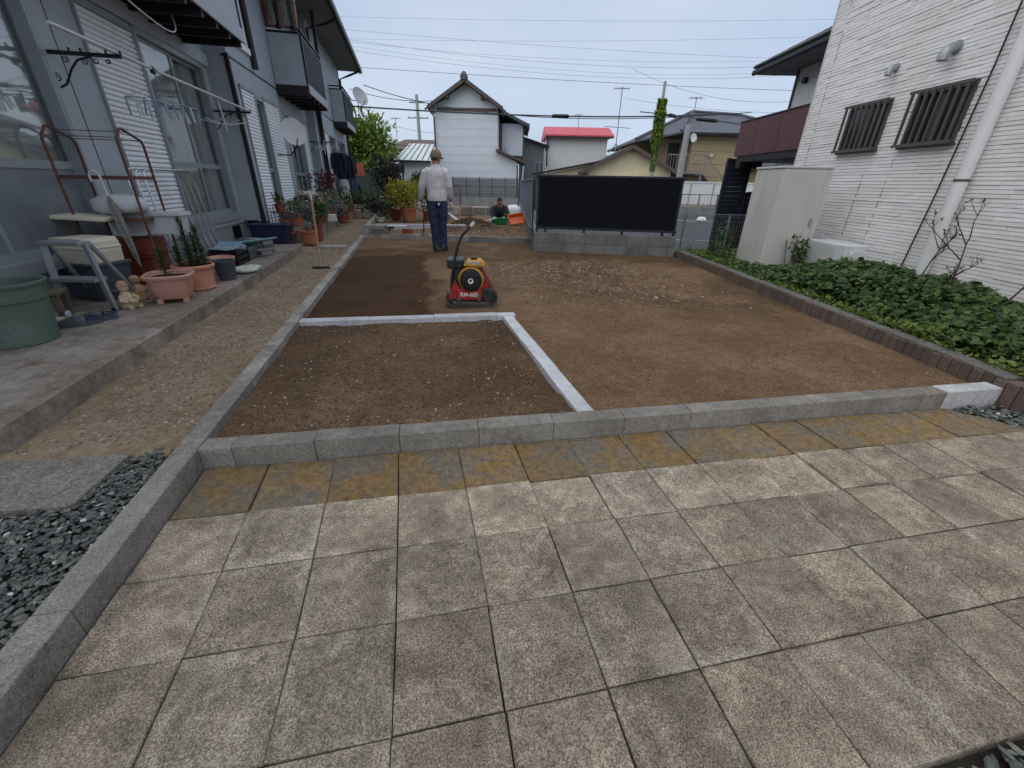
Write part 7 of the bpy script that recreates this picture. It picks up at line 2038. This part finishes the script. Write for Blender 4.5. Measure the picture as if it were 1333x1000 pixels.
# white panel fence, low wall and rail across the road
pf = thing('panel_fence', 'white sheet-panel fence with cap rail across the road', 'fence', (0, 0, 0), 0)
pm_ = MB().box(0, 1.42, 0, .05, 0, 1.30); o = pm_.build('panel', m_white, pf); me = o.data; o.location = (9.6, 28.9, .14)
for k in range(1, 6): inst('panel', me, pf, (9.6 + 1.45 * k, 28.9, .14))
boxp('cap_rail', m_wplast, pf, 9.5, 18.4, 28.86, 28.99, 1.445, 1.53)
for k in range(7): boxp('post', m_gry, pf, 9.575 + 1.45 * k, 9.597 + 1.45 * k, 28.85, 28.9, -.4, 1.44)
lw = MB().box(8.6, 14.2, 26.6, 26.9, -.42, .16, bev=.02).build('low_wall', m_block_dk); tag(lw, 'dark low concrete wall along the far side of the road', 'wall')
rf = thing('rail_fence', 'dark metal rail fence standing on the low wall', 'fence', (0, 0, 0), 0)
for k in range(6): boxp('post', m_steel, rf, 8.7 + 1.06 * k, 8.75 + 1.06 * k, 26.72, 26.77, .155, .85)
for z in (.25, .80): boxp('rail', m_steel, rf, 8.68, 14.1, 26.73, 26.76, z, z + .04)
part('mesh', m_galv, rf, lambda b: [b.box(8.75 + .2 * k, 8.762 + .2 * k, 26.735, 26.75, .29, .80) for k in range(26)])
shrub('shrub', 'round green bush beside the black louvred screen across the road', (12.6, 26.2, -.4), (.5, .4, .62), 700, .1, l_gc, .1, 12)
o = MB().lathe([(.02, 0), (.2, .02), (.24, .1), (.2, .2), (.1, .24)], 12, (9.4, 22.4, -.36)).build('white_sack', m_sack, None, True); tag(o, 'small white sack lying at the far road edge', 'sack')
# fence in front of the white house
ff = thing('wire_fence', 'thin dark wire fence on a concrete base before the white house', 'fence', (0, 0, 0), 0)
boxp('base_wall', m_block, ff, -5.2, .1, 27.6, 27.75, -.4, .40)
for k in range(7): boxp('post', m_steel, ff, -4.6 + .78 * k, -4.6 + .78 * k + (.05 if k != 3 else .08), 27.64, 27.69, .38, 1.50)
for z in (.55, .98, 1.46): boxp('rail', m_steel, ff, -4.6, .1, 27.65, 27.68, z, z + .028)
tag(part('mesh', m_galv, ff, lambda b: [b.box(-4.6 + .13 * k, -4.592 + .13 * k, 27.655, 27.672, .42, 1.46) for k in range(36)]), kind='stuff')
o = MB().tube([(-3.1, 25.2, -.1), (-3.1, 25.2, 1.0), (-3.2, 25.2, 1.06), (-3.7, 25.2, 1.06)], .035, 6).build('pipe_rail', m_steel, None, True); tag(o, 'bent dark pipe rail standing before the wire fence', 'rail')
gt = thing('green_mesh_fence', 'dark green mesh fence closing the far end of the path', 'fence', (0, 0, 0), 0)
boxp('base', m_block, gt, -9.4, -6.0, 23.9, 24.1, -.4, .42)
for k in range(5): boxp('post', m_gate, gt, -9.3 + .8 * k, -9.24 + .8 * k, 23.94, 24.0, .4, 1.70)
for k in range(4): boxp('panel', m_gate, gt, -9.235 + .8 * k, -8.505 + .8 * k, 23.965, 23.98, .48, 1.62)
boxp('top_rail', m_gate, gt, -9.3, -6.0, 23.935, 24.005, 1.70, 1.74)
# trees
def tree(label, p, rad, n, size, leaf, th, seed):
    return shrub('tree', label, p, rad, n, size, leaf, th, seed, 'tree')
tree('bright green broad tree behind the apartment end', (-9.3, 27.5, -.3), (2.3, 1.9, 1.75), 9000, .26, l_tree, 1.9, 31)
tree('lower green tree spilling over the green mesh fence', (-8.0, 26.0, -.3), (1.1, 1.0, .95), 3000, .2, l_tree, 1.2, 32)
# poles
def pole(label, p, h, r0, r1, mat, arms=(), lean=0.0, cat='utility pole'):
    t = thing('utility_pole', label, cat, p, 0)
    tubep('shaft', mat, t, [(0, 0, -.4), (lean * h, 0, h)], [r0, r1], 12)
    for (z, w) in arms:
        a = boxp('cross_arm', m_steel, t, lean * z - w / 2, lean * z + w / 2, -.05, .05, z - .05, z + .05)
        for k in range(4):
            x = lean * z - w / 2 + w * (k + .2) / 3.4
            MB().lathe([(.05, 0), (.07, .05), (.05, .12), (.03, .2)], 8, (x, 0, z + .05)).build('insulator', m_wplast, a, True)
    return t
t = pole('slim pole wrapped in ivy rising behind the black fence', (6.42, 22.0, -.3), 5.65, .10, .06, m_pole)
b = MB(); r = random.Random(5)
for k in range(2600):
    z = r.uniform(2.75, 4.75) if r.random() < .92 else r.uniform(1.9, 2.8); q = min(1, max(.35, (z - 2.5) / .6)) * (1.0 if z < 4.3 else .72); a = r.uniform(0, 6.28); rr = r.uniform(.07, .21) * q
    d = Vector((math.cos(a), math.sin(a), r.gauss(-.5, .4)))
    b.leaf((math.cos(a) * rr, math.sin(a) * rr, z + .3), d, (math.cos(a), math.sin(a), .6), .12, .10, .2, .2)
tag(b.build('ivy', l_tree, t), kind='stuff')
t = pole('thick grey concrete pole with a small dish behind the black fence', (7.22, 20.5, -.4), 4.0, .15, .13, m_pole, lean=.006)
dish('small white dish on the grey concrete pole', Vector((7.48, 20.35, 3.1)), R(20), .16, R(-10))
t = pole('distant utility pole with cross arms behind the shed', (-12.3, 60, -.4), 11.0, .26, .18, m_pole, [(10.2, 1.9), (8.6, 2.6), (5.9, 1.6)])
def antenna(label, p, h, n=5, w=1.0, stays=True):
    t = thing('antenna', label, 'antenna', p, 0)
    tubep('mast', m_galv, t, [(0, 0, 0), (0, 0, h)], .03, 6)
    tubep('boom', m_galv, t, [(-w * .5, 0, h - .1), (w * .5, .2, h - .06)], .022, 5)
    for k in range(n): tubep('element', m_galv, t, [(-w * .45 + w * .9 * k / (n - 1), -.35, h - .09 + .03 * (k % 2)), (-w * .45 + w * .9 * k / (n - 1), .45, h - .09 + .03 * (k % 2))], .016, 4)
    if stays:
        for x in (-.5, .5): tubep('stay', m_galv, t, [(0, 0, .6), (x, 0, 0)], .025, 4)
        tubep('lower_boom', m_galv, t, [(-.9, 0, h * .42), (.8, 0, h * .40)], .02, 5)
    return t
antenna('tall roof antenna above the cream house', (6.56, 31.5, 3.1), 3.7)
antenna('roof antenna on the tiled tan house', (12.95, 36.0, 5.6), 1.5, stays=False)
antenna('faint antenna over the red roof', (5.6, 44.5, 5.8), 1.2, 4, .8, False)
antenna('thin antenna behind the brown-roofed far house', (-11.6, 46, 3.2), 3.4, 5, .9)
# ------------------------------------------------------------------ overhead wires
def wire(label, pts, r, mat, name='overhead_wire', group=None):
    """pts: three points; the wire follows the parabola through them, continued past both ends"""
    p = [Vector(q) for q in pts]
    out = []
    for i in range(-6, 27):
        s = i / 20
        l0 = (s - .5) * (s - 1) / .5; l1 = s * (s - 1) / -.25; l2 = s * (s - .5) / .5
        out.append(p[0] * l0 + p[1] * l1 + p[2] * l2)
    o = MB().tube(out, r, 5).build(name, mat, None, True)
    return tag(o, label, 'wire', group)
G_ = 'overhead wires across the sky'
wire('highest thin wire, running almost level across the sky', [(-11.3, 35, 10.9), (5, 35, 10.95), (21.1, 35, 11.3)], .008, m_wire_t, group=G_)
wire('thin level wire just below the highest one', [(-11.4, 35, 9.75), (5, 35, 9.9), (21.2, 35, 10.43)], .008, m_wire_t, group=G_)
wire('thin wire sloping down from the apartment eave to the tiled eave', [(-11.3, 36, 10.45), (4, 36, 9.75), (18.2, 36, 9.4)], .010, m_wire_t, group=G_)
wire('upper wire of the first sagging pair', [(-10.2, 35, 9.5), (4.0, 35, 8.88), (17.6, 35, 9.05)], .008, m_wire_t, group=G_)
wire('lower wire of the first sagging pair', [(-11.3, 35.2, 9.73), (3.5, 35.2, 8.68), (16.9, 35.2, 8.75)], .011, m_wire_t, group=G_)
wire('upper wire of the second sagging pair', [(-10.7, 35.4, 9.37), (3.6, 35.4, 8.34), (16.3, 35.4, 8.39)], .008, m_wire_t, group=G_)
wire('lower wire of the second sagging pair', [(-11.0, 35.6, 9.2), (3.6, 35.6, 8.13), (16.3, 35.6, 8.22)], .011, m_wire_t, group=G_)
wire('twisted cable beneath the sagging pairs', [(-10.7, 35, 8.19), (5.6, 35, 7.65), (19.2, 35, 7.4)], .020, m_wire_t, group=G_)
wire('thick black cable crossing in front of the white house gable', [(-7.3, 21.5, 4.13), (.2, 21.5, 3.93), (6.42, 21.9, 4.05)], .030, m_wire, group=G_)
wire('second black cable drooping close beneath the thick one', [(-4.4, 21.4, 4.36), (.4, 21.4, 3.88), (6.42, 21.8, 3.98)], .016, m_wire, group=G_)
wire('black cable dropping from the ivy pole towards the tiled roof', [(6.42, 22, 4.15), (8.4, 21.6, 3.92), (11.0, 21.2, 3.6)], .022, m_wire, group=G_)
wire('wire leaving the ivy pole top towards the maroon balcony', [(6.5, 22, 5.25), (9.3, 22, 4.74), (12.2, 22, 4.72)], .009, m_wire_t, group=G_)
wire('faint wire below the ivy pole top', [(6.5, 22, 4.52), (9.2, 22, 4.33), (11.6, 22, 4.3)], .008, m_wire_t, group=G_)
wire('wire running down to the distant utility pole top', [(-18.5, 60, 10.6), (-15.4, 60, 10.12), (-12.3, 60, 9.95)], .035, m_wire, group=G_)
wire('wire running to the middle of the distant utility pole', [(-19.8, 60, 8.75), (-16, 60, 7.5), (-12.4, 60, 6.8)], .030, m_wire_t, group=G_)
wire('dark wire entering behind the bright green tree', [(-9.4, 27, 3.55), (-8.2, 27, 3.25), (-6.9, 27, 3.08)], .018, m_wire, group=G_)
for (x0, x1, y, z, lb) in ((1.5, 2.28, 21.5, 3.925, 'black splice sleeve on the thick cable above the red roof'), (6.75, 7.15, 21.95, 4.11, 'black splice sleeve on the cable beside the ivy pole'), (7.9, 8.9, 21.6, 3.93, 'black splice sleeve against the tiled roof')):
    o = MB().tube([(x0, y, z), (x0 + .08, y, z), (x1 - .08, y, z - (.0 if x0 < 6 else .05)), (x1, y, z - (.0 if x0 < 6 else .06))], [.035, .075, .075, .035], 8).build('cable_sleeve', m_black, None, True); tag(o, lb, 'cable sleeve')
